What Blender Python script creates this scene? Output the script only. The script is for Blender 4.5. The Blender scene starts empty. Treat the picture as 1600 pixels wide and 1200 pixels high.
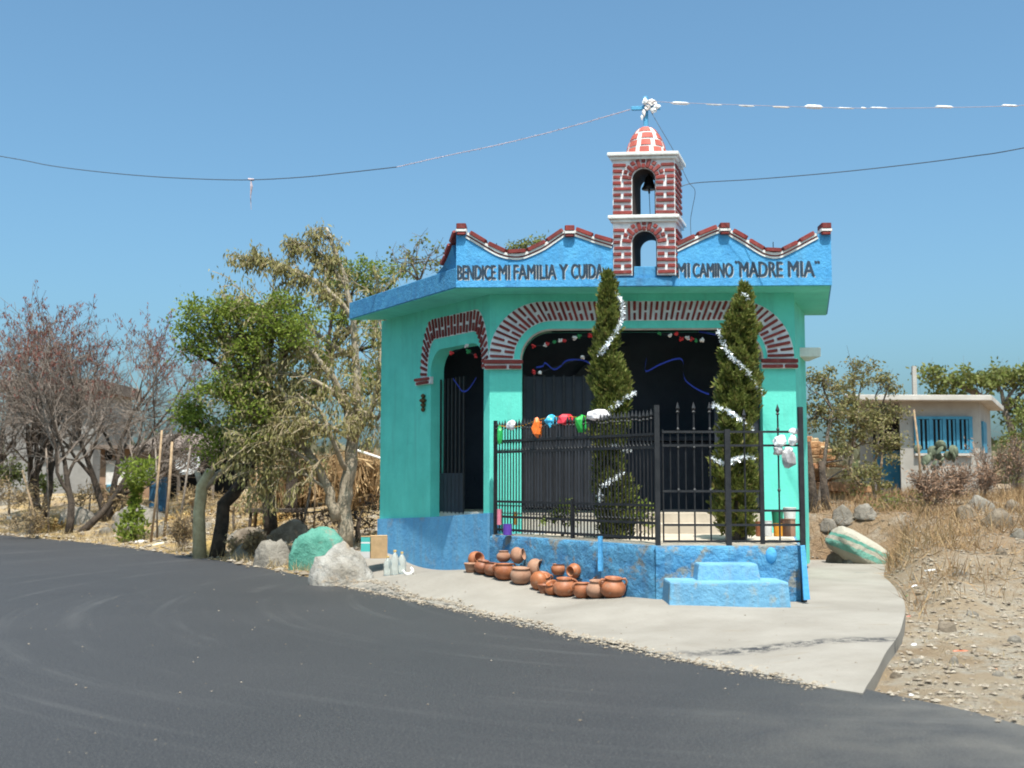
import bpy, bmesh, math, random
import numpy as np
from mathutils import Vector, Matrix, noise as mnoise

R = math.radians
random.seed(7)
RNG = np.random.default_rng(11)
scene = bpy.context.scene
COL = scene.collection

# ---------------------------------------------------------------- camera, sky, sun, exposure
FPX = 1778.0                      # focal length in photo pixels (1600 wide)
EYE = Vector((0.0, 0.0, 1.3))
PITCH = math.atan(150.0 / FPX)
cam_data = bpy.data.cameras.new("camera")
cam_data.sensor_width = 36.0
cam_data.lens = 36.0 * FPX / 1600.0
cam_data.clip_start = 0.05
cam_data.clip_end = 3000.0
cam_data.dof.use_dof = True
cam_data.dof.focus_distance = 12.2
cam_data.dof.aperture_fstop = 2.6
cam = bpy.data.objects.new("camera", cam_data)
cam.location = EYE
cam.rotation_euler = (R(90) + PITCH, 0, 0)
COL.objects.link(cam)
scene.camera = cam

SUN_EL, SUN_AZ = R(67.0), R(10.0)           # azimuth measured from behind the camera towards the right
S_DIR = Vector((math.sin(SUN_AZ) * math.cos(SUN_EL), -math.cos(SUN_AZ) * math.cos(SUN_EL), math.sin(SUN_EL)))
world = bpy.data.worlds.new("World")
scene.world = world
world.use_nodes = True
wn = world.node_tree
sky = wn.nodes.new("ShaderNodeTexSky")
sky.sky_type = 'NISHITA'
sky.sun_disc = False
sky.sun_elevation = SUN_EL
sky.sun_rotation = math.atan2(S_DIR.x, S_DIR.y)
sky.altitude = 0.0
sky.air_density = 0.8
sky.dust_density = 4.0
sky.ozone_density = 0.5
tint = wn.nodes.new("ShaderNodeMix"); tint.data_type = 'RGBA'; tint.blend_type = 'MULTIPLY'     # the camera's rendering of a clear sky: less red
tint.inputs[0].default_value = 1.0; tint.inputs[7].default_value = (0.66, 0.98, 1.03, 1)
wn.links.new(sky.outputs[0], tint.inputs[6])
wn.links.new(tint.outputs[2], wn.nodes["Background"].inputs[0])
wn.nodes["Background"].inputs[1].default_value = 0.142
sun_data = bpy.data.lights.new("sun", 'SUN')
sun_data.energy = 5.0
sun_data.angle = R(0.53)
sun_data.color = (1.0, 0.955, 0.88)
sun = bpy.data.objects.new("sun", sun_data)
sun.rotation_euler = S_DIR.to_track_quat('Z', 'Y').to_euler()
COL.objects.link(sun)
scene.view_settings.view_transform = 'Standard'
scene.view_settings.look = 'None'
scene.view_settings.gamma = 1.0
scene.view_settings.use_curve_mapping = False
scene.view_settings.exposure = 0.60
scene.cycles.filter_width = 1.9

# ---------------------------------------------------------------- helpers
def ray(px, py):
    u = (px - 800.0) / FPX
    v = (600.0 - py) / FPX
    return Vector((u, math.cos(PITCH) - v * math.sin(PITCH), math.sin(PITCH) + v * math.cos(PITCH)))
def at(px, py, Y):                                  # the point seen there that stands Y metres ahead
    d = ray(px, py)
    return EYE + d * (Y / d.y)
def on_z(px, py, z):
    d = ray(px, py)
    return EYE + d * ((z - EYE.z) / d.z)
def on_plane(px, py, p0, n):
    d = ray(px, py)
    return EYE + d * ((p0 - EYE).dot(n) / d.dot(n))

def lin(r, g, b):
    f = lambda c: (c / 255 / 12.92) if c / 255 <= 0.04045 else ((c / 255 + 0.055) / 1.055) ** 2.4
    return (f(r), f(g), f(b))

ORG = {}
def tag(o, label=None, cat=None, group=None, kind=None):
    if label: o["label"] = label
    if cat: o["category"] = cat
    if group: o["group"] = group
    if kind: o["kind"] = kind
    return o
def empty(name, loc, label, cat, group=None):
    o = bpy.data.objects.new(name, None)
    o.location = loc
    o.empty_display_size = 0.1
    COL.objects.link(o)
    ORG[o.name] = Vector(loc)
    return tag(o, label, cat, group)
def org_of(o):
    return ORG[o.name] if o is not None else Vector((0, 0, 0))
def link_mesh(name, me, parent=None, origin=None):
    o = bpy.data.objects.new(name, me)
    COL.objects.link(o)
    if parent is not None:
        o.parent = parent
        ORG[o.name] = org_of(parent)
    else:
        o.location = origin if origin is not None else (0, 0, 0)
        ORG[o.name] = Vector(o.location)
    return o

class MB:
    """collects shapes in world coordinates, becomes ONE mesh object"""
    def __init__(s):
        s.v = []; s.f = []
        s.nv = []; s.nf = []; s.cnt = 0       # numpy chunks are appended after the lists
    def poly(s, pts):
        b = len(s.v); s.v += [tuple(p) for p in pts]; s.f.append(tuple(range(b, b + len(pts))))
    def mesh(s, vs, fs):
        b = len(s.v); s.v += [tuple(p) for p in vs]; s.f += [tuple(i + b for i in f) for f in fs]
    def box(s, c, ax, dims):
        c = Vector(c); x, y, z = [Vector(a) * (d / 2) for a, d in zip(ax, dims)]
        vs = [c + x * i + y * j + z * k for i in (-1, 1) for j in (-1, 1) for k in (-1, 1)]
        s.mesh(vs, [(0, 1, 3, 2), (4, 6, 7, 5), (0, 4, 5, 1), (2, 3, 7, 6), (0, 2, 6, 4), (1, 5, 7, 3)])
    def abox(s, x0, x1, y0, y1, z0, z1):
        s.box(((x0 + x1) / 2, (y0 + y1) / 2, (z0 + z1) / 2), ((1, 0, 0), (0, 1, 0), (0, 0, 1)), (x1 - x0, y1 - y0, z1 - z0))
    def prism(s, pts, ext):
        """polygon in 3D pushed along ext"""
        n = len(pts); e = Vector(ext); a = [Vector(p) for p in pts]; b = [p + e for p in a]
        base = len(s.v); s.v += [tuple(p) for p in a + b]
        s.f.append(tuple(base + i for i in range(n))); s.f.append(tuple(base + n + i for i in reversed(range(n))))
        for i in range(n):
            j = (i + 1) % n
            s.f.append((base + j, base + i, base + n + i, base + n + j))
    def tube(s, pts, radii, n=6, cap=True):
        pts = [Vector(p) for p in pts]
        if not hasattr(radii, '__len__'): radii = [radii] * len(pts)
        base = len(s.v); m = len(pts)
        ref = None
        for i, p in enumerate(pts):
            t = (pts[min(i + 1, m - 1)] - pts[max(i - 1, 0)])
            t = t.normalized() if t.length > 1e-9 else Vector((0, 0, 1))
            if ref is None:
                ref = t.orthogonal().normalized()
            a = ref - t * ref.dot(t)
            a = a.normalized() if a.length > 1e-6 else t.orthogonal().normalized()
            ref = a; b = t.cross(a)
            for k in range(n):
                an = 2 * math.pi * k / n
                q = p + (a * math.cos(an) + b * math.sin(an)) * radii[i]
                s.v.append((q.x, q.y, q.z))
        for i in range(m - 1):
            for k in range(n):
                k2 = (k + 1) % n
                s.f.append((base + i * n + k, base + i * n + k2, base + (i + 1) * n + k2, base + (i + 1) * n + k))
        if cap:
            s.f.append(tuple(base + k for k in reversed(range(n))))
            s.f.append(tuple(base + (m - 1) * n + k for k in range(n)))
    def lathe(s, prof, o, n=16, axis=None, mat3=None):
        """prof = [(r,z)...] turned about z, then mat3, then moved to o"""
        o = Vector(o); base = len(s.v); m = len(prof)
        for r, z in prof:
            for k in range(n):
                an = 2 * math.pi * k / n
                p = Vector((r * math.cos(an), r * math.sin(an), z))
                if mat3 is not None: p = mat3 @ p
                s.v.append(tuple(p + o))
        for i in range(m - 1):
            for k in range(n):
                k2 = (k + 1) % n
                s.f.append((base + i * n + k, base + i * n + k2, base + (i + 1) * n + k2, base + (i + 1) * n + k))
        s.f.append(tuple(base + k for k in reversed(range(n))))
        s.f.append(tuple(base + (m - 1) * n + k for k in range(n)))
    def quads(s, P):
        """P: numpy array (N,4,3)"""
        s.nv.append(np.asarray(P, dtype=np.float32).reshape(-1, 3)); s.nf.append(4)
    def tris(s, P):
        s.nv.append(np.asarray(P, dtype=np.float32).reshape(-1, 3)); s.nf.append(3)
    def build(s, name, mat, parent=None, origin=None, smooth=False, bevel=0.0):
        if parent is not None: o0 = org_of(parent)
        elif origin is not None: o0 = Vector(origin)
        else: o0 = Vector((0, 0, 0))
        me = bpy.data.meshes.new(name)
        if s.nv:
            sizes = []; loops = []; allv = []
            base = 0
            if s.v:
                allv.append(np.array(s.v, dtype=np.float32)); base = len(s.v)
                sizes += [len(f) for f in s.f]; loops.append(np.array([i for f in s.f for i in f], dtype=np.int32))
            sizes = [np.array(sizes, dtype=np.int32)] if sizes else []
            for a, k in zip(s.nv, s.nf):
                allv.append(a); n = len(a)
                loops.append(np.arange(base, base + n, dtype=np.int32)); sizes.append(np.full(n // k, k, dtype=np.int32)); base += n
            V = np.concatenate(allv) - np.array(o0, dtype=np.float32); L = np.concatenate(loops); S = np.concatenate(sizes)
            me.vertices.add(len(V)); me.vertices.foreach_set("co", V.ravel())
            me.loops.add(len(L)); me.loops.foreach_set("vertex_index", L)
            me.polygons.add(len(S))
            st = np.zeros(len(S), dtype=np.int32); st[1:] = np.cumsum(S)[:-1]
            me.polygons.foreach_set("loop_start", st)
            me.update(calc_edges=True)
        else:
            me.from_pydata([(p[0] - o0.x, p[1] - o0.y, p[2] - o0.z) for p in s.v], [], s.f)
            me.update()
        if bevel > 0:
            bm = bmesh.new(); bm.from_mesh(me)
            bmesh.ops.remove_doubles(bm, verts=bm.verts, dist=1e-5)
            bmesh.ops.recalc_face_normals(bm, faces=bm.faces)
            ed = [e for e in bm.edges if len(e.link_faces) == 2 and e.calc_face_angle(0) > 0.6]
            bmesh.ops.bevel(bm, geom=ed, offset=bevel, segments=2, affect='EDGES', profile=0.6)
            bm.to_mesh(me); bm.free()
        elif s.v and not s.nv:
            bm = bmesh.new(); bm.from_mesh(me); bmesh.ops.recalc_face_normals(bm, faces=bm.faces); bm.to_mesh(me); bm.free()
        if smooth:
            me.polygons.foreach_set("use_smooth", np.ones(len(me.polygons), dtype=bool))
        if mat: me.materials.append(mat)
        return link_mesh(name, me, parent, origin)

# one small bevelled box shared by all alike pieces
_unit = {}
def unit_box(mat, bev=0.09):
    key = mat.name
    if key in _unit: return _unit[key]
    bm = bmesh.new(); bmesh.ops.create_cube(bm, size=1.0)
    bmesh.ops.bevel(bm, geom=bm.edges[:], offset=bev, segments=1, affect='EDGES')
    me = bpy.data.meshes.new("piece"); bm.to_mesh(me); bm.free(); me.materials.append(mat)
    _unit[key] = me
    return me
def piece(name, mat, parent, c, ax, dims, me=None):
    o = bpy.data.objects.new(name, me or unit_box(mat))
    COL.objects.link(o)
    o.parent = parent
    x, y, z = [Vector(a).normalized() for a in ax]
    if name in ('brick', 'arch_brick', 'coping_brick'):       # laid by hand: none quite true
        jr = _jr.uniform; x = (x + y * jr(-.02, .02) + z * jr(-.02, .02)).normalized(); y = (y - x * x.dot(y)).normalized(); z = x.cross(y) if x.cross(y).dot(z) > 0 else -x.cross(y)
        dims = tuple(d_ * jr(0.93, 1.05) for d_ in dims)
    if x.cross(y).dot(z) < 0: z = -z
    M = Matrix((x, y, z)).transposed().to_4x4()
    M = Matrix.Translation(Vector(c) - org_of(parent)) @ M @ Matrix.Diagonal((dims[0], dims[1], dims[2], 1))
    o.matrix_local = M
    ORG[o.name] = org_of(parent)
    return o

# ---------------------------------------------------------------- materials
def newmat(name):
    m = bpy.data.materials.new(name); m.use_nodes = True
    nt = m.node_tree
    return m, nt, nt.nodes["Principled BSDF"]
def N(nt, typ, **kw):
    n = nt.nodes.new(typ)
    for k, v in kw.items():
        if k in n.inputs.keys(): n.inputs[k].default_value = v
        else: setattr(n, k, v)
    return n
def ramp(nt, fac, stops):
    r = nt.nodes.new("ShaderNodeValToRGB")
    while len(r.color_ramp.elements) < len(stops): r.color_ramp.elements.new(0.5)
    for e, (p, c) in zip(r.color_ramp.elements, stops):
        e.position = p; e.color = (c[0], c[1], c[2], 1) if hasattr(c, '__len__') else (c, c, c, 1)
    nt.links.new(fac, r.inputs[0])
    return r.outputs[0]
def coords(nt, world_space=False, scale=None):
    if world_space:
        g = nt.nodes.new("ShaderNodeNewGeometry"); out = g.outputs["Position"]
    else:
        t = nt.nodes.new("ShaderNodeTexCoord"); out = t.outputs["Object"]
    if scale:
        mp = nt.nodes.new("ShaderNodeMapping"); mp.inputs["Scale"].default_value = scale
        nt.links.new(out, mp.inputs[0]); out = mp.outputs[0]
    return out
def nz(nt, co, scale, detail=6, rough=0.6, dist=0.0):
    n = nt.nodes.new("ShaderNodeTexNoise")
    n.inputs["Scale"].default_value = scale; n.inputs["Detail"].default_value = detail
    n.inputs["Roughness"].default_value = rough; n.inputs["Distortion"].default_value = dist
    nt.links.new(co, n.inputs["Vector"])
    return n.outputs["Fac"]
def mix(nt, fac, a, b):
    m = nt.nodes.new("ShaderNodeMix"); m.data_type = 'RGBA'
    if hasattr(fac, 'is_linked') or hasattr(fac, 'node'): nt.links.new(fac, m.inputs[0])
    else: m.inputs[0].default_value = fac
    for i, c in ((6, a), (7, b)):
        if hasattr(c, 'node'): nt.links.new(c, m.inputs[i])
        else: m.inputs[i].default_value = (c[0], c[1], c[2], 1)
    return m.outputs[2]
def bump(nt, h, strength, dist, prev=None):
    b = nt.nodes.new("ShaderNodeBump"); b.inputs["Strength"].default_value = strength; b.inputs["Distance"].default_value = dist
    nt.links.new(h, b.inputs["Height"])
    if prev is not None: nt.links.new(prev, b.inputs["Normal"])
    return b.outputs[0]
def rough_mat(name, c1, c2, scale=4, rough=0.8, bs=30, bstr=0.4, bdist=0.01, lo=0.35, hi=0.65, c3=None, c3scale=2.0, c3lo=0.58, c3hi=0.64, spec=0.3, metal=0.0, ws=True):
    """weathered surface: two tones by noise, an optional third where it flakes, fine relief"""
    m, nt, p = newmat(name)
    co = coords(nt, ws)
    col = ramp(nt, nz(nt, co, scale), [(lo, c1), (hi, c2)])
    if c3 is not None:
        f = ramp(nt, nz(nt, co, c3scale, 9, 0.68, 0.3), [(c3lo, (0, 0, 0)), (c3hi, (1, 1, 1))])
        col = mix(nt, f, col, c3)
    nt.links.new(col, p.inputs["Base Color"])
    p.inputs["Roughness"].default_value = rough
    p.inputs["Specular IOR Level"].default_value = spec
    p.inputs["Metallic"].default_value = metal
    if bstr > 0:
        nt.links.new(bump(nt, nz(nt, co, bs, 8, 0.65), bstr, bdist), p.inputs["Normal"])
    return m
def weather(m, dark, streak=0.35, spots=0.25):
    """rain streaks and grime patches over a painted wall"""
    nt = m.node_tree; p = nt.nodes["Principled BSDF"]
    src = p.inputs["Base Color"].links[0].from_socket
    co = coords(nt, True, (9, 9, 0.7))
    f = ramp(nt, nz(nt, co, 1.3, 6, 0.65, 0.2), [(0.52, (0, 0, 0)), (0.75, (streak, streak, streak))])
    c = mix(nt, f, src, dark)
    f2 = ramp(nt, nz(nt, coords(nt, True), 7.0, 9, 0.75, 0.4), [(0.58, (0, 0, 0)), (0.72, (spots, spots, spots))])
    c = mix(nt, f2, c, dark)
    nt.links.new(c, p.inputs["Base Color"])
def leaf_mat(name, cols, rough=0.6, transl=0.3):
    m, nt, p = newmat(name)
    g = nt.nodes.new("ShaderNodeNewGeometry")
    stops = [(i / max(1, len(cols) - 1), c) for i, c in enumerate(cols)]
    col = ramp(nt, g.outputs["Random Per Island"], stops)
    nt.links.new(col, p.inputs["Base Color"])
    p.inputs["Roughness"].default_value = rough
    p.inputs["Specular IOR Level"].default_value = 0.25
    t = nt.nodes.new("ShaderNodeBsdfTranslucent"); nt.links.new(col, t.inputs[0])
    ms = nt.nodes.new("ShaderNodeMixShader"); ms.inputs[0].default_value = transl
    nt.links.new(p.outputs[0], ms.inputs[1]); nt.links.new(t.outputs[0], ms.inputs[2])
    nt.links.new(ms.outputs[0], nt.nodes["Material Output"].inputs[0])
    return m
def plain(name, c, rough=0.5, spec=0.4, metal=0.0, var=0.12, scale=12):
    c2 = tuple(min(1, x * (1 + var)) for x in c); c1 = tuple(x * (1 - var) for x in c)
    return rough_mat(name, c1, c2, scale=scale, rough=rough, bstr=0.15, bs=60, bdist=0.004, spec=spec, metal=metal)

M = {}
M['teal'] = rough_mat('teal_wall_paint', (0.105, 0.55, 0.445), (0.135, 0.65, 0.53), scale=2.2, rough=0.75, bs=26, bstr=0.35, bdist=0.012, c3=(0.085, 0.46, 0.37), c3scale=1.1, c3lo=0.60, c3hi=0.75)
M['blue'] = rough_mat('sky_blue_paint', (0.055, 0.27, 0.53), (0.085, 0.345, 0.61), scale=5, rough=0.7, bs=22, bstr=0.6, bdist=0.02, c3=(0.05, 0.20, 0.42), c3scale=3.0, c3lo=0.58, c3hi=0.72)
M['fascia'] = rough_mat('blue_fascia_paint', (0.05, 0.21, 0.41), (0.075, 0.29, 0.50), scale=7, rough=0.75, bs=25, bstr=0.6, bdist=0.02, c3=(0.04, 0.15, 0.31), c3scale=4.0, c3lo=0.56, c3hi=0.7)
M['old_blue'] = rough_mat('flaking_blue_paint', (0.05, 0.185, 0.36), (0.10, 0.31, 0.49), scale=4.5, rough=0.8, bs=9, bstr=1.0, bdist=0.06, c3=(0.22, 0.225, 0.21), c3scale=3.4, c3lo=0.53, c3hi=0.60)
M['step_blue'] = rough_mat('worn_step_paint', (0.11, 0.27, 0.42), (0.15, 0.34, 0.49), scale=4, rough=0.8, bs=16, bstr=0.7, bdist=0.03, c3=(0.24, 0.29, 0.29), c3scale=4.4, c3lo=0.57, c3hi=0.66)
M['plinth'] = rough_mat('blue_plinth_paint', (0.085, 0.27, 0.48), (0.13, 0.36, 0.57), scale=3, rough=0.8, bs=18, bstr=0.6, bdist=0.02, c3=(0.19, 0.27, 0.34), c3scale=2.3, c3lo=0.58, c3hi=0.68)
M['red'] = rough_mat('brick_red_paint', (0.15, 0.022, 0.019), (0.24, 0.036, 0.030), scale=6, rough=0.65, bs=40, bstr=0.4, bdist=0.008)
M['domered'] = rough_mat('faded_red_paint', (0.36, 0.075, 0.055), (0.46, 0.11, 0.085), scale=6, rough=0.7, bs=40, bstr=0.3, bdist=0.008)
M['white'] = rough_mat('white_paint', (0.60, 0.58, 0.55), (0.74, 0.72, 0.69), scale=8, rough=0.7, bs=40, bstr=0.4, bdist=0.008)
M['mortar'] = rough_mat('white_mortar_paint', (0.62, 0.61, 0.62), (0.78, 0.76, 0.76), scale=9, rough=0.8, bs=50, bstr=0.4, bdist=0.008)
M['tan_edge'] = rough_mat('tan_arch_edge', (0.38, 0.29, 0.22), (0.5, 0.40, 0.31), scale=8, rough=0.85)
M['letter'] = rough_mat('charcoal_letter_paint', (0.012, 0.028, 0.05), (0.03, 0.055, 0.085), scale=20, rough=0.6, bstr=0.1)
M['iron'] = rough_mat('black_iron_paint', (0.010, 0.010, 0.012), (0.022, 0.021, 0.023), scale=14, rough=0.5, bs=60, bstr=0.2, bdist=0.004, spec=0.4)
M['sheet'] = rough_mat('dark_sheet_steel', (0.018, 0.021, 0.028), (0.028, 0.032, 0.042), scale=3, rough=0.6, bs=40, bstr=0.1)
M['inner_shade'] = rough_mat('painted_inner_shade', (0.018, 0.022, 0.035), (0.03, 0.035, 0.05), scale=2, rough=0.8)  # near-black navy: the interior's shade is put into this colour
M['concrete'] = None
M['beige'] = rough_mat('beige_cement', (0.40, 0.34, 0.27), (0.5, 0.43, 0.35), scale=4, rough=0.9, bs=30)
M['bark_grey'] = rough_mat('grey_bark', (0.11, 0.085, 0.065), (0.22, 0.18, 0.145), scale=9, rough=0.9, bs=30, bstr=0.8, bdist=0.03)
M['bark_dark'] = rough_mat('dark_bark', (0.035, 0.026, 0.02), (0.09, 0.065, 0.048), scale=8, rough=0.9, bs=24, bstr=0.9, bdist=0.04)
M['bark_pale'] = rough_mat('pale_bark', (0.26, 0.21, 0.15), (0.42, 0.35, 0.26), scale=7, rough=0.9, bs=24, bstr=0.7, bdist=0.03)
M['wood'] = rough_mat('weathered_pole_wood', (0.24, 0.16, 0.10), (0.40, 0.28, 0.17), scale=10, rough=0.9, bs=40, bstr=0.5)
M['wood_grey'] = rough_mat('grey_stick_wood', (0.14, 0.11, 0.09), (0.26, 0.21, 0.17), scale=10, rough=0.9, bs=40, bstr=0.5)
M['twig'] = rough_mat('twig_bark', (0.13, 0.10, 0.08), (0.23, 0.185, 0.155), scale=4, rough=0.9, bstr=0)
M['rock'] = rough_mat('grey_fieldstone', (0.15, 0.13, 0.105), (0.26, 0.23, 0.195), scale=5, rough=0.9, bs=16, bstr=0.8, bdist=0.05, c3=(0.14, 0.12, 0.10), c3scale=6, c3lo=0.56, c3hi=0.68)
M['rock_brown'] = rough_mat('brown_fieldstone', (0.12, 0.092, 0.066), (0.22, 0.175, 0.13), scale=5, rough=0.9, bs=16, bstr=0.8, bdist=0.05)
M['rock_yellow'] = rough_mat('ochre_stone', (0.30, 0.19, 0.06), (0.40, 0.28, 0.11), scale=5, rough=0.9, bs=16, bstr=0.7, bdist=0.04)
M['rock_white'] = rough_mat('limewashed_stone', (0.21, 0.18, 0.145), (0.37, 0.345, 0.315), scale=4, rough=0.9, bs=12, bstr=0.9, bdist=0.06, c3=(0.34, 0.24, 0.15), c3scale=3.0, c3lo=0.56, c3hi=0.68)
M['rock_green'] = rough_mat('green_painted_stone', (0.065, 0.22, 0.165), (0.12, 0.31, 0.24), scale=4, rough=0.85, bs=14, bstr=0.8, bdist=0.05, c3=(0.22, 0.22, 0.17), c3scale=3.2, c3lo=0.60, c3hi=0.70)

weather(M['teal'], (0.10, 0.30, 0.25), 0.30, 0.22)
weather(M['blue'], (0.07, 0.16, 0.25), 0.35, 0.30)
weather(M['fascia'], (0.06, 0.12, 0.19), 0.45, 0.35)
weather(M['plinth'], (0.17, 0.20, 0.21), 0.40, 0.40)
weather(M['old_blue'], (0.10, 0.13, 0.16), 0.45, 0.50)
weather(M['step_blue'], (0.26, 0.25, 0.21), 0.35, 0.50)
weather(M['white'], (0.36, 0.33, 0.29), 0.40, 0.30)
weather(M['mortar'], (0.36, 0.34, 0.33), 0.35, 0.30)

def vary(m, lo=0.72, hi=1.25):
    """each brick its own shade"""
    nt = m.node_tree; p = nt.nodes["Principled BSDF"]; src = p.inputs["Base Color"].links[0].from_socket
    oi = nt.nodes.new("ShaderNodeObjectInfo"); mr = nt.nodes.new("ShaderNodeMapRange"); nt.links.new(oi.outputs["Random"], mr.inputs[0])
    mr.inputs[3].default_value = lo; mr.inputs[4].default_value = hi
    vm = nt.nodes.new("ShaderNodeVectorMath"); vm.operation = 'SCALE'; nt.links.new(src, vm.inputs[0]); nt.links.new(mr.outputs[0], vm.inputs["Scale"])
    nt.links.new(vm.outputs[0], p.inputs["Base Color"])
vary(M['red']); vary(M['domered'], 0.8, 1.2)
weather(M['red'], (0.30, 0.22, 0.20), 0.30, 0.45)
def curve_pts(pts, n=5):
    """Catmull-Rom through 3D points"""
    P = [Vector(q) for q in pts]; out = []
    for i in range(len(P) - 1):
        p0 = P[max(i - 1, 0)]; p1 = P[i]; p2 = P[i + 1]; p3 = P[min(i + 2, len(P) - 1)]
        for k in range(n):
            t = k / n
            out.append(0.5 * ((2 * p1) + (p2 - p0) * t + (2 * p0 - 5 * p1 + 4 * p2 - p3) * t * t + (3 * p1 - p0 - 3 * p2 + p3) * t ** 3))
    return out + [P[-1]]
_jr = random.Random(77)

# ---------------------------------------------------------------- terrain, road, apron
EDGE = [Vector((-90, 92, 0)), Vector((-45, 57, 0)), Vector((-22, 37.6, 0))]
for px, py in ((0, 836), (150, 849), (300, 869), (400, 885), (490, 903), (580, 921), (700, 945), (850, 977), (1000, 1011), (1200, 1048), (1345, 1075), (1480, 1103), (1600, 1132)):
    EDGE.append(on_z(px, py, 0.0))
EDGE += [Vector((3.7, 5.0, 0)), Vector((5.2, 3.7, 0)), Vector((8, 2.2, 0)), Vector((14, 1, 0)), Vector((40, -1, 0))]
_E = np.array([(e.x, e.y) for e in EDGE])
def edge_dist(x, y):
    """signed distance to the road edge, positive on the chapel's side"""
    x = np.asarray(x, dtype=float); y = np.asarray(y, dtype=float)
    best = np.full(x.shape, 1e9); sg = np.ones(x.shape)
    for a, b in zip(_E[:-1], _E[1:]):
        d = b - a; L2 = d @ d
        t = np.clip(((x - a[0]) * d[0] + (y - a[1]) * d[1]) / L2, 0, 1)
        qx = a[0] + t * d[0]; qy = a[1] + t * d[1]
        dd = np.hypot(x - qx, y - qy)
        cr = d[0] * (y - a[1]) - d[1] * (x - a[0])
        m = dd < best - 1e-9
        best = np.where(m, dd, best); sg = np.where(m, np.where(cr >= 0, 1.0, -1.0), sg)
    return best * sg
def sstep(t):
    t = np.clip(t, 0, 1); return t * t * (3 - 2 * t)

# apron: a sloping concrete sheet between the road edge and the chapel
AP = np.array([(2.2, 7.15, .02), (-2.3, 14.8, .04), (-1.0, 12.6, .03), (0.6, 9.8, .022), (1.5, 8.35, .02), (-0.2, 11.1, .025), (-.45, 13.2, .27), (-2.0, 16.0, .30), (1.4, 11.0, .15), (2.85, 11.1, .12), (3.57, 10.5, .13), (5.35, 16.4, .15), (2.75, 8.5, .09)])
def apron_z(x, y):
    x = np.asarray(x, dtype=float); y = np.asarray(y, dtype=float)
    num = 0; den = 0
    for a in AP:
        w = 1.0 / ((x - a[0]) ** 2 + (y - a[1]) ** 2 + 0.08) ** 1.5
        num = num + w * a[2]; den = den + w
    return num / den
def along(pts, t):
    pts = [np.array(p, dtype=float) for p in pts]
    L = [0]
    for a, b in zip(pts[:-1], pts[1:]): L.append(L[-1] + np.linalg.norm(b - a))
    s = t * L[-1]
    for i in range(len(pts) - 1):
        if s <= L[i + 1] or i == len(pts) - 2:
            k = (s - L[i]) / (L[i + 1] - L[i]); return pts[i] + (pts[i + 1] - pts[i]) * k
AFRONT = [(-2.62, 15.15)] + [tuple(on_z(px, py, 0.05).xy) for px, py in ((580, 917), (700, 941), (850, 973), (1000, 1008), (1200, 1045), (1345, 1073))]
ABACK = [(-2.45, 16.6), (0, 17.0), (3, 16.9), (5.35, 16.4)]
def apron_pt(t, w):
    a = along(AFRONT, t); b = along(ABACK, t)
    p = a + (b - a) * w
    bul = 0.26 * math.sin(min(1, w / 0.75) * math.pi) * max(0, (t - 0.8) / 0.2)
    return p[0] + bul, p[1] - bul * 0.1
APOLY = np.array([apron_pt(t, 0) for t in np.linspace(0, 1, 40)] + [apron_pt(1, w) for w in np.linspace(0.03, 1, 20)] + [apron_pt(t, 1) for t in np.linspace(0.97, 0, 20)])
def apron_dist(x, y):
    """negative inside the apron"""
    x = np.asarray(x, dtype=float); y = np.asarray(y, dtype=float)
    ins = np.zeros(x.shape, dtype=bool); best = np.full(x.shape, 1e9)
    n = len(APOLY)
    for i in range(n):
        a = APOLY[i]; b = APOLY[(i + 1) % n]; d = b - a; L2 = d @ d + 1e-12
        t = np.clip(((x - a[0]) * d[0] + (y - a[1]) * d[1]) / L2, 0, 1)
        best = np.minimum(best, np.hypot(x - a[0] - t * d[0], y - a[1] - t * d[1]))
        c = ((a[1] > y) != (b[1] > y)) & (x < (b[0] - a[0]) * (y - a[1]) / (b[1] - a[1] + 1e-12) + a[0])
        ins ^= c
    return np.where(ins, -best, best)

def fbm(x, y, s, o=0.0, oct=4):
    out = np.zeros(np.shape(x)); a = 1.0; f = 1.0 / s
    xf = np.ravel(x); yf = np.ravel(y); res = np.zeros(len(xf))
    for _ in range(oct):
        res += a * np.array([mnoise.noise(Vector((xx * f + o, yy * f - o, o * 1.7))) for xx, yy in zip(xf, yf)])
        a *= 0.5; f *= 2.1
    return res.reshape(np.shape(x))
def ground_z(x, y, detail=True):
    x = np.atleast_1d(np.asarray(x, dtype=float)); y = np.atleast_1d(np.asarray(y, dtype=float))
    s = edge_dist(x, y)
    left = 0.78 * sstep((s - 0.15) / 5.2)
    right = -0.04 + 0.95 * sstep((y - 8.6) / 11.0) + 0.0 * s
    k = sstep((x - 0.5) / 3.0)
    z = left * (1 - k) + right * k
    z = np.where(s < 0.05, -0.06, z * sstep(s / 0.6) + (-0.015) * (1 - sstep(s / 0.6)))
    far = np.clip((np.hypot(x, y) - 40) / 200, 0, 1)
    z = z + far * 3.0
    if detail:
        nn = fbm(x, y, 1.7, 3.1, 4) * 0.085 + fbm(x, y, 0.42, 9.0, 3) * 0.045
        z = z + nn * sstep((s - 0.05) / 0.7)
    ad = apron_dist(x, y)
    az = apron_z(x, y) - 0.10
    w = sstep((0.45 - ad) / 0.45)
    near = (x < 4.2) & (y < 12.0)
    z = np.where(ad < 0, np.minimum(z, az), np.where(near, z * (1 - w) + np.minimum(z, az) * w, np.minimum(z, (az + 0.12) * w + z * (1 - w))))
    return z
def gz(x, y):
    return float(ground_z(x, y)[0])

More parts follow.
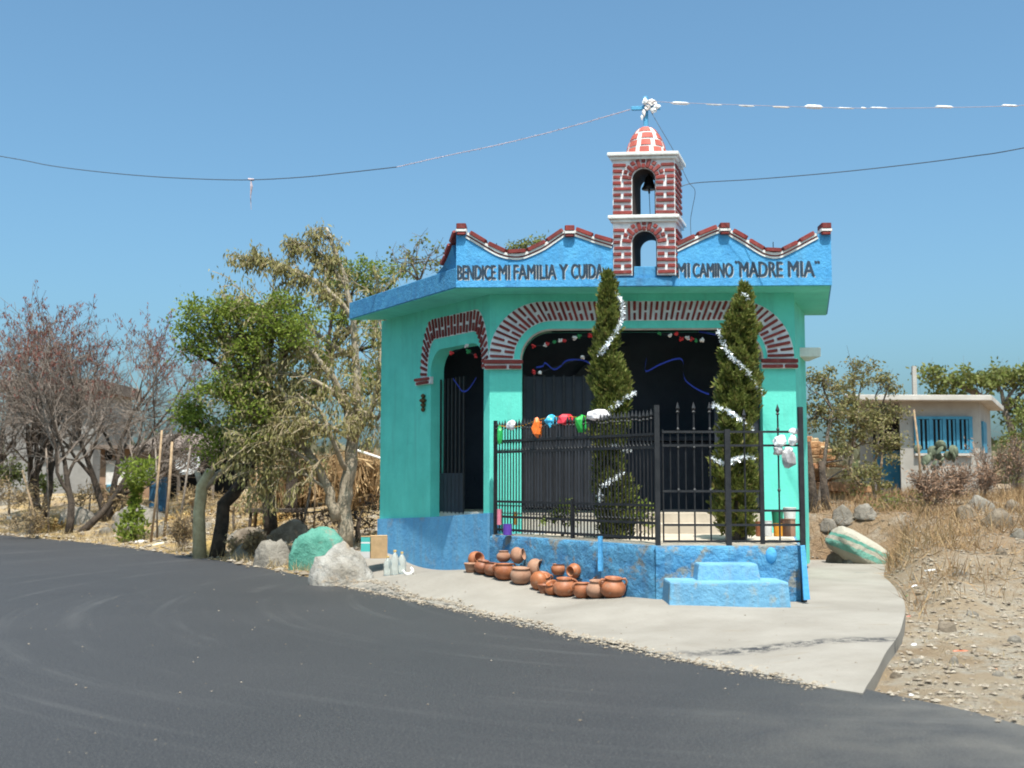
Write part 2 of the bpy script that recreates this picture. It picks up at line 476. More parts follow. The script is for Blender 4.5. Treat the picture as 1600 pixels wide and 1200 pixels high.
xs = np.concatenate([np.arange(-420, -40, 20), np.arange(-40, -8, 0.8), np.arange(-8, 9.5, 0.14), np.arange(9.5, 40, 0.9), np.arange(40, 421, 20)])
ys = np.concatenate([np.arange(-60, 4.2, 4), np.arange(4.2, 19.5, 0.14), np.arange(19.5, 46, 0.6), np.arange(46, 120, 6), np.arange(120, 900, 60)])
GX, GY = np.meshgrid(xs, ys)
GZ = ground_z(GX.ravel(), GY.ravel()).reshape(GX.shape)
nx, ny = len(xs), len(ys)
V = np.stack([GX.ravel(), GY.ravel(), GZ.ravel()], 1)
ii = (np.arange(ny - 1)[:, None] * nx + np.arange(nx - 1)[None, :]).ravel()
F = np.stack([ii, ii + 1, ii + nx + 1, ii + nx], 1)
gme = bpy.data.meshes.new("ground")
gme.from_pydata(V.tolist(), [], F.tolist()); gme.update()
gme.polygons.foreach_set("use_smooth", np.ones(len(gme.polygons), dtype=bool))
m, nt, p = newmat('dry_earth')
co = coords(nt, True)
c = ramp(nt, nz(nt, co, 0.55, 8, 0.65), [(0.36, (0.265, 0.186, 0.115)), (0.5, (0.345, 0.258, 0.172)), (0.64, (0.40, 0.325, 0.24))])
c = mix(nt, ramp(nt, nz(nt, co, 3.2, 9, 0.7), [(0.47, (0, 0, 0)), (0.66, (1, 1, 1))]), c, (0.41, 0.365, 0.305))
c = mix(nt, ramp(nt, nz(nt, co, 8.5, 9, 0.75), [(0.56, (0, 0, 0)), (0.70, (.8, .8, .8))]), c, (0.19, 0.145, 0.10))
sep = nt.nodes.new("ShaderNodeSeparateXYZ"); nt.links.new(co, sep.inputs[0])
strawm = nt.nodes.new("ShaderNodeMapRange"); nt.links.new(sep.outputs[0], strawm.inputs[0])
strawm.inputs[1].default_value = 2.0; strawm.inputs[2].default_value = -3.0; strawm.inputs[3].default_value = 0.0; strawm.inputs[4].default_value = 1.0
mm = nt.nodes.new("ShaderNodeMath"); mm.operation = 'MULTIPLY'
nt.links.new(strawm.outputs[0], mm.inputs[0]); nt.links.new(ramp(nt, nz(nt, co, 1.4, 8, 0.7), [(0.42, (0, 0, 0)), (0.58, (1, 1, 1))]), mm.inputs[1])
c = mix(nt, mm.outputs[0], c, (0.40, 0.265, 0.11))
bk = nt.nodes.new("ShaderNodeMapRange"); nt.links.new(sep.outputs[1], bk.inputs[0]); bk.inputs[1].default_value = 10.5; bk.inputs[2].default_value = 15.0; bk.inputs[3].default_value = 0.0; bk.inputs[4].default_value = 0.8
bk2 = nt.nodes.new("ShaderNodeMath"); bk2.operation = 'MULTIPLY'; nt.links.new(bk.outputs[0], bk2.inputs[0]); nt.links.new(ramp(nt, nz(nt, co, 1.1, 8, 0.7), [(0.40, (0, 0, 0)), (0.58, (1, 1, 1))]), bk2.inputs[1])
inv = nt.nodes.new("ShaderNodeMath"); inv.operation = 'SUBTRACT'; inv.inputs[0].default_value = 1.0; nt.links.new(strawm.outputs[0], inv.inputs[1])
bk3 = nt.nodes.new("ShaderNodeMath"); bk3.operation = 'MULTIPLY'; nt.links.new(bk2.outputs[0], bk3.inputs[0]); nt.links.new(inv.outputs[0], bk3.inputs[1])
c = mix(nt, bk3.outputs[0], c, (0.25, 0.155, 0.085))      # the browner soil of the bank above the track
nt.links.new(c, p.inputs["Base Color"]); p.inputs["Roughness"].default_value = 0.95; p.inputs["Specular IOR Level"].default_value = 0.15
b1 = bump(nt, nz(nt, co, 7, 10, 0.75), 1.0, 0.10); nt.links.new(bump(nt, nz(nt, co, 45, 6, 0.7), 0.7, 0.012, b1), p.inputs["Normal"])
gme.materials.append(m)
ground = link_mesh("ground", gme); tag(ground, kind="structure")

# road
m, nt, p = newmat('fresh_asphalt')
co = coords(nt, True)
vs = nt.nodes.new("ShaderNodeVectorMath"); vs.operation = 'SUBTRACT'; vs.inputs[1].default_value = (3.0, 13.2, 0); nt.links.new(co, vs.inputs[0])
ln = nt.nodes.new("ShaderNodeVectorMath"); ln.operation = 'LENGTH'; nt.links.new(vs.outputs[0], ln.inputs[0])
sp = nt.nodes.new("ShaderNodeSeparateXYZ"); nt.links.new(vs.outputs[0], sp.inputs[0])
an = nt.nodes.new("ShaderNodeMath"); an.operation = 'ARCTAN2'; nt.links.new(sp.outputs[1], an.inputs[0]); nt.links.new(sp.outputs[0], an.inputs[1])
cb = nt.nodes.new("ShaderNodeCombineXYZ"); nt.links.new(ln.outputs["Value"], cb.inputs[0]); nt.links.new(an.outputs[0], cb.inputs[1])
mp = nt.nodes.new("ShaderNodeMapping"); mp.inputs["Scale"].default_value = (2.6, 0.55, 1); nt.links.new(cb.outputs[0], mp.inputs[0])
tyre = ramp(nt, nz(nt, mp.outputs[0], 1.6, 4, 0.55, 0.25), [(0.54, (0, 0, 0)), (0.72, (1, 1, 1))])
patch = ramp(nt, nz(nt, co, 0.55, 4, 0.6), [(0.38, (0, 0, 0)), (0.66, (1, 1, 1))])
base = mix(nt, ramp(nt, nz(nt, co, 0.35, 5, 0.6), [(0.35, (0, 0, 0)), (0.65, (1, 1, 1))]), (0.023, 0.0225, 0.0245), (0.032, 0.0305, 0.032))
base = mix(nt, ramp(nt, nz(nt, co, 75, 4, 0.75), [(0.48, (0, 0, 0)), (0.70, (1, 1, 1))]), base, (0.095, 0.091, 0.088))
mt = nt.nodes.new("ShaderNodeMath"); mt.operation = 'MULTIPLY'; nt.links.new(tyre, mt.inputs[0]); nt.links.new(patch, mt.inputs[1])
mt2 = nt.nodes.new("ShaderNodeMath"); mt2.operation = 'MULTIPLY'; mt2.inputs[1].default_value = 0.36; nt.links.new(mt.outputs[0], mt2.inputs[0])
base = mix(nt, mt2.outputs[0], base, (0.135, 0.13, 0.125))
# dust drifting in from the dirt track on the right
du = nt.nodes.new("ShaderNodeVectorMath"); du.operation = 'DISTANCE'; du.inputs[1].default_value = (3.6, 5.4, 0); nt.links.new(co, du.inputs[0])
dr = nt.nodes.new("ShaderNodeMapRange"); nt.links.new(du.outputs["Value"], dr.inputs[0]); dr.inputs[1].default_value = 0.6; dr.inputs[2].default_value = 3.0; dr.inputs[3].default_value = 0.75; dr.inputs[4].default_value = 0.0
dm = nt.nodes.new("ShaderNodeMath"); dm.operation = 'MULTIPLY'; nt.links.new(dr.outputs[0], dm.inputs[0]); nt.links.new(ramp(nt, nz(nt, co, 2.2, 7, 0.65), [(0.3, (.1, .1, .1)), (0.7, (1, 1, 1))]), dm.inputs[1])
base = mix(nt, dm.outputs[0], base, (0.15, 0.135, 0.115))
nt.links.new(base, p.inputs["Base Color"])
p.inputs["Roughness"].default_value = 0.62; p.inputs["Specular IOR Level"].default_value = 0.35
nt.links.new(bump(nt, nz(nt, co, 110, 4, 0.7), 0.55, 0.006), p.inputs["Normal"])
mb = MB()
redge = []
for a, b in zip(EDGE[:-1], EDGE[1:]):
    n = max(1, int((b - a).length / 0.14)) if a.y < 30 and a.x < 5 else 1
    nrm = Vector((-(b - a).y, (b - a).x, 0)).normalized()
    for i in range(n):
        q = a + (b - a) * (i / n)
        if n > 1: q = q + nrm * (0.035 * mnoise.noise(q * 1.3) + 0.03 * mnoise.noise(q * 5.0))
        redge.append(q)
redge.append(EDGE[-1])
mb.poly([(q.x, q.y, 0.0) for q in redge] + [(40, -14, 0), (8, -14, 0), (-12, -10, 0), (-20, 6, 0), (-40, 28, 0), (-90, 72, 0)])
road = mb.build("road", m); tag(road, kind="structure")

# concrete apron
m, nt, p = newmat('pale_concrete')
co = coords(nt, True)
c = ramp(nt, nz(nt, co, 1.1, 8, 0.6), [(0.33, (0.215, 0.19, 0.162)), (0.66, (0.28, 0.252, 0.22))])
c = mix(nt, ramp(nt, nz(nt, co, 26, 6, 0.7), [(0.60, (0, 0, 0)), (0.74, (.8, .8, .8))]), c, (0.20, 0.165, 0.13))
c = mix(nt, ramp(nt, nz(nt, coords(nt, True, (0.6, 2.4, 1)), 2.2, 8, 0.7), [(0.60, (0, 0, 0)), (0.72, (.6, .6, .6))]), c, (0.20, 0.155, 0.105))
# tar smeared along the joint near the road: a ragged dark band with a shape of its own
sx = nt.nodes.new("ShaderNodeSeparateXYZ"); nt.links.new(co, sx.inputs[0])
jl = nt.nodes.new("ShaderNodeMath"); jl.operation = 'MULTIPLY_ADD'; jl.inputs[1].default_value = -0.15; nt.links.new(sx.outputs[0], jl.inputs[0]); nt.links.new(sx.outputs[1], jl.inputs[2])
wob = nt.nodes.new("ShaderNodeMath"); wob.operation = 'MULTIPLY_ADD'; wob.inputs[1].default_value = 0.42; nt.links.new(nz(nt, co, 2.6, 10, 0.8), wob.inputs[0]); nt.links.new(jl.outputs[0], wob.inputs[2])
df = nt.nodes.new("ShaderNodeMath"); df.operation = 'SUBTRACT'; df.inputs[1].default_value = 8.40 + 0.21; nt.links.new(wob.outputs[0], df.inputs[0])
ab = nt.nodes.new("ShaderNodeMath"); ab.operation = 'ABSOLUTE'; nt.links.new(df.outputs[0], ab.inputs[0])
band = ramp(nt, ab.outputs[0], [(0.045, (1, 1, 1)), (0.17, (0, 0, 0))])
fine = ramp(nt, nz(nt, co, 9, 10, 0.8), [(0.45, (0.0, 0.0, 0.0)), (0.54, (1, 1, 1))])
bm_ = nt.nodes.new("ShaderNodeMath"); bm_.operation = 'MULTIPLY'; nt.links.new(band, bm_.inputs[0]); nt.links.new(fine, bm_.inputs[1])
gate = ramp(nt, sx.outputs[0], [(0.0, (0, 0, 0)), (1.0, (1, 1, 1))])
gr = nt.nodes.new("ShaderNodeMapRange"); nt.links.new(sx.outputs[0], gr.inputs[0]); gr.inputs[1].default_value = 1.0; gr.inputs[2].default_value = 1.7; gr.inputs[3].default_value = 0.35; gr.inputs[4].default_value = 1.0
gm = nt.nodes.new("ShaderNodeMath"); gm.operation = 'MULTIPLY'; nt.links.new(bm_.outputs[0], gm.inputs[0]); nt.links.new(gr.outputs[0], gm.inputs[1])
c = mix(nt, gm.outputs[0], c, (0.035, 0.035, 0.04))
nt.links.new(c, p.inputs["Base Color"]); p.inputs["Roughness"].default_value = 0.9; p.inputs["Specular IOR Level"].default_value = 0.2
b1 = bump(nt, nz(nt, co, 5, 9, 0.65), 0.5, 0.03); nt.links.new(bump(nt, nz(nt, co, 60, 5, 0.7), 0.4, 0.006, b1), p.inputs["Normal"])
mb = MB()
NT, NW = 90, 46
grid = []
for i in range(NT + 1):
    row = []
    for j in range(NW + 1):
        x, y = apron_pt(i / NT, j / NW)
        if j == 0:
            k = 0.05 * mnoise.noise(Vector((x * 1.6, y * 1.6, 4))) + 0.018 * mnoise.noise(Vector((x * 5, y * 5, 4)))
            x += k * 0.75; y += k * 0.65
        z = float(apron_z(x, y)) + 0.008 * mnoise.noise(Vector((x * 1.5, y * 1.5, 0)))
        Lw = float(np.linalg.norm(along(ABACK, i / NT) - along(AFRONT, i / NT)))
        z = 0.008 + (z - 0.008) * float(sstep(0.04 + (j / NW) * Lw / 0.55))
        row.append((x, y, z))
    grid.append(row)
vs = [q for r in grid for q in r]
fs = [(i * (NW + 1) + j, (i + 1) * (NW + 1) + j, (i + 1) * (NW + 1) + j + 1, i * (NW + 1) + j + 1) for i in range(NT) for j in range(NW)]
mb.mesh(vs, fs)
ring = [grid[i][0] for i in range(NT + 1)] + [grid[NT][j] for j in range(1, NW + 1)] + [grid[i][NW] for i in range(NT - 1, -1, -1)] + [grid[0][j] for j in range(NW - 1, 0, -1)]
for a, b in zip(ring, ring[1:] + ring[:1]):
    def low(q): return (q[0], q[1], min(q[2] - 0.08, -0.25))
    mb.poly([a, low(a), low(b), b])
apron = mb.build("pavement", m); tag(apron, kind="structure")
M['concrete'] = m

# ---------------------------------------------------------------- the roadside chapel
TH = R(2.0)
UF = Vector((math.cos(TH), -math.sin(TH), 0)); VF = Vector((math.sin(TH), math.cos(TH), 0)); ZZ = Vector((0, 0, 1))
Z_EAVE = 3.57
SL = Vector((-0.66, 13.28, 0))
SR = SL + UF * 4.395
BL = Vector((-2.31, 16.0, 0)); BR = Vector((4.34, 15.52, 0))
OV = 0.50
chapel = empty("chapel", (1.3, 14.0, 0.2), "small teal and blue roadside chapel with red brick belfry and arched front", "chapel")
NF = -VF
def fplane(px, py, off=0.0):        # pixel -> point on the parapet plane (off metres behind it)
    return on_plane(px, py, SL + VF * off, NF)
def fuz(px, py, off=0.0):
    q = fplane(px, py, off) - SL
    return q.dot(UF), q.z
def FP(u, z, off=0.0):
    return SL + UF * u + VF * off + ZZ * z

# roof slab
mb = MB()
slab = [SL + VF * 0.02, SR + VF * 0.02, BR, BL]
mb.prism([q + ZZ * Z_EAVE for q in slab], ZZ * 0.235)
roof = mb.build("roof", M['fascia'], chapel, bevel=0.008)
mb = MB()                            # painted soffit, a thin coat under the slab
cen = sum(slab, Vector()) / 4
mb.prism([(q + (cen - q) * 0.006) + ZZ * (Z_EAVE - 0.012) for q in slab], ZZ * 0.010)
mb.build("soffit", M['teal'], roof)

# parapet: wavy front wall
prof_l = [(705, 362), (722, 362), (750, 378), (774, 392), (790, 398), (806, 400), (821, 397.5), (847, 386), (865, 374), (880, 364), (890, 361), (902, 364), (930, 374), (957, 382)]
prof_r = [(1056, 388), (1085, 374), (1117, 360), (1132, 357), (1141, 363), (1165, 377), (1189, 392), (1200, 396.5), (1210, 398), (1221, 396), (1243, 385), (1267, 372), (1291, 360), (1309, 359)]
def smooth_pts(uz, n):
    """resample a (u,z) list with a Catmull-Rom curve"""
    out = []
    P = [np.array(q) for q in uz]
    for i in range(len(P) - 1):
        p0 = P[max(i - 1, 0)]; p1 = P[i]; p2 = P[i + 1]; p3 = P[min(i + 2, len(P) - 1)]
        for k in range(n):
            t = k / n
            out.append(0.5 * ((2 * p1) + (-p0 + p2) * t + (2 * p0 - 5 * p1 + 4 * p2 - p3) * t * t + (-p0 + 3 * p1 - 3 * p2 + p3) * t ** 3))
    out.append(P[-1])
    return out
PL = [fuz(*q) for q in prof_l]; PR = [fuz(*q) for q in prof_r]
PL[0] = (0.0, PL[0][1]); PR[-1] = (4.395, PR[-1][1])
PT = 0.15
parapet_bottom = Z_EAVE - 0.004
mb = MB()
top = smooth_pts(PL, 3)
u_tl = PL[-1][0] + 0.05; u_tr = PR[0][0] - 0.05
mb.prism([FP(0, parapet_bottom)] + [FP(u_tl, parapet_bottom)] + [FP(q[0], q[1]) for q in reversed(top + [np.array((u_tl, top[-1][1]))])], VF * PT)
parapet = mb.build("parapet", M['blue'], chapel)
mb = MB()
top_r = smooth_pts(PR, 3)
mb.prism([FP(u_tr, parapet_bottom)] + [FP(4.395, parapet_bottom)] + [FP(q[0], q[1]) for q in reversed([np.array((u_tr, top_r[0][1]))] + top_r)], VF * PT)
mb.build("parapet_wing", M['blue'], parapet)
mb = MB()                            # the low wall under the belfry
mb.prism([FP(u_tl + 0.001, parapet_bottom, -0.03), FP(u_tr - 0.001, parapet_bottom, -0.03), FP(u_tr - 0.001, 3.66, -0.03), FP(u_tl + 0.001, 3.66, -0.03)], VF * 0.45)
mb.build("belfry_ledge", M['fascia'], parapet)
# side return sweeping down to the slab
eL = (BL - SL).normalized(); inL = Vector((-eL.y, eL.x, 0)) * -1
if inL.x < 0: inL = -inL
mb = MB()
h0 = PL[0][1]
side = [(0.0, h0), (0.12, h0 - 0.14), (0.24, h0 - 0.27), (0.36, h0 - 0.36), (0.52, h0 - 0.42)]
pts = [SL + eL * s + ZZ * z for s, z in side]
zs = Z_EAVE + 0.2
mb.prism([SL + VF * 0.16 + ZZ * zs + inL * 0.01] + [SL + VF * 0.16 + ZZ * (h0 - 0.16) + inL * 0.01] + [q + inL * 0.012 for q in pts[1:]] + [SL + eL * 0.54 + ZZ * zs + inL * 0.012], inL * 0.14)
mb.build("parapet_return", M['fascia'], parapet)

# coping bricks along the waves, white mortar line under them
def run_coping(path, start, name_parent):
    P = [np.array(q, dtype=float) for q in path]
    L = [0]
    for a, b in zip(P[:-1], P[1:]): L.append(L[-1] + np.linalg.norm(b - a))
    def pt(s):
        for i in range(len(P) - 1):
            if s <= L[i + 1] or i == len(P) - 2:
                k = (s - L[i]) / max(1e-6, L[i + 1] - L[i]); return P[i] + (P[i + 1] - P[i]) * k
    s = 0.0; n = max(1, round(L[-1] / 0.24)); step = L[-1] / n
    for i in range(n):
        a = pt(i * step + 0.012); b = pt((i + 1) * step - 0.012)
        mid = (a + b) / 2; d = b - a; ln = np.linalg.norm(d); d = d / ln
        ax = UF * d[0] + ZZ * d[1]; up = UF * -d[1] + ZZ * d[0]
        c = FP(mid[0], mid[1], PT / 2 - 0.01) + up * 0.036
        piece("coping_brick", M['red'], name_parent, c, (ax, VF, up), (ln, PT + 0.06, 0.052))
    # mortar bed and the white band on the face
    mb = MB()
    dense = [pt(L[-1] * i / 40) for i in range(41)]
    for off, th, y0, dep in ((0.008, 0.030, -0.022, PT + 0.03), (-0.035, 0.022, -0.012, 0.03)):
        lo = []; hi = []
        for i, q in enumerate(dense):
            t = dense[min(i + 1, 40)] - dense[max(i - 1, 0)]; t = t / np.linalg.norm(t)
            nrm = np.array((-t[1], t[0]))
            lo.append(FP(*(q + nrm * (off - th / 2)), y0)); hi.append(FP(*(q + nrm * (off + th / 2)), y0))
        mb.prism(lo + list(reversed(hi)), VF * dep)
    mb.build("mortar_bed", M['white'], name_parent)
    # thin red fillet under the white band
    mb = MB()
    lo = []; hi = []
    for i, q in enumerate(dense):
        t = dense[min(i + 1, 40)] - dense[max(i - 1, 0)]; t = t / np.linalg.norm(t); nrm = np.array((-t[1], t[0]))
        lo.append(FP(*(q + nrm * -0.022), -0.016)); hi.append(FP(*(q + nrm * -0.010), -0.016))
    mb.prism(lo + list(reversed(hi)), VF * 0.02)
    mb.build("red_fillet", M['red'], name_parent)
def sub(path, a, b): return [q for q in path if a <= q[0] <= b]
tl = top; trr = top_r
u_p2 = fuz(890, 358)[0]; u_p3 = fuz(1132, 354)[0]
run_coping(sub(tl, 0.13, u_p2 - 0.045), 0, parapet)
run_coping(sub(tl, u_p2 + 0.045, 9), 0, parapet)
run_coping(sub(trr, -1, u_p3 - 0.045), 0, parapet)
run_coping(sub(trr, u_p3 + 0.045, 4.395 - 0.13), 0, parapet)
for u, zt in ((0.06, fuz(713, 350)[1]), (u_p2, fuz(890, 353)[1]), (u_p3, fuz(1132, 349)[1]), (4.335, fuz(1303, 349)[1])):
    piece("end_brick", M['red'], parapet, FP(u, zt - 0.035, PT / 2 - 0.02), (UF, VF, ZZ), (0.115, PT + 0.09, 0.07))
    piece("end_mortar", M['white'], parapet, FP(u, zt - 0.085, PT / 2 - 0.02), (UF, VF, ZZ), (0.135, PT + 0.08, 0.035))
    piece("end_brick", M['red'], parapet, FP(u, zt - 0.118, PT / 2 - 0.018), (UF, VF, ZZ), (0.105, PT + 0.07, 0.034))
for i in range(3):                   # dark red bricks down the side return
    a = Vector(pts[i]); b = Vector(pts[i + 1]); mid = (a + b) / 2 + inL * 0.07; d = (b - a).normalized()
    piece("coping_brick", M['red'], parapet, mid + d.cross(inL).normalized() * (0.03 if d.cross(inL).z > 0 else -0.03), (d, inL, d.cross(inL)), ((b - a).length - 0.015, 0.2, 0.05))

# lettering
def word_mesh(txt):
    cu = bpy.data.curves.new("txt", 'FONT'); cu.body = txt; cu.size = 1.0; cu.offset = 0.0; cu.resolution_u = 3; cu.fill_mode = 'FRONT'
    o = bpy.data.objects.new("txt", cu); COL.objects.link(o)
    bpy.context.view_layer.update()
    me = bpy.data.meshes.new_from_object(o.evaluated_get(bpy.context.evaluated_depsgraph_get()))
    bpy.data.objects.remove(o); bpy.data.curves.remove(cu)
    co = np.array([v.co[:] for v in me.vertices]); fs = [tuple(f.vertices) for f in me.polygons]
    bpy.data.meshes.remove(me)
    return co, fs
def put_word(txt, x0, x1, yt, yb, shadow=True, name="lettering"):
    co, fs = word_mesh(txt)
    mn = co.min(0); mx = co.max(0); n = (co - mn) / np.maximum(1e-9, mx - mn)
    u0, z0 = fuz(x0, yb); u1, z1 = fuz(x1, yt)
    for off, du, dz, mt, nm in (((-0.003), 0, 0, M['letter'], name),) + (((-0.0015), 0.012, -0.014, M['white'], "letter_highlight"),) * (1 if shadow else 0):
        mb = MB()
        for sx_, sz_, so_ in ((-0.008, 0.004, -0.0004), (0.008, -0.004, -0.0008), (0.0, -0.005, -0.0012)) if nm == name else ():
            mb.mesh([FP(u0 + a[0] * (u1 - u0) + sx_, z0 + a[1] * (z1 - z0) + sz_ + 0.004 * mnoise.noise(Vector((a[0] * 9, len(txt), 0))), off + so_) for a in n], fs)
        rr = random.Random(hash(txt) % 1000)
        mb.mesh([FP(u0 + a[0] * (u1 - u0) + du, z0 + a[1] * (z1 - z0) + dz + 0.004 * mnoise.noise(Vector((a[0] * 9, len(txt), 0))), off) for a in n], fs)
        o = mb.build(nm, mt, chapel)
for w in (("BENDICE", 715, 774, 415.5, 436), ("MI", 779.5, 796.5, 415, 435.5), ("FAMILIA", 803, 869, 414.5, 435), ("Y", 874, 887, 414, 434.5), ("CUIDA", 893, 942, 413.5, 434),
          ("MI", 1058, 1077, 412, 432), ("CAMINO", 1083, 1145, 412, 432), ("MADRE", 1156, 1222, 410, 431.5), ("MIA", 1232, 1272, 409, 431)):
    put_word(w[0], w[1], w[2], w[3] - 1.2, w[4] + 0.8)
for x0 in (1149, 1273.5):
    put_word("¨", x0, x0 + 6.5, 407.5, 411.5, False)

# ------------- walls
def offset_back(px, py): return fuz(px, py, OV)
u_l0 = fuz(765, 600, OV)[0]; u_l1 = fuz(815.5, 600, OV)[0]; u_r0 = fuz(1191, 600, OV)[0]; u_r1 = fuz(1243.5, 600, OV)[0]
WC = FP(u_l0, 0, OV); WB = Vector((-1.86, 16.1, 0)); WR = FP(u_r1, 0, OV); WRB = Vector((3.98, 15.35, 0))
Z_PLAT = 0.66; Z_FLOOR = 0.90
z_top = fuz(1000, 516, OV)[1]
rc = 0.36
def round_opening(u0, u1, zt, r, n=10):
    """left side up, over and down: list of (u,z) along the opening from bottom-left to bottom-right (above z bottom)"""
    out = []
    for i in range(n + 1):
        a = math.pi - (math.pi / 2) * i / n
        out.append((u0 + r + r * math.cos(a), zt - r + r * math.sin(a)))
    for i in range(n + 1):
        a = math.pi / 2 - (math.pi / 2) * i / n
        out.append((u1 - r + r * math.cos(a), zt - r + r * math.sin(a)))
    return out
arch = round_opening(u_l1, u_r0, z_top, rc)
ZT = Z_EAVE - 0.013
mb = MB()
outline = [(u_l0, 0.30), (u_l0, ZT), (u_r1, ZT), (u_r1, 0.30), (u_r0, 0.30)] + list(reversed(arch)) + [(u_l1, 0.30)]
mb.prism([FP(u, z, OV) for u, z in outline], VF * 0.2)
front_wall = mb.build("front_wall", M['teal'], chapel)
# tan rim of the arch
mb = MB()
arch2 = round_opening(u_l1 - 0.022, u_r0 + 0.022, z_top + 0.022, rc + 0.022)
mb.prism([FP(u, z, OV - 0.006) for u, z in arch] + [FP(u, z, OV - 0.006) for u, z in reversed(arch2)], VF * 0.19)
mb.build("arch_rim", M['tan_edge'], front_wall)

# left wall
EW = (WB - WC); LW = EW.length; EW = EW / LW
INW = Vector((EW.y, -EW.x, 0))
if INW.x < 0: INW = -INW
def lplane(px, py):
    q = on_plane(px, py, WC, -INW) - WC
    return q.dot(EW), q.z
def LP(s, z, off=0.0): return WC + EW * s + INW * off + ZZ * z
s_a = 0.13; s_b = lplane(672.5, 700)[0]
zl_top = lplane(712, 541)[1]
larch = round_opening(s_a, s_b, zl_top, 0.28, 8)
mb = MB()
mb.prism([LP(s, z) for s, z in [(0.0, 0.25), (0.0, ZT), (LW, ZT), (LW, 0.25), (s_b, 0.25)] + list(reversed(larch)) + [(s_a, 0.25)]], INW * 0.2)
side_wall = mb.build("side_wall", M['teal'], chapel)
# right and back walls, floor
mb = MB()
eR = (WRB - WR).normalized(); inR = Vector((-eR.y, eR.x, 0)); inR = inR if inR.x < 0 else -inR
mb.prism([WR + VF * 0.201 + ZZ * 0.2, WRB + ZZ * 0.2, WRB + ZZ * ZT, WR + VF * 0.201 + ZZ * ZT], inR * 0.18)
mb.build("right_wall", M['teal'], chapel)
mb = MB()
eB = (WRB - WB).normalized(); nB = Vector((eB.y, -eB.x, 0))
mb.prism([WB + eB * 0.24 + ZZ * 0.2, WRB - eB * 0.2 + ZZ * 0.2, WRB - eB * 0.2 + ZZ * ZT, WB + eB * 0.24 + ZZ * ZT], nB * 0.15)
mb.build("back_wall", M['inner_shade'], chapel)
mb = MB()
fl = [WC + VF * 0.1 + UF * 0.12, WR + VF * 0.1 - UF * 0.1, WRB - VF * 0.05 - UF * 0.1, WB - VF * 0.05 + UF * 0.2]
mb.prism([q + ZZ * 0.3 for q in fl], ZZ * (Z_FLOOR - 0.3))
mb.build("inner_floor", M['beige'], chapel)
mb = MB()
a = fuz(985, 820, OV)[0]; b = fuz(1150, 820, OV)[0]
mb.prism([FP(a, 0.5, OV - 0.28), FP(b, 0.5, OV - 0.28), FP(b, 0.5, OV + 0.15), FP(a, 0.5, OV + 0.15)], ZZ * 0.285)
mb.build("threshold_step", M['beige'], chapel, bevel=0.01)
# altar inside, in the same painted shade as the back wall
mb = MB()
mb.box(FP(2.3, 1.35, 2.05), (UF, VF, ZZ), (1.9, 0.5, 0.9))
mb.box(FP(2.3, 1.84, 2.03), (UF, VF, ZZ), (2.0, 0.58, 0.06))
mb.build("altar", M['inner_shade'], chapel, bevel=0.01)
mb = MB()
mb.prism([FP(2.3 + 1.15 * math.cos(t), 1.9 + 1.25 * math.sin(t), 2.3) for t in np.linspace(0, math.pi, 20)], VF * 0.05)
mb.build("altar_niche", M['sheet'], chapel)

# blue plinth of the side wall, a sloping painted base
mb = MB()
zc0 = lplane(757, 801)[1]; zc1 = lplane(672, 808)[1]; zc2 = lplane(598, 811)[1]
mb.prism([LP(-0.03, 0.0, -0.025), LP(-0.03, zc0, -0.025), LP(s_b, zc1, -0.025), LP(LW + 0.02, zc2, -0.025), LP(LW + 0.02, 0.0, -0.025)], INW * 0.22)
plinth = mb.build("plinth", M['plinth'], chapel)
mb = MB()
mb.prism([FP(u_l0 - 0.02, 0.05, OV - 0.025), FP(u_l0 - 0.02, zc0, OV - 0.025), FP(u_l0 + 0.12, zc0 - 0.02, OV - 0.025), FP(u_l0 + 0.12, 0.05, OV - 0.025)], VF * 0.03)
mb.build("plinth_corner", M['plinth'], plinth)

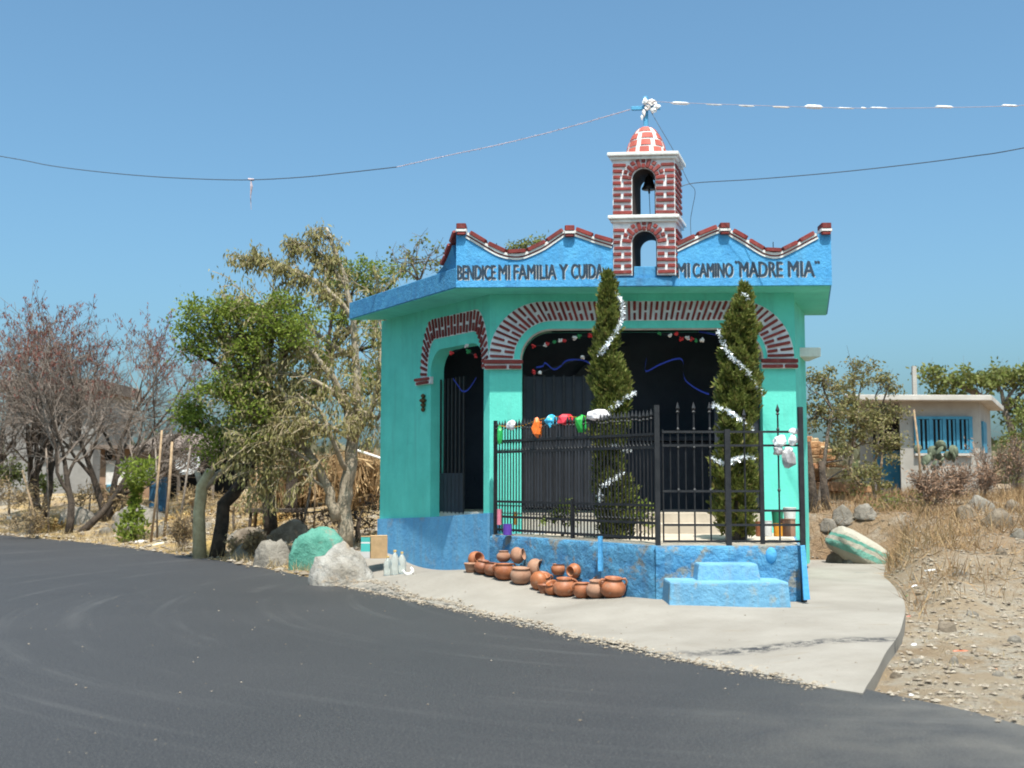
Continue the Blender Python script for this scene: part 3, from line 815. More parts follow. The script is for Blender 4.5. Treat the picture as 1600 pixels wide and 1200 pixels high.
# ------------- brick surrounds
surround = None
def brick_band(owner, P3, path_in, path_out, width_dir, period, prefix_mat, thick=0.018):
    """P3(u,z,off)->world; bricks fan between the two offset curves, every second one split in two"""
    def resample(path, n):
        P = [np.array(q, dtype=float) for q in path]; L = [0]
        for a, b in zip(P[:-1], P[1:]): L.append(L[-1] + np.linalg.norm(b - a))
        out = []
        for k in range(n + 1):
            s = L[-1] * k / n
            for i in range(len(P) - 1):
                if s <= L[i + 1] + 1e-9 or i == len(P) - 2:
                    t = (s - L[i]) / max(1e-9, L[i + 1] - L[i]); out.append(P[i] + (P[i + 1] - P[i]) * t); break
        return out, L[-1]
    _, Lm = resample([(np.array(a) + np.array(b)) / 2 for a, b in zip(path_in, path_out)], 10)
    n = int(Lm / period)
    # same parameter on both curves: resample the joint list by mid length
    mids = [(np.array(a) + np.array(b)) / 2 for a, b in zip(path_in, path_out)]
    L = [0]
    for a, b in zip(mids[:-1], mids[1:]): L.append(L[-1] + np.linalg.norm(b - a))
    def both(s):
        for i in range(len(mids) - 1):
            if s <= L[i + 1] + 1e-9 or i == len(mids) - 2:
                t = (s - L[i]) / max(1e-9, L[i + 1] - L[i])
                A = np.array(path_in[i]) * (1 - t) + np.array(path_in[i + 1]) * t
                B = np.array(path_out[i]) * (1 - t) + np.array(path_out[i + 1]) * t
                return A, B
    rr = random.Random(3)
    for k in range(n):
        A, B = both(L[-1] * (k + 0.5) / n)
        d = B - A; ln = np.linalg.norm(d); d = d / ln
        def w(q, off): return P3(q[0], q[1], off)
        radial = (w(A + d, 0) - w(A, 0)).normalized(); nrm = (w(A, 0) - w(A, 1)).normalized(); tang = radial.cross(nrm)
        segs = [(0.03, 0.97)] if k % 2 == 0 else [(0.02, 0.40 + rr.uniform(-.03, .03)), (0.52, 0.98)]
        for s0, s1 in segs:
            c = A + d * ln * (s0 + s1) / 2
            piece("brick", prefix_mat, owner, w(c, -thick * 0.5 - 0.004 + rr.uniform(-.002, .002)), (tang, radial, nrm), (period * rr.uniform(0.42, 0.54), ln * (s1 - s0), thick))
# front arch band
def fband(zt_px, xl_px, xr_px, zb_px, r):
    u0 = fuz(xl_px, 560, OV)[0]; u1 = fuz(xr_px, 560, OV)[0]; zt = fuz(1000, zt_px, OV)[1]
    return u0, u1, zt
def oct_path(u0, u1, zt, zb, ru, rz, n=14):
    out = [ ]
    for i in range(n + 1):
        a = math.pi - (math.pi / 2) * i / n
        out.append((u0 + ru + ru * math.cos(a), zb + rz * math.sin(a)))
    for i in range(1, n):
        t = i / n; out.append((u0 + ru + (u1 - u0 - 2 * ru) * t, zt))
    for i in range(n + 1):
        a = math.pi / 2 - (math.pi / 2) * i / n
        out.append((u1 - ru + ru * math.cos(a), zb + rz * math.sin(a)))
    return out
zb = fuz(1000, 560.5, OV)[1]
zo = fuz(1000, 470.5, OV)[1]; zi = fuz(1000, 501, OV)[1]
uo0 = fuz(763.5, 560, OV)[0]; uo1 = fuz(1241, 560, OV)[0]; ui0 = fuz(803, 560, OV)[0]; ui1 = fuz(1199, 560, OV)[0]
path_o = oct_path(uo0, uo1, zo, zb, 0.66, zo - zb); path_i = oct_path(ui0, ui1, zi, zb, 0.46, zi - zb)
mb = MB()
mb.prism([FP(u, z, OV - 0.004) for u, z in path_o] + [FP(u, z, OV - 0.004) for u, z in reversed(path_i)], VF * 0.01)
surround = mb.build("arch_surround", M['mortar'], chapel)
brick_band(surround, lambda u, z, off: FP(u, z, OV + off), path_i, path_o, None, 0.066, M['red'])
for (x0, x1) in ((752, 815), (1190, 1245)):      # impost courses on the two pillars
    a = fuz(x0, 567, OV)[0]; b = fuz(x1, 567, OV)[0]
    if x0 < 800: a = u_l0 - 0.06
    zt0 = fuz(900, 561.5, OV)[1]; zt1 = fuz(900, 577, OV)[1]
    mb = MB(); mb.prism([FP(a, zt1, OV - 0.03), FP(b, zt1, OV - 0.03), FP(b, zt0, OV - 0.03), FP(a, zt0, OV - 0.03)], VF * 0.05)
    imp = mb.build("impost", M['mortar'], surround)
    h = (zt0 - zt1)
    piece("brick", M['red'], surround, FP((a + b) / 2, zt0 - h * 0.24, OV - 0.03), (UF, VF, ZZ), ((b - a) + 0.02, 0.05, h * 0.42))
    piece("brick", M['red'], surround, FP(a + (b - a) * 0.30, zt1 + h * 0.22, OV - 0.03), (UF, VF, ZZ), ((b - a) * 0.60, 0.045, h * 0.36))
    piece("brick", M['red'], surround, FP(a + (b - a) * 0.83, zt1 + h * 0.22, OV - 0.03), (UF, VF, ZZ), ((b - a) * 0.36, 0.045, h * 0.36))
# side arch band
zb2 = lplane(660, 590)[1]; so1 = lplane(658, 560)[0]; si1 = lplane(668, 560)[0]
zo2 = lplane(715, 490)[1]; zi2 = lplane(715, 523)[1]
po = oct_path(0.015, so1, zo2, zb2, 0.30, zo2 - zb2, 10); pi = oct_path(0.16, si1, zi2, zb2, 0.20, zi2 - zb2, 10)
mb = MB()
mb.prism([LP(s, z, -0.004) for s, z in po] + [LP(s, z, -0.004) for s, z in reversed(pi)], INW * 0.01)
ss = mb.build("side_surround", M['mortar'], chapel)
brick_band(ss, lambda s, z, off: LP(s, z, off), pi, po, None, 0.075, M['red'])
mb = MB(); mb.prism([LP(si1 - 0.12, zb2 - 0.10, -0.03), LP(so1 + 0.10, zb2 - 0.10, -0.03), LP(so1 + 0.10, zb2 - 0.005, -0.03), LP(si1 - 0.12, zb2 - 0.005, -0.03)], INW * 0.05)
mb.build("impost", M['mortar'], ss)
piece("brick", M['red'], ss, LP((si1 + so1) / 2, zb2 - 0.028, -0.03), (EW, INW, ZZ), (0.38, 0.05, 0.04))
piece("brick", M['red'], ss, LP((si1 + so1) / 2 - 0.02, zb2 - 0.078, -0.03), (EW, INW, ZZ), (0.32, 0.05, 0.036))
# small bronze wall ornament on the side wall
mb = MB()
s0, z0 = lplane(664, 633)
for dz, r in ((0.0, 0.035), (0.06, 0.05), (0.12, 0.03), (-0.06, 0.028)):
    mb.lathe([(r * 0.4, -0.03), (r, -0.01), (r, 0.01), (r * 0.4, 0.03)], LP(s0, z0 + dz, -0.03), 8)
mb.build("wall_ornament", plain('tarnished_bronze', (0.10, 0.06, 0.025), 0.5, metal=0.5), chapel, smooth=True)

# ------------- belfry
UT = Vector((math.cos(R(5)), -math.sin(R(5)), 0)); VT = Vector((math.sin(R(17)), math.cos(R(17)), 0))
TB = FP(fuz(958, 400)[0], 0, -0.015)         # front-left edge line of the tower
def tplane(px, py):
    q = on_plane(px, py, TB, Vector((-UT.y, UT.x, 0)) * -1) - TB
    return q.dot(UT), q.z
def TP(u, z, d=0.0): return TB + UT * u + VT * d + ZZ * z
TW = tplane(1055, 350)[0]; TD = 0.50
belfry = None
def tier(x0, x1, ytop_arch, ybot, ytop, name):
    """one storey: two piers and an arched head, as an inverted U pushed back"""
    u0 = tplane(x0, ybot)[0]; u1 = tplane(x1, ybot)[0]
    zb_ = tplane(1000, ybot)[1]; zt_ = tplane(1000, ytop)[1]; za = tplane(1006, ytop_arch)[1]
    r = (u1 - u0) / 2
    arc = [((u0 + u1) / 2 + r * math.cos(a), za - r + r * math.sin(a)) for a in np.linspace(math.pi, 0, 15)]
    mb = MB()
    mb.prism([TP(*q) for q in [(0, zb_), (0, zt_), (TW, zt_), (TW, zb_), (u1, zb_)] + list(reversed(arc)) + [(u0, zb_)]], VT * TD)
    return mb, u0, u1, zb_, zt_, za, r
mb1, *t1 = tier(988, 1027, 361, 430, 347, "lower")
belfry = mb1.build("belfry", M['mortar'], chapel)
mb2, *t2 = tier(988, 1024.5, 263, 337, 249, "upper")
mb2.build("upper_stage", M['mortar'], belfry)
rr = random.Random(5)
dark_jamb = rough_mat('near_black_jamb', (0.02, 0.014, 0.014), (0.04, 0.028, 0.026), scale=6, rough=0.9)  # near-black colour for the inside of the belfry openings
for (u0, u1, zb_, zt_, za, r) in (t1, t2):
    zc = za - r                                     # springing line
    cu = (u0 + u1) / 2
    H = 0.071
    # dark lining of the opening
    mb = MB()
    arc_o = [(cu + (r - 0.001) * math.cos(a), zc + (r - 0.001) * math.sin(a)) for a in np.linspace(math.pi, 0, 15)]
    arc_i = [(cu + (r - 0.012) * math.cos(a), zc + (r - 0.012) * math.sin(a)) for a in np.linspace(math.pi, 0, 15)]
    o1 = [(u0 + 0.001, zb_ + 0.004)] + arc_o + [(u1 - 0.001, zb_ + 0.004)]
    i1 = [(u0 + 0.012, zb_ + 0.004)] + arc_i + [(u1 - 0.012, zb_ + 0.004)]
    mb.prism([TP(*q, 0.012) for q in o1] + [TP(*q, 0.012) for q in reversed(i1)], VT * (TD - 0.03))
    mb.build("arch_lining", dark_jamb, belfry)
    ro = r + 0.125
    n = int((zt_ - 0.004 - zb_) / H)
    for k in range(n):
        z = zb_ + H * (k + 0.5) + 0.004
        for (a, b, sgn) in ((0.0, u0, -1), (u1, TW, 1)):
            lo, hi = a + 0.004, b - 0.004
            if z > zc - 0.02:                       # beside the arch ring
                dz = z - zc
                if dz < ro: x = math.sqrt(max(0, ro * ro - dz * dz))
                else: x = 0.0
                if sgn < 0: hi = cu - x - 0.012
                else: lo = cu + x + 0.012
            if hi - lo < 0.03: continue
            segs = [(lo, hi)] if k % 2 == 0 or hi - lo < 0.15 else [(lo, (lo + hi) / 2 - 0.016), ((lo + hi) / 2 + 0.016, hi)]
            for s0, s1 in segs:
                piece("brick", M['red'], belfry, TP((s0 + s1) / 2, z, -0.004), (UT, VT, ZZ), (s1 - s0, 0.03, H * rr.uniform(0.47, 0.56)))
        # right-hand side face
        segs = [(0.02, TD - 0.02)] if k % 2 else [(0.02, TD / 2 - 0.015), (TD / 2 + 0.015, TD - 0.02)]
        for s0, s1 in segs:
            piece("brick", M['red'], belfry, TP(TW + 0.003, z, (s0 + s1) / 2), (VT, UT, ZZ), (s1 - s0, 0.03, H * 0.52))
    for k in range(11):                             # ring of arch bricks
        a = math.pi * (k + 0.5) / 11
        rad = UT * math.cos(a) + ZZ * math.sin(a); tg = UT * -math.sin(a) + ZZ * math.cos(a)
        ctr = TP(cu, zc, -0.006)
        if k % 2 == 0:
            piece("arch_brick", M['red'], belfry, ctr + rad * (r + 0.062), (rad, VT, tg), (0.108, 0.03, 0.042))
        else:
            piece("arch_brick", M['red'], belfry, ctr + rad * (r + 0.030), (rad, VT, tg), (0.046, 0.03, 0.040))
            piece("arch_brick", M['red'], belfry, ctr + rad * (r + 0.094), (rad, VT, tg), (0.046, 0.03, 0.046))
def cornice(ytop, ybot, ext, name):
    zt_ = tplane(1000, ytop)[1]; zb_ = tplane(1000, ybot)[1]
    mb = MB(); h = zt_ - zb_
    for k, (e, z0, z1) in enumerate(((ext * 0.55, zb_, zb_ + h * 0.45), (ext, zb_ + h * 0.45, zt_))):
        a = [TP(-e, z0, -e), TP(TW + e, z0, -e), TP(TW + e, z0, TD + e), TP(-e, z0, TD + e)]
        mb.prism(a, ZZ * (z1 - z0))
    mb.build(name, M['white'], belfry, bevel=0.012)
    return zt_
cornice(336.5, 347.5, 0.052, "cornice")
z_dome = cornice(238.5, 249.5, 0.055, "cornice")
# dome: eight-sided bulb, white core and red brick panels
dc = TP(TW / 2 - 0.01, 0, TD / 2)
zd1 = at(1010, 199, dc.y).z
DH = zd1 - z_dome; DR = 0.245
def dome_r(t): return DR * (1 - t) ** 0.62 * (1 + 0.28 * t) + 0.03 * t
mb = MB()
mb.lathe([(dome_r(t), z_dome + DH * t) for t in np.linspace(0, 1, 14)], dc, 28)
dome = mb.build("dome", M['white'], belfry, smooth=True)
rows = 4
for k in range(rows):
    t0 = k / rows + 0.03; t1_ = (k + 1) / rows - 0.03
    nb = (9, 8, 6, 4)[k]
    for j in range(nb):
        a0 = 2 * math.pi * (j + (0.5 if k % 2 else 0.12)) / nb; a1 = a0 + 2 * math.pi / nb - 0.055 / max(0.07, dome_r((t0 + t1_) / 2))
        vs = []
        for e in (0.0, 0.012):
            for tt in (t0, (t0 + t1_) / 2, t1_):
                for s in range(4):
                    an_ = a0 + (a1 - a0) * s / 3; rr_ = dome_r(tt) + e - 0.003
                    vs.append(dc + Vector((rr_ * math.cos(an_), rr_ * math.sin(an_), z_dome + DH * tt)))
        fs = [(12 + r_ * 4 + s, 12 + r_ * 4 + s + 1, 12 + (r_ + 1) * 4 + s + 1, 12 + (r_ + 1) * 4 + s) for r_ in range(2) for s in range(3)]
        per = [0, 1, 2, 3, 7, 11, 10, 9, 8, 4]
        fs += [(per[i], per[(i + 1) % 10], 12 + per[(i + 1) % 10], 12 + per[i]) for i in range(10)]
        mb = MB(); mb.mesh(vs, fs); mb.build("brick", M['domered'], belfry)
# cross
mb = MB()
ctop = at(1011, 151, dc.y).z
M['cross_blue'] = plain('turquoise_cross_paint', (0.07, 0.30, 0.50), 0.6)
mb.box(dc + ZZ * ((zd1 + ctop) / 2 - 0.03), (UT, VT, ZZ), (0.05, 0.05, ctop - zd1 + 0.06))
zarm = at(1011, 169, dc.y).z
mb.box(dc + ZZ * zarm, (UT, VT, ZZ), (0.34, 0.046, 0.046))
mb.build("cross", M['cross_blue'], belfry, bevel=0.005)
# bell with headstock and rope
mb = MB()
bc = TP((t2[0] + t2[1]) / 2 + 0.02, 0, TD * 0.5); zb0 = at(1010, 296, bc.y).z
mb.lathe([(0.088, 0), (0.092, 0.01), (0.07, 0.045), (0.056, 0.09), (0.05, 0.13), (0.038, 0.155), (0.012, 0.165), (0.012, 0.24)], bc + ZZ * zb0, 18)
bell_m = plain('dark_bell_bronze', (0.018, 0.015, 0.013), 0.45, metal=0.6)
bell = mb.build("bell", bell_m, belfry, smooth=True)
mb = MB()
mb.tube([bc + ZZ * (zb0 + 0.02), bc + ZZ * (zb0 - 0.05)], 0.012, 6)
mb.tube([bc + ZZ * (zb0 - 0.04), bc + ZZ * (t2[2] + 0.02) + UT * 0.01], 0.004, 5)
mb.build("clapper", bell_m, belfry)

# small concrete canopy behind the right wall
mb = MB()
q0 = at(1241, 551, 15.0); q1 = at(1273, 551, 15.0)
mb.abox(3.65, q1.x, 14.7, 15.3, q0.z - 0.085, q0.z + 0.035)
mb.build("canopy_slab", M['white'], chapel, bevel=0.008)
# metal drip pipe and steel rods on the roof
for px, py in ((1208, 378), (776, 380), (790, 386)):
    q = at(px, py, 15.2)
    mb = MB(); mb.tube([(q.x, q.y, Z_EAVE + 0.2), (q.x, q.y, q.z)], 0.006, 5); mb.build("rebar", M['iron'], chapel)

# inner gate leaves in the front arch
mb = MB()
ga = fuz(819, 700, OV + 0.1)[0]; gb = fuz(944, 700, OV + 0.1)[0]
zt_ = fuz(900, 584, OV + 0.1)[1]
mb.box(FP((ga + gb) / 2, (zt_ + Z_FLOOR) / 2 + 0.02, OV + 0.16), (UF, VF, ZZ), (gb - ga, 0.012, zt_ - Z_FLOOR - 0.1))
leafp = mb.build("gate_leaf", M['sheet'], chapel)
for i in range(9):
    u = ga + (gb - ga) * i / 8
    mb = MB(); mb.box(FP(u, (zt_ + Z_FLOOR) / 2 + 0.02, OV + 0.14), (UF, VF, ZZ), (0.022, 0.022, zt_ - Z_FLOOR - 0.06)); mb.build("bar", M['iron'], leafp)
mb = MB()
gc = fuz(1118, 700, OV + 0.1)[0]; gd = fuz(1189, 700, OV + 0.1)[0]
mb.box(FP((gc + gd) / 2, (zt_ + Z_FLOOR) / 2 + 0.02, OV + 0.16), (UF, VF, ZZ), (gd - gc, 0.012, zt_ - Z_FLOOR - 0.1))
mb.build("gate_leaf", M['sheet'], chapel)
# grille in the side opening
mb = MB()
sg0, sg1 = s_a + 0.7, s_b - 0.01
mb.box(LP((sg0 + sg1) / 2, 1.14, 0.15), (EW, INW, ZZ), (sg1 - sg0, 0.02, 0.5))
grille = mb.build("side_grille", M['sheet'], chapel)
for i in range(7):
    s = sg0 + (sg1 - sg0) * i / 6
    mb = MB(); mb.box(LP(s, 1.75, 0.15), (EW, INW, ZZ), (0.02, 0.02, 1.75)); mb.build("bar", M['iron'], grille)

# ------------- raised platform with steps
PA = at(767, 845, 13.45).xy.to_3d(); PC = at(1024, 845, 11.2).xy.to_3d(); PD = at(1252, 845, 11.2).xy.to_3d(); PE = Vector((3.42, 13.9, 0))
PC.z = PD.z = PA.z = 0
mb = MB()
mb.prism([q + ZZ * -0.05 for q in (PA, PC, PD, PE, WC + VF * 0.18 + UF * 0.3)], ZZ * (Z_PLAT + 0.05))
platform = mb.build("platform", M['old_blue'], chapel, bevel=0.015)
mb = MB()
cenp = (PA + PC + PD + PE) / 4
mb.prism([q + (cenp - q) * 0.03 + ZZ * (Z_PLAT + 0.001) for q in (PA, PC, PD, PE)], ZZ * 0.012)
mb.build("platform_screed", M['beige'], platform)
# hand-laid, uneven plaster over the two visible platform faces
mb = MB()
for A_, B_ in ((PA, PC), (PC, PD)):
    L_ = (B_ - A_).length; nx_ = int(L_ / 0.035); nz_ = 20; e_ = (B_ - A_) / L_; n_ = Vector((e_.y, -e_.x, 0)); vs = []
    for j in range(nz_ + 1):
        for i in range(nx_ + 1):
            q = A_ + e_ * (L_ * i / nx_) + ZZ * (-0.05 + (Z_PLAT + 0.035) * j / nz_)
            k = 0.016 + 0.014 * mnoise.noise(q * 2.6) + 0.010 * mnoise.noise(q * 7.5 + Vector((3, 1, 0))) + 0.005 * mnoise.noise(q * 19)
            if j == nz_: k *= 0.3
            vs.append(q + n_ * max(0.003, k))
    mb.mesh(vs, [(j * (nx_ + 1) + i, j * (nx_ + 1) + i + 1, (j + 1) * (nx_ + 1) + i + 1, (j + 1) * (nx_ + 1) + i) for j in range(nz_) for i in range(nx_)])
mb.build("plaster_coat", M['old_blue'], platform, smooth=True)
# rough bits on the platform wall: an oval boss and a broken patch
mb = MB()
q = at(1205, 868, 11.19)
mb.lathe([(0.002, -0.02), (0.06, -0.01), (0.072, 0.0), (0.06, 0.012), (0.002, 0.02)], q, 12, mat3=Matrix.Rotation(R(90), 3, 'X') @ Matrix.Diagonal((0.8, 1.15, 1)))
mb.build("wall_boss", M['blue'], platform, smooth=True)
mb = MB()
def step_block(x0, x1, yt, Yf, Yb, zt, zb, inset):
    a = at(x0, yt, Yf).x; b = at(x1, yt, Yf).x
    vs = [(a - inset, Yf - 0.03, zb), (b + inset, Yf - 0.03, zb), (b + inset, Yb, zb), (a - inset, Yb, zb), (a, Yf, zt), (b, Yf, zt), (b, Yb, zt), (a, Yb, zt)]
    m_ = MB(); m_.mesh(vs, [(0, 3, 2, 1), (4, 5, 6, 7), (0, 1, 5, 4), (1, 2, 6, 5), (2, 3, 7, 6), (3, 0, 4, 7)])
    return m_
steps = step_block(1047, 1232, 902, 10.72, 11.205, 0.352, -0.05, 0.03).build("lower_step", M['step_blue'], platform, bevel=0.02)
step_block(1092, 1184, 879, 10.93, 11.21, 0.505, 0.30, 0.03).build("upper_step", M['step_blue'], platform, bevel=0.018)

# ---------------------------------------------------------------- iron fence
fence = empty("iron_fence", (PC.x, PC.y, Z_PLAT), "black wrought iron fence with spear tips along the platform edge", "fence")
fdir = (PC - PA).normalized(); fin = Vector((-fdir.y, fdir.x, 0)); fin = fin if fin.x > 0 else -fin
FA = PA + fin * 0.05 + fdir * 0.02; FC = PC + fin * 0.02 + Vector((0.02, 0.06, 0))
RAILS = (1.755, 1.625, 1.05, 0.875, 0.725)
def spear_bar(name, parent, base, z0, z1, r=0.008, tip=True):
    mb = MB()
    b = Vector((base.x, base.y, 0))
    if tip:
        mb.tube([b + ZZ * z0, b + ZZ * (z1 - 0.10)], r, 5)
        mb.lathe([(r, 0), (r * 2.3, 0.012), (r * 1.2, 0.025), (r * 2.4, 0.05), (0.002, 0.11)], b + ZZ * (z1 - 0.11), 5)
    else:
        mb.tube([b + ZZ * z0, b + ZZ * z1], r, 5)
    return mb.build(name, M['iron'], parent)
nb = 50
proto = None
span = (FC - FA)
for i in range(nb):
    q = FA + span * ((i + 0.5) / nb)
    if proto is None:
        proto = spear_bar("picket", fence, q, 0.70, 2.00)
        p0 = Vector((q.x, q.y, 0))
    else:
        o = proto.copy(); COL.objects.link(o); o.parent = fence; o.location = (q.x - p0.x, q.y - p0.y, random.uniform(-0.012, 0.012))
ux = span.normalized()
for z in RAILS:
    mb = MB(); mb.box((FA + FC) / 2 + ZZ * z, (ux, fin, ZZ), (span.length, 0.022, 0.026)); mb.build("rail", M['iron'], fence)
for zr in (1.69, 0.96):                    # rings and scrolls between paired rails
    mb = MB()
    for i in range(nb):
        q = FA + span * (i / nb) + ZZ * zr
        n = 8
        pts = [q + ux * (0.026 * math.cos(2 * math.pi * k / n)) + ZZ * (0.05 * math.sin(2 * math.pi * k / n)) for k in range(n + 1)]
        mb.tube(pts, 0.006, 4, cap=False)
    mb.build("ring_row", M['iron'], fence)
for q, h in ((FA, 2.0), (FA + span * 0.52, 1.1)):
    mb = MB(); mb.box((q.x, q.y, (0.6 + h) / 2), (ux, fin, ZZ), (0.035, 0.035, h - 0.6)); mb.build("post", M['iron'], fence)
Yg = 11.26
def gx(px): return at(px, 750, Yg).x
for px, z0, z1, w in ((1027, 0.6, 2.04, 0.05), (1137, 0.6, 1.80, 0.055), (1190, 0.66, 1.78, 0.04)):
    mb = MB(); mb.box((gx(px), Yg, (z0 + z1) / 2), ((1, 0, 0), (0, 1, 0), (0, 0, 1)), (w, w, z1 - z0)); mb.build("post", M['iron'], fence)
mb = MB(); q = at(1250, 636, 11.13); mb.box((q.x, 11.13, (q.z + 0.05) / 2), ((1, 0, 0), (0, 1, 0), (0, 0, 1)), (0.046, 0.046, q.z - 0.05)); mb.build("corner_post", M['iron'], fence)
gate = None
for k, (z, x0, x1) in enumerate(((1.775, 1035, 1248), (1.64, 1035, 1248), (1.19, 1035, 1190), (1.00, 1035, 1248), (0.86, 1035, 1248), (0.70, 1035, 1248))):
    mb = MB(); mb.box(((gx(x0) + gx(x1)) / 2, Yg, z), ((1, 0, 0), (0, 1, 0), (0, 0, 1)), (gx(x1) - gx(x0), 0.02, 0.022)); mb.build("rail", M['iron'], fence)
for px, z1 in ((1036, 1.80), (1060, 2.07), (1085, 2.07), (1110, 2.07), (1164, 2.0), (1217, 2.05)):
    spear_bar("picket", fence, Vector((gx(px), Yg + 0.001, 0)), 0.70, z1, 0.009, z1 > 1.9)
for px in (1048, 1072, 1098):
    spear_bar("picket", fence, Vector((gx(px), Yg + 0.012, 0)), 1.0, 1.78, 0.007, False)
mb = MB()
for px in (1060, 1085, 1110, 1217):
    for z in (1.80, 1.62, 1.2):
        mb.lathe([(0.008, -0.02), (0.018, 0), (0.008, 0.02)], (gx(px), Yg, z), 6)
mb.build("collar", M['iron'], fence)

# leaning blue plank at the platform corner
mb = MB()
a = at(1256, 852, 11.05); b = at(1261, 937, 10.95)
mb.prism([at(1251, 853, 11.06), at(1258, 852, 11.06), at(1266, 937, 10.98), at(1256, 938, 10.98)], Vector((0, 0.03, 0)))
plank = mb.build("plank", M['blue'], origin=(b.x, b.y, b.z), bevel=0.003); tag(plank, "narrow blue plank leaning upright against the platform corner by the black post", "plank")
mb = MB(); mb.prism([at(934, 838, 11.75), at(939, 838, 11.75), at(940, 893, 11.72), at(934, 893, 11.72)], Vector((0.02, 0.03, 0)))
q = at(937, 893, 11.72)
plank = mb.build("plank", M['blue'], origin=tuple(q), bevel=0.003); tag(plank, "thin blue upright stake on the platform wall behind the clay pots", "plank")

# ---------------------------------------------------------------- leaves and branches
def unit_rows(n, rng):
    v = rng.normal(size=(n, 3)); return v / np.linalg.norm(v, axis=1, keepdims=True)
def leaf_quads(P, D, L, W, rng, fold=0.0):
    """diamond leaves at P along D; L, W arrays"""
    n = len(P); D = D / np.linalg.norm(D, axis=1, keepdims=True)
    S = np.cross(D, unit_rows(n, rng)); S /= np.linalg.norm(S, axis=1, keepdims=True) + 1e-9
    L = np.broadcast_to(np.asarray(L, dtype=float).reshape(-1, 1), (n, 1)); W = np.broadcast_to(np.asarray(W, dtype=float).reshape(-1, 1), (n, 1))
    return np.stack([P, P + D * L * 0.45 + S * W * 0.5, P + D * L, P + D * L * 0.45 - S * W * 0.5], 1)

def grow(rng, start, d, length, rad, level, spec, out, tips, up=0.0):
    """recursive branch: out gets (points, radii, level), tips gets (point, direction, level)"""
    sp = spec[level]
    n = sp['seg']; pts = [Vector(start)]; rads = [rad]; d = Vector(d).normalized()
    for i in range(n):
        d = (d + Vector((rng.normal(), rng.normal(), rng.normal())) * sp['wob'] + ZZ * sp.get('up', 0)).normalized()
        pts.append(pts[-1] + d * (length / n)); rads.append(rad * (1 - (1 - sp.get('taper', 0.45)) * (i + 1) / n))
    out.append((pts, rads, level))
    if level + 1 < len(spec):
        k = sp['kids']; k = int(k + rng.integers(-1, 2)) if k > 2 else k
        for j in range(max(1, k)):
            t = sp.get('from', 0.3) + (1 - sp.get('from', 0.3)) * (j + rng.uniform(0.2, 1.0)) / max(1, k)
            t = min(t, 0.999); i = int(t * n); f = t * n - i
            p = pts[i] + (pts[i + 1] - pts[i]) * f
            ax = (pts[i + 1] - pts[i]).normalized()
            side = ax.cross(Vector(rng.normal(size=3))).normalized()
            an = sp['ang'] * rng.uniform(0.65, 1.25)
            nd = ax * math.cos(an) + side * math.sin(an)
            grow(rng, p, nd, length * sp['ratio'] * rng.uniform(0.7, 1.2), rads[i] * sp.get('rr', 0.6), level + 1, spec, out, tips)
        if sp.get('cont', True):
            grow(rng, pts[-1], d, length * sp['ratio'], rads[-1], level + 1, spec, out, tips)
    else:
        for i in range(1, len(pts)): tips.append((pts[i], (pts[i] - pts[i - 1]).normalized()))
def wood_mesh(out, minr=0.0, sides=(7, 6, 5, 4, 3, 3)):
    mb = MB()
    for pts, rads, lv in out:
        mb.tube(pts, [max(r, minr) for r in rads], sides[min(lv, len(sides) - 1)], cap=(lv == 0))
    return mb
def npv(vs): return np.array([tuple(v) for v in vs], dtype=float)

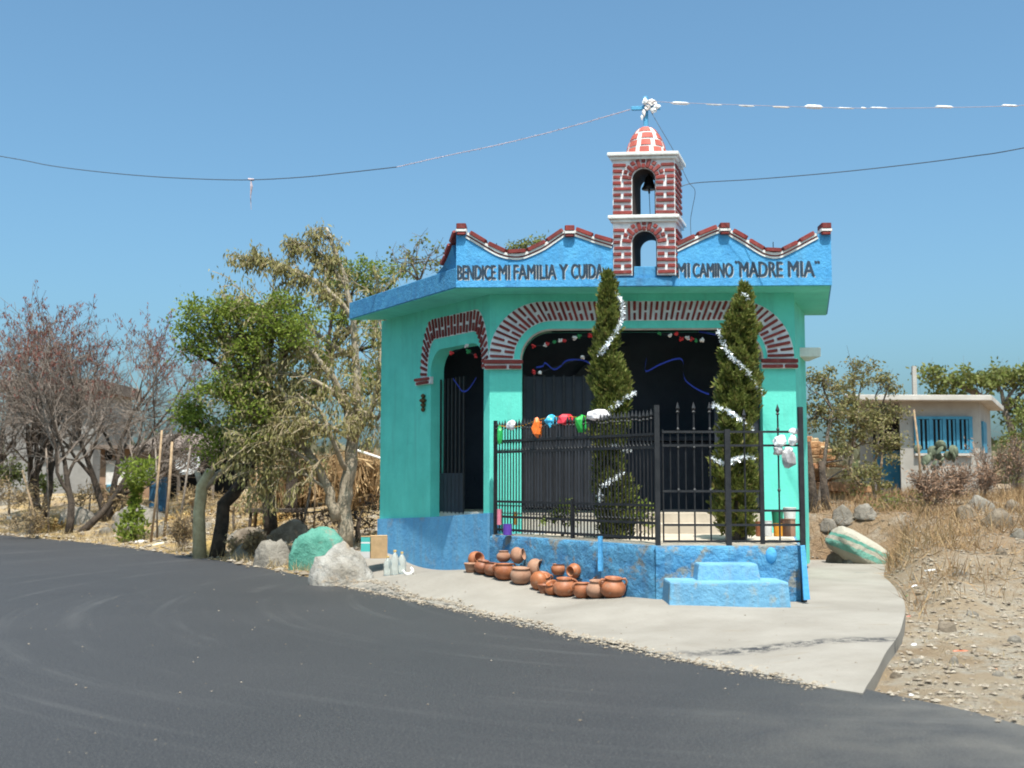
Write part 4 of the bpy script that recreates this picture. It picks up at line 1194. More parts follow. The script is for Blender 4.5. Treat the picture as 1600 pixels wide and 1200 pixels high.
# two cypresses on the platform
cyp_mat = leaf_mat('cypress_green', [(0.075, 0.095, 0.018), (0.14, 0.17, 0.034), (0.22, 0.235, 0.06), (0.115, 0.145, 0.028), (0.24, 0.19, 0.065)], 0.65, 0.35)
silver, nt_, p_ = newmat('silver_tinsel')
p_.inputs["Base Color"].default_value = (0.9, 0.92, 0.95, 1); p_.inputs["Metallic"].default_value = 0.35; p_.inputs["Roughness"].default_value = 0.22
pot_black = plain('black_planter_plastic', (0.012, 0.011, 0.010), 0.5)
def cypress(Y, spine, label, seed, tins, tlabel):
    """spine: list of (px centre, py, half width px) from top to bottom"""
    rng = np.random.default_rng(seed)
    base = at(spine[-1][0], spine[-1][1], Y); zb_ = Z_PLAT + 0.015
    t = empty("cypress_tree", (base.x, Y, zb_), label, "tree", "cypresses on the platform")
    C3 = [at(a, b, Y) for a, b, h in spine]; H = [h * 0.93 * Y / FPX for a, b, h in spine]
    mb = MB()
    tops = list(reversed(C3[1:])); tops[0] = Vector((tops[0].x, Y, zb_ + 0.15))
    mb.tube(tops, [0.03 - 0.024 * i / len(tops) for i in range(len(tops))], 6); mb.build("trunk", M['bark_grey'], t)
    zs = np.array([c.z for c in C3]); order = np.argsort(zs)
    xsp = np.array([c.x for c in C3]); hs = np.array(H)
    n = 15000
    z = rng.uniform(zs.min(), zs.max(), n * 2)
    h = np.interp(z, zs[order], hs[order]); x = np.interp(z, zs[order], xsp[order])
    keep = rng.uniform(0, 1, n * 2) < np.clip(h / hs.max() + 0.2, 0, 1); z = z[keep]; h = h[keep]; x = x[keep]
    a = rng.uniform(0, 2 * math.pi, len(z)); lump = 0.80 + 0.25 * np.sin(3 * a + z * 9) * np.sin(z * 14 + a)
    lump = lump + 0.55 * np.array([mnoise.noise(Vector((math.cos(q) * 1.6 + seed, math.sin(q) * 1.6, w_ * 5.5))) for q, w_ in zip(a, z)])
    gap = np.array([mnoise.noise(Vector((math.cos(q) * 2.2, math.sin(q) * 2.2 + seed, w_ * 8.0))) for q, w_ in zip(a, z)])
    kp = gap > -0.22; z = z[kp]; h = h[kp]; x = x[kp]; a = a[kp]; lump = lump[kp]
    r = h * np.sqrt(rng.uniform(0.12, 1.0, len(z))) * lump
    P = np.stack([x + r * np.cos(a), Y + r * np.sin(a), z], 1)
    D = np.stack([np.cos(a) * 0.55, np.sin(a) * 0.55, np.full(len(z), 1.0)], 1) + rng.normal(size=(len(z), 3)) * 0.28
    mb = MB()
    big = 0.026 + 0.075 * rng.uniform(0, 1, len(z)) ** 2.4
    mb.quads(leaf_quads(P, D, big, big * 0.30, rng))
    for _ in range(2):                       # side sprays of each shoot
        Q = P + D / np.linalg.norm(D, axis=1, keepdims=True) * (big * 0.25)[:, None]
        D2 = D + rng.normal(size=D.shape) * 0.55
        mb.quads(leaf_quads(Q, D2, big * 0.7, big * 0.22, rng))
    mb.build("crown", cyp_mat, t)
    mb = MB(); mb.lathe([(0.10, 0.0), (0.12, 0.10), (0.125, 0.11), (0.12, 0.12), (0.11, 0.115), (0.10, 0.10)], (base.x, Y, zb_), 16); mb.build("planter", pot_black, t)
    # tinsel garland winding over the front of the crown
    mb = MB(); 
    path = []
    for run in tins:
        pts = [at(px, py, Y - np.interp(at(px, py, Y).z, zs[order], hs[order]) * (0.92 - 0.85 * min(1, abs(at(px, py, Y).x - np.interp(at(px, py, Y).z, zs[order], xsp[order])) / max(0.05, np.interp(at(px, py, Y).z, zs[order], hs[order])))) - 0.03) for px, py in run]
        for a_, b_ in zip(pts[:-1], pts[1:]):
            nn = max(2, int((b_ - a_).length / 0.004))
            for i in range(nn): path.append(a_ + (b_ - a_) * (i / nn))
        mb.tube(pts, 0.004, 4)
    Pp = npv(path); m_ = len(Pp)
    Pp = np.repeat(Pp, 3, 0) + rng.normal(size=(m_ * 3, 3)) * 0.006
    mb.quads(leaf_quads(Pp, unit_rows(len(Pp), rng), rng.uniform(0.025, 0.05, len(Pp)), 0.010, rng))
    o = mb.build("tinsel_garland", silver, origin=(base.x, Y, base.z + 0.9)); tag(o, tlabel, "garland")
    return t
cypress(12.35, [(948, 428, 1.5), (950, 445, 13), (951, 480, 19), (950, 520, 22), (946, 560, 25), (955, 585, 34), (958, 610, 39), (956, 632, 35), (955, 660, 32), (952, 700, 30), (955, 745, 29), (962, 780, 36), (962, 822, 37), (962, 840, 30)],
        "bushy cypress left of the gate, its tip reaching the letters CUIDA", 21,
        [[(962, 460), (972, 472), (973, 495), (962, 520), (948, 540), (935, 555)], [(992, 614), (976, 622), (958, 636), (945, 648)], [(985, 703), (965, 700), (955, 697)], [(972, 738), (966, 744), (955, 752), (942, 760)], [(938, 765), (937, 780), (938, 790)]],
        "silver tinsel wound round the left cypress")
cypress(12.0, [(1163, 447, 1.5), (1162, 465, 15), (1160, 490, 27), (1156, 520, 32), (1154, 545, 33), (1155, 565, 30), (1153, 600, 39), (1150, 630, 41), (1150, 660, 38), (1150, 700, 37), (1150, 740, 37), (1150, 780, 38), (1152, 822, 34), (1152, 840, 26)],
        "bushy cypress right of the gate beside the right pillar", 22,
        [[(1160, 458), (1166, 464), (1172, 474)], [(1122, 518), (1128, 532), (1136, 548), (1148, 562), (1162, 575), (1178, 596), (1190, 618)], [(1114, 632), (1125, 640), (1142, 644), (1158, 658), (1176, 672)], [(1112, 716), (1130, 724), (1150, 718), (1166, 714), (1178, 716)]],
        "silver tinsel wound round the right cypress")

# ---------------------------------------------------------------- plastic bags and paper decorations
def crumple(name, mat, px, py, wpx, hpx, Y, label, cat, seed, group=None, sub=2, amp=0.35, origin=None):
    rng = random.Random(seed)
    c = at(px, py, Y); w = wpx * Y / FPX / 2; h = hpx * Y / FPX / 2
    bm = bmesh.new(); bmesh.ops.create_icosphere(bm, subdivisions=sub, radius=1.0)
    for v in bm.verts:
        d = v.co.copy(); k = 1 + amp * mnoise.noise(d * 1.9 + Vector((seed * 3.7, 0, 0))) + amp * 0.7 * mnoise.noise(d * 4.2 + Vector((0, seed * 1.3, 0)))
        v.co = Vector((d.x * w * k, d.y * min(w, h) * 0.7 * k, d.z * h * k))
    me = bpy.data.meshes.new(name); bm.to_mesh(me); bm.free(); me.materials.append(mat)
    o = link_mesh(name, me, origin=c); tag(o, label, cat, group)
    return o
def foil(name, c, rough=0.3): return plain(name, c, rough, spec=0.6, var=0.2, scale=30)
M['bag_white'] = foil('white_plastic_film', (0.75, 0.74, 0.74)); M['bag_grey'] = foil('grey_plastic_film', (0.32, 0.30, 0.30))
fg = "plastic bows tied along the fence top"
YF = 12.9
def fenceY(px):
    k = (px - 767) / (1024 - 767); return FA.y + (FC.y - FA.y) * max(0, min(1, k)) - 0.03
for i, (px, py, w, h, c, lab) in enumerate(((781, 680, 9, 30, (0.02, 0.36, 0.08), "green plastic bow hanging at the left end of the fence"), (799, 664, 15, 16, (0.72, 0.68, 0.70), "white plastic flower bow on the teal pillar side of the fence"),
        (840, 669, 17, 34, (0.85, 0.17, 0.02), "orange plastic bow drooping on the fence top"), (861, 657, 19, 20, (0.06, 0.46, 0.72), "light blue plastic bow on the fence top"),
        (884, 656, 26, 19, (0.62, 0.03, 0.05), "red plastic bow on the fence top"), (909, 663, 20, 28, (0.02, 0.34, 0.05), "green plastic bow beside the red one on the fence top"),
        (934, 649, 36, 19, (0.72, 0.66, 0.68), "white and pink plastic bow in front of the left cypress"))):
    crumple("plastic_bow", foil('bow_film_%d' % i, c), px, py, w, h, fenceY(px), lab, "bow", i + 1, fg)
mb = MB()
mb.tube([at(x, y, fenceY(x) + 0.02) for x, y in ((779, 665), (799, 668), (818, 665), (840, 656), (862, 652), (884, 650), (907, 653), (938, 645))], 0.005, 5)
o = mb.build("bow_string", plain('yellow_cord', (0.55, 0.26, 0.02)), origin=tuple(at(840, 656, fenceY(840)))); tag(o, "yellow cord carrying the coloured bows along the fence", "cord")
for i, (px, py, w, h, mt, lab) in enumerate(((1241, 674, 16, 10, 'bag_white', "small white plastic bag on the fence post top rail"), (1219, 689, 22, 20, 'bag_white', "white plastic bag tied on the right fence rail"), (1239, 688, 15, 17, 'bag_white', "white plastic bag squeezed beside the black corner post"),
        (1232, 715, 22, 34, 'bag_grey', "grey plastic bag hanging lowest from the right fence"), (1216, 704, 15, 16, 'bag_grey', "grey plastic bag half hidden under the white ones"), (1232, 703, 16, 9, 'bag_white', "white knotted bag end above the hanging grey bag"))):
    crumple("plastic_bag", M[mt], px, py, w, h, 11.2, lab, "bag", 20 + i, "plastic bags on the right of the fence", amp=0.45)

# paper flower garlands hanging in the arch
def flower_row(pts, Y, label, seed, cols, size=0.022):
    rng = random.Random(seed)
    t = empty("paper_garland", tuple(at(pts[0][0], pts[0][1], Y)), label, "garland")
    mb = MB(); W = [at(a, b, Y) for a, b in pts]; mb.tube(W, 0.004, 4); mb.build("string", M['iron'], t)
    for i, (a, b) in enumerate(pts):
        q = at(a, b, Y); mb = MB()
        for k in range(7):
            d = Vector((rng.uniform(-1, 1), rng.uniform(-1, 1), rng.uniform(-1, 1))) * size * 0.8
            bm_r = size * rng.uniform(0.5, 0.9)
            mb.lathe([(0.001, -bm_r), (bm_r, -bm_r * 0.3), (bm_r * 0.8, bm_r * 0.4), (0.001, bm_r)], q + d, 6)
        mb.build("paper_flower", cols[i % len(cols)], t)
pr = plain('red_crepe_paper', (0.55, 0.02, 0.02)); pw = plain('white_crepe_paper', (0.7, 0.62, 0.58)); pg = plain('green_crepe_paper', (0.02, 0.22, 0.06)); pb = plain('blue_crepe_paper', (0.004, 0.02, 0.24))
flower_row([(834, 541), (851, 539), (856, 538), (866, 535), (876, 532), (882, 531), (898, 529), (905, 526), (922, 524)], 13.72, "red, white and green paper flowers under the left of the front arch", 1, [pr, pw, pr, pg, pw, pr, pw, pg, pr])
flower_row([(1030, 521), (1046, 524), (1056, 522), (1065, 529), (1074, 528), (1081, 530), (1088, 532), (1097, 531)], 13.72, "red, white and green paper flowers under the right of the front arch", 2, [pg, pw, pr, pr, pw, pr, pg, pw])
flower_row([(834, 581), (843, 582), (910, 559), (926, 552)], 13.7, "sparse red and white flower string low inside the arch", 3, [pr, pw, pw, pr])
flower_row([(706, 552), (729, 541), (732, 549), (744, 556)], 14.05, "small paper flowers in the side opening of the chapel", 4, [pr, pw, pg, pr])
for i, (pts, lab) in enumerate((([(838, 574), (848, 572), (852, 567), (865, 577), (876, 572), (884, 564), (895, 562), (912, 563), (925, 570)], "blue paper streamer inside the left of the front arch"),
        ([(1010, 560), (1009, 580), (1030, 570), (1055, 561), (1067, 564), (1069, 590), (1080, 602), (1095, 611), (1108, 616)], "blue paper streamer curving inside the right of the front arch"),
        ([(1092, 518), (1105, 520), (1118, 523)], "short blue streamer at the upper right of the arch"), ([(708, 592), (716, 603), (722, 611), (730, 610), (738, 600), (744, 590)], "blue paper streamer in the side opening"))):
    Y = 13.75 if i < 3 else 14.1
    W = curve_pts([at(a, b, Y) for a, b in pts], 4); mb = MB()
    for a, b in zip(W[:-1], W[1:]):
        w = ZZ * 0.012; mb.prism([a - w, b - w * 0.7, b + w * 0.7, a + w], Vector((0.002, 0.014, 0)))
    o = mb.build("paper_streamer", pb, origin=tuple(W[0])); tag(o, lab, "streamer")

# ---------------------------------------------------------------- clay pots on the pavement
clays = [rough_mat('terracotta_%d' % i, c1, c2, scale=9, rough=r_ + 0.12, bs=30, bstr=0.35, bdist=0.008, spec=0.4, c3=(0.30, 0.22, 0.16), c3scale=7, c3lo=0.56, c3hi=0.72) for i, (c1, c2, r_) in enumerate((((0.25, 0.078, 0.03), (0.37, 0.14, 0.065), 0.40), ((0.26, 0.125, 0.075), (0.36, 0.20, 0.13), 0.75), ((0.17, 0.055, 0.025), (0.27, 0.095, 0.045), 0.40), ((0.28, 0.085, 0.03), (0.37, 0.13, 0.05), 0.36)))]
clays.append(plain('dark_glazed_clay', (0.05, 0.045, 0.04), 0.2, spec=0.7))
PROF = [[(0.02, 0), (0.55, 0.02), (0.86, 0.28), (1.0, 0.62), (0.95, 0.95), (0.72, 1.22), (0.60, 1.32), (0.62, 1.42), (0.70, 1.50), (0.64, 1.50), (0.54, 1.38), (0.5, 1.28), (0.03, 0.5)],
        [(0.02, 0), (0.62, 0.03), (0.90, 0.35), (1.0, 0.80), (0.90, 1.15), (0.74, 1.32), (0.80, 1.44), (0.86, 1.46), (0.78, 1.46), (0.66, 1.32), (0.03, 0.4)],
        [(0.02, 0), (0.66, 0.0), (0.80, 0.5), (0.93, 1.05), (1.0, 1.10), (1.0, 1.25), (0.92, 1.25), (0.86, 1.1), (0.03, 0.2)]]
def pot(px, pyb, wpx, Y, prof, clay, tilt, handles, label):
    wpx = wpx * 1.32
    """pyb: pixel row of the pot's lowest point"""
    b = at(px, pyb, Y); r = wpx * Y / FPX / 2
    g = empty("clay_pot", tuple(b), label, "pot", "clay pots piled on the pavement")
    Mx = Matrix.Rotation(tilt[1], 3, 'Z') @ Matrix.Rotation(tilt[0], 3, 'X')
    pf = [(x * r, z * r) for x, z in PROF[prof]]
    pts = [Mx @ Vector((x * math.cos(a), x * math.sin(a), z)) for x, z in pf for a in np.linspace(0, 2 * math.pi, 12)]
    dz = -min(q.z for q in pts)
    b = b + ZZ * dz
    mb = MB(); mb.lathe(pf, b, 20, mat3=Mx); mb.build("body", clays[clay], g, smooth=True)
    if handles:
        for sg in (-1, 1):
            mb = MB()
            hp = [Vector((sg * r * x, 0, r * z)) for x, z in ((0.66, 1.36), (0.95, 1.40), (1.12, 1.15), (0.98, 0.85))]
            mb.tube([Mx @ q + b for q in hp], 0.10 * r, 6); mb.build("handle", clays[clay], g, smooth=True)
fw = lambda px: 13.0 - (px - 735) / (970 - 735) * 1.55           # depth of the front row
def zg(x, y): return float(apron_z(x, y))
POTS = [  # px, kind of row, width px, profile, clay, tilt, turn, handles, label
    (736, 0, 17, 2, 1, 0, 0, 0, "pale straight clay pot at the left end of the row"), (752, 0, 20, 0, 2, 0.2, 1, 0, "dark brown clay pot second from the left end"), (768, 0, 21, 1, 2, 0.1, 2, 1, "glazed brown pot with handles, third along the row"),
    (739, 1, 20, 0, 0, 1.2, 0.6, 0, "orange clay pot behind the left end of the row"), (788, 0, 25, 1, 0, 0, .3, 1, "reddish clay pot with runs below the two stacked pale ones"), (787, 2, 17, 0, 1, 0, .3, 0, "cream clay pot topmost on the left stack"), (800, 2, 20, 0, 1, 1.35, 1.2, 0, "pale pink clay pot lying on top of the left stack"),
    (813, 0, 25, 1, 1, 0.1, .3, 0, "broad pale pot with glaze highlight in the left half of the row"), (829, 1, 24, 0, 1, 1.3, .9, 0, "pale clay pot lying on its side behind the row"), (835, 3, 23, 0, 3, 1.45, 2.4, 0, "small bright orange pot tipped forward at the front"), (846, 0, 22, 1, 0, .4, .2, 1, "orange clay pot with handles near the middle of the row"),
    (851, 3, 17, 2, 2, 0, 0, 0, "narrow brown pot standing in the middle front"), (866, 3, 19, 0, 3, .5, -.6, 0, "bright orange round pot left of the shiny one"), (882, 3, 28, 0, 0, .1, 0, 0, "large round shiny pot at the front of the row"), (873, 2, 18, 1, 0, 0, 0, 0, "small upright orange pot standing alone above the row"),
    (890, 0, 20, 0, 0, 1.3, .2, 0, "orange pot behind the large shiny one"), (903, 2, 18, 0, 3, 1.6, -.8, 0, "orange pot on top with its dark mouth towards the road"), (914, 1, 19, 1, 4, .2, 0, 0, "dark grey glazed pot among the orange ones"), (928, 2, 19, 0, 0, 1.4, 1.2, 0, "orange clay pot lying on top near the right end"), (941, 1, 20, 0, 1, 1.3, -.5, 0, "pale clay pot lying behind the right end"),
    (911, 3, 24, 1, 0, .0, .4, 1, "clay pot with a green daub at the front right"), (933, 3, 27, 0, 1, .1, 0, 0, "large dusty pink pot second from the right end"), (957, 3, 31, 0, 0, .15, .3, 1, "large dark-shaded clay pot at the right end of the row")]
for px, row, w, pf, cl, t0, t1_, hd, lab in POTS:
    Y = fw(px) + {0: 0.1, 1: 0.34, 2: 0.28, 3: -0.08}[row]
    q = at(px, 900, Y); z = zg(q.x, Y)
    lift = {0: 0, 1: 0.03, 2: 0.15, 3: 0}[row]
    py = 600 - FPX * math.tan(math.atan2(z + lift - EYE.z, Y) - PITCH)
    pot(px, py, w, Y, pf, cl, (t0, t1_), hd, lab)
mb = MB()
q = at(911, 904, fw(911) - 0.17)

# things standing on the platform
def small_can(px, py_b, w, h, Y, mat, label, name, cat, taper=1.0):
    b = at(px, py_b, Y); r = w * Y / FPX / 2; hh = h * Y / FPX
    b.z = max(b.z, Z_PLAT + 0.013)
    mb = MB(); mb.lathe([(r * taper * 0.97, 0), (r * taper, 0.004), (r, hh * 0.94), (r * 1.04, hh * 0.96), (r * 1.04, hh), (r * 0.9, hh), (r * 0.86, hh * 0.8), (0.002, hh * 0.78)], b, 18)
    o = mb.build(name, mat, origin=tuple(b), smooth=False); tag(o, label, cat)
small_can(1190, 838, 18, 23, 11.6, clays[0], "terracotta flowerpot on the platform left of the white tin", "flowerpot", "pot")
small_can(1199, 838, 15, 24, 11.45, M['white'], "white tin standing in front of the terracotta pots", "tin_can", "can")
small_can(1216, 838, 14, 20, 11.45, plain('orange_yellow_tin', (0.7, 0.28, 0.02)), "orange and blue printed tin by the fence bar", "tin_can", "can")
small_can(1231, 838, 24, 27, 11.55, clays[1], "wide terracotta flowerpot by the corner post", "flowerpot", "pot")
small_can(1215, 824, 18, 26, 11.9, plain('green_plastic_pot', (0.02, 0.17, 0.09)), "dark green plastic pot behind the orange tin", "flowerpot", "pot", 0.8)
small_can(1234, 813, 20, 20, 12.1, M['white'], "white bucket behind the wide terracotta pot", "bucket", "bucket", 0.85)
small_can(793, 836, 14, 17, 13.1, plain('purple_tin', (0.10, 0.04, 0.30)), "purple tin behind the left end of the fence", "tin_can", "can")
small_can(780, 820, 7, 24, 13.3, plain('pink_vase', (0.6, 0.18, 0.24)), "slim pink vase behind the left end of the fence", "vase", "vase")
small_can(805, 820, 7, 20, 13.3, plain('ochre_vase', (0.45, 0.26, 0.05)), "slim ochre vase beside the arch behind the fence", "vase", "vase")

# ---------------------------------------------------------------- boulders by the pavement
boulder_sup = None
_T = np.concatenate([np.arange(3, 22, 0.06), np.arange(22, 60, 0.25)])
def ground_hit(px, py):
    d = ray(px, py)
    x = EYE.x + d.x * _T; y = EYE.y + d.y * _T; z = EYE.z + d.z * _T
    g = ground_z(x, y, False); g = np.where(edge_dist(x, y) < 0, 0.0, g)
    i = int(np.argmax(z < g)) if (z < g).any() else len(_T) - 1
    return EYE + d * float(_T[i])
def boulder(name, mat, px, pyb, wpx, hpx, Y, label, seed, group=None, depth=0.8, sub=3, amp=0.22, zb=None, shape=None, cat="rock", facets=11, hit=True):
    if hit and zb is None:
        q = ground_hit(px, pyb); Y = q.y + wpx * q.y / FPX / 2 * depth * 0.6; zb = gz(q.x, Y); zb = max(zb, -0.02) - 0.02
        hpx = hpx + 3
    b = at(px, pyb, Y)
    if zb is not None: b.z = zb
    w = wpx * Y / FPX / 2; h = hpx * Y / FPX
    bm = bmesh.new(); bmesh.ops.create_icosphere(bm, subdivisions=sub, radius=1.0)
    off = Vector((seed * 5.3, seed * 2.1, seed)); rr_ = random.Random(seed * 7 + 1)
    planes = []
    for _ in range(facets):
        n_ = Vector((rr_.gauss(0, 1), rr_.gauss(0, 1), abs(rr_.gauss(0, 0.8)))).normalized(); planes.append((n_, rr_.uniform(0.66, 0.92)))
    for v in bm.verts:
        d = v.co.copy()
        p_ = d * (1 + amp * mnoise.noise(d * 1.1 + off) + amp * 0.5 * mnoise.noise(d * 2.6 + off))
        if p_.z < 0:
            hl_ = math.hypot(p_.x, p_.y); k_ = min(1.0 / max(hl_, 1e-3), 1.5) if hl_ > 0.3 else 1; p_ = Vector((p_.x * k_, p_.y * k_, p_.z * 0.5))
        for n_, dd in planes:
            e_ = p_.dot(n_) - dd
            if e_ > 0: p_ -= n_ * e_ * 0.97
        p_ *= 1 + amp * 0.42 * mnoise.noise(d * 5 + off) + amp * 0.28 * mnoise.noise(d * 11 + off)
        if shape: p_ *= shape(d)
        v.co = Vector((p_.x * w * 1.12, p_.y * w * 1.1 * depth, p_.z * h * 1.25))
    me = bpy.data.meshes.new(name); bm.to_mesh(me); bm.free()
    me.polygons.foreach_set("use_smooth", np.ones(len(me.polygons), dtype=bool))
    me.materials.append(mat)
    o = link_mesh(name, me, origin=tuple(b))
    if label: tag(o, label, cat, group)
    return o
def shp_peak(d): return 1 - 0.38 * max(0, d.z) ** 2 * (abs(d.x) + abs(d.y)) if d.z > 0 else 1 + 0.15 * -d.z
boulder("boulder", M['rock_white'], 537, 915, 96, 74, 14.1, "pale limewashed boulder at the road end of the pavement", 3, sub=4, shape=lambda d: 1.0 - 0.42 * max(0, d.z) * min(1, math.hypot(d.x, d.y)), facets=8)
boulder("boulder", M['rock_green'], 497, 888, 88, 50, 15.3, "rounded boulder painted green behind the pale one", 5, sub=4, amp=0.16)
boulder("boulder", M['rock'], 428, 886, 60, 34, 16.0, "grey boulder at the road edge left of the green one", 8, sub=4)
boulder("boulder", M['rock_brown'], 452, 850, 76, 26, 18.0, "brown lichen-covered boulder under the dry tree", 9, sub=4)
boulder("boulder", M['rock_brown'], 392, 852, 66, 24, 18.4, "dark brown low boulder beside the leaning trunk", 10, sub=4)
boulder("boulder", M['rock_yellow'], 331, 868, 44, 20, 17.6, "ochre yellow stone at the foot of the leaning trunk", 11)
boulder("boulder", M['rock_yellow'], 372, 866, 22, 12, 17.4, "small ochre stone at the road edge", 12)
boulder("boulder", M['rock'], 378, 874, 36, 18, 17.0, "small grey stone wedged beside the ochre stones", 13)
boulder("boulder", M['rock'], 120, 824, 60, 24, 24.5, "grey boulder below the bare trees on the verge", 14, sub=4)
boulder("boulder", M['rock'], 215, 828, 86, 26, 23.0, "long grey boulder below the green pillar plant", 15, sub=4)
boulder("boulder", M['rock'], 10, 790, 60, 22, 28.5, "flat grey stone at the left edge of the verge", 16)
# striped boulder at the back of the pavement
sb, nt, p = newmat('striped_boulder_paint')
co = coords(nt, False)
rot = nt.nodes.new("ShaderNodeMapping"); rot.inputs["Rotation"].default_value = (0, R(4), 0); nt.links.new(co, rot.inputs[0])
sx = nt.nodes.new("ShaderNodeSeparateXYZ"); nt.links.new(rot.outputs[0], sx.inputs[0])
ad = nt.nodes.new("ShaderNodeMath"); ad.operation = 'MULTIPLY_ADD'; ad.inputs[1].default_value = 0.08; nt.links.new(nz(nt, co, 5, 6), ad.inputs[0]); nt.links.new(sx.outputs[2], ad.inputs[2])
mr = nt.nodes.new("ShaderNodeMapRange"); nt.links.new(ad.outputs[0], mr.inputs[0]); mr.inputs[1].default_value = -0.16; mr.inputs[2].default_value = 0.22
st = ramp(nt, mr.outputs[0], [(0.0, (0.28, 0.25, 0.19)), (0.20, (0.12, 0.28, 0.22)), (0.42, (0.33, 0.30, 0.24)), (0.58, (0.08, 0.25, 0.19)), (0.70, (0.37, 0.335, 0.27))])
st_n = [n_ for n_ in nt.nodes if n_.type == 'VALTORGB'][-1]; st_n.color_ramp.interpolation = 'CONSTANT'
st = mix(nt, ramp(nt, nz(nt, co, 7, 8, 0.7), [(0.5, (0, 0, 0)), (0.7, (0.7, 0.7, 0.7))]), st, (0.27, 0.24, 0.19))
nt.links.new(st, p.inputs["Base Color"]); p.inputs["Roughness"].default_value = 0.9
nt.links.new(bump(nt, nz(nt, co, 14, 8), 0.8, 0.04), p.inputs["Normal"])
bm = bmesh.new(); bmesh.ops.create_icosphere(bm, subdivisions=4, radius=1.0)
for v in bm.verts:
    d = v.co.copy(); k = 1 + 0.12 * mnoise.noise(d * 1.6) + 0.05 * mnoise.noise(d * 5)
    q = Vector((d.x * 0.50 * k, d.y * 0.30 * k, d.z * 0.25 * k))
    for n_, dd in ((Vector((0.1, -1, 0.25)).normalized(), 0.22), (Vector((0.05, -0.3, 1)).normalized(), 0.15), (Vector((-1, -0.1, 0.3)).normalized(), 0.38), (Vector((0.9, -0.2, 0.5)).normalized(), 0.40)):
        e_ = q.dot(n_) - dd
        if e_ > 0: q -= n_ * e_ * 0.9
    v.co = q
me = bpy.data.meshes.new("boulder"); bm.to_mesh(me); bm.free(); me.polygons.foreach_set("use_smooth", np.ones(len(me.polygons), dtype=bool)); me.materials.append(sb)
o = link_mesh("boulder", me, origin=tuple(at(1342, 856, 16.0))); o.rotation_euler = (0, R(27), 0)
tag(o, "long tilted boulder with faded green stripes at the back of the pavement", "rock")

boulder("boulder", M['rock_brown'], 1312, 880, 40, 26, 16.1, "brown stone propping up the striped boulder", 61, zb=0.12, hit=False)
boulder("boulder", M['rock'], 1330, 884, 26, 14, 15.9, "small grey stone under the striped boulder", 62, zb=0.12, hit=False)
# boxes, jugs and litter beside the chapel's side wall
q = at(572, 872, 14.9)
def carton(px, pyb, w, h, Y, mat, label, rz=0.3, d=None):
    b = at(px, pyb, Y); W = w * Y / FPX; Hh = h * Y / FPX; d = d or W * 0.7
    ax = (Vector((math.cos(rz), math.sin(rz), 0)), Vector((-math.sin(rz), math.cos(rz), 0)), ZZ)
    g = empty("carton", tuple(b), label, "box")
    mb = MB(); mb.box(b + ZZ * Hh / 2, ax, (W, d, Hh)); mb.build("box_body", mat, g, bevel=0.004)
    mb = MB()
    for s in (-1, 1):
        c0 = b + ZZ * (Hh + 0.012) + ax[1] * s * d * 0.27
        mb.box(c0, (ax[0], (ax[1] + ZZ * 0.12 * -s).normalized(), (ZZ - ax[1] * 0.12 * -s).normalized()), (W, d * 0.48, 0.006))
    mb.build("flap", M['cardboard'], g)
M['cardboard'] = plain('cardboard', (0.42, 0.27, 0.14), 0.9)
m, nt, p = newmat('printed_carton'); co = coords(nt, False); sx = nt.nodes.new("ShaderNodeSeparateXYZ"); nt.links.new(co, sx.inputs[0])
cc = ramp(nt, sx.outputs[2], [(0.0, (0.5, 0.47, 0.45)), (0.085, (0.06, 0.40, 0.36)), (0.19, (0.62, 0.58, 0.56)), (0.21, (0.05, 0.34, 0.30)), (0.285, (0.62, 0.36, 0.36))]); [n_ for n_ in nt.nodes if n_.type == 'VALTORGB'][-1].color_ramp.interpolation = 'CONSTANT'
nt.links.new(cc, p.inputs["Base Color"]); p.inputs["Roughness"].default_value = 0.7
carton(571, 872, 14, 32, 15.0, m, "teal and white printed carton left of the cardboard box", 0.1)
carton(591, 872, 26, 33, 15.1, M['cardboard'], "plain cardboard box beside the side wall", 0.25)
gl, nt, p = newmat('clear_plastic'); p.inputs["Base Color"].default_value = (0.75, 0.8, 0.78, 1); p.inputs["Roughness"].default_value = 0.12; p.inputs["Transmission Weight"].default_value = 0.75; p.inputs["IOR"].default_value = 1.2
for i, (px, w, h) in enumerate(((606, 13, 30), (617, 14, 38), (628, 13, 34))):
    b = at(px, 874, 14.7); r = w * 14.7 / FPX / 2; hh = h * 14.7 / FPX
    b.z = zg(b.x, 14.7)
    g = empty("plastic_jug", tuple(b), ("clear plastic jug closest to the cardboard box", "clear plastic jug in the middle of the three, with a tan cap", "clear plastic jug closest to the white curl of litter")[i], "jug", "clear plastic jugs by the side wall")
    mb = MB(); mb.lathe([(r * 0.9, 0), (r, 0.02), (r, hh * 0.3), (r * 0.94, hh * 0.35), (r, hh * 0.4), (r, hh * 0.62), (r * 0.5, hh * 0.82), (r * 0.3, hh * 0.86), (r * 0.3, hh * 0.93)], b, 14); mb.build("bottle_body", gl, g, smooth=True)
    mb = MB(); mb.lathe([(r * 0.36, 0), (r * 0.36, hh * 0.07), (r * 0.2, hh * 0.08)], b + ZZ * hh * 0.91, 10); mb.build("cap", plain('tan_cap', (0.55, 0.36, 0.12)), g)
mb = MB(); c0 = at(638, 867, 14.2); c0.z = zg(c0.x, 14.2) + 0.05
mb.tube([c0 + Vector((0.055 * math.cos(a), 0.01 * a, 0.045 * math.sin(a))) for a in np.linspace(-3.4, 1.0, 12)], [0.012 + 0.012 * math.sin(k / 11 * 3.1) for k in range(12)], 7)
o = mb.build("litter_scrap", M['white'], origin=tuple(c0), smooth=True); tag(o, "curled white scrap of litter at the foot of the side wall", "litter")

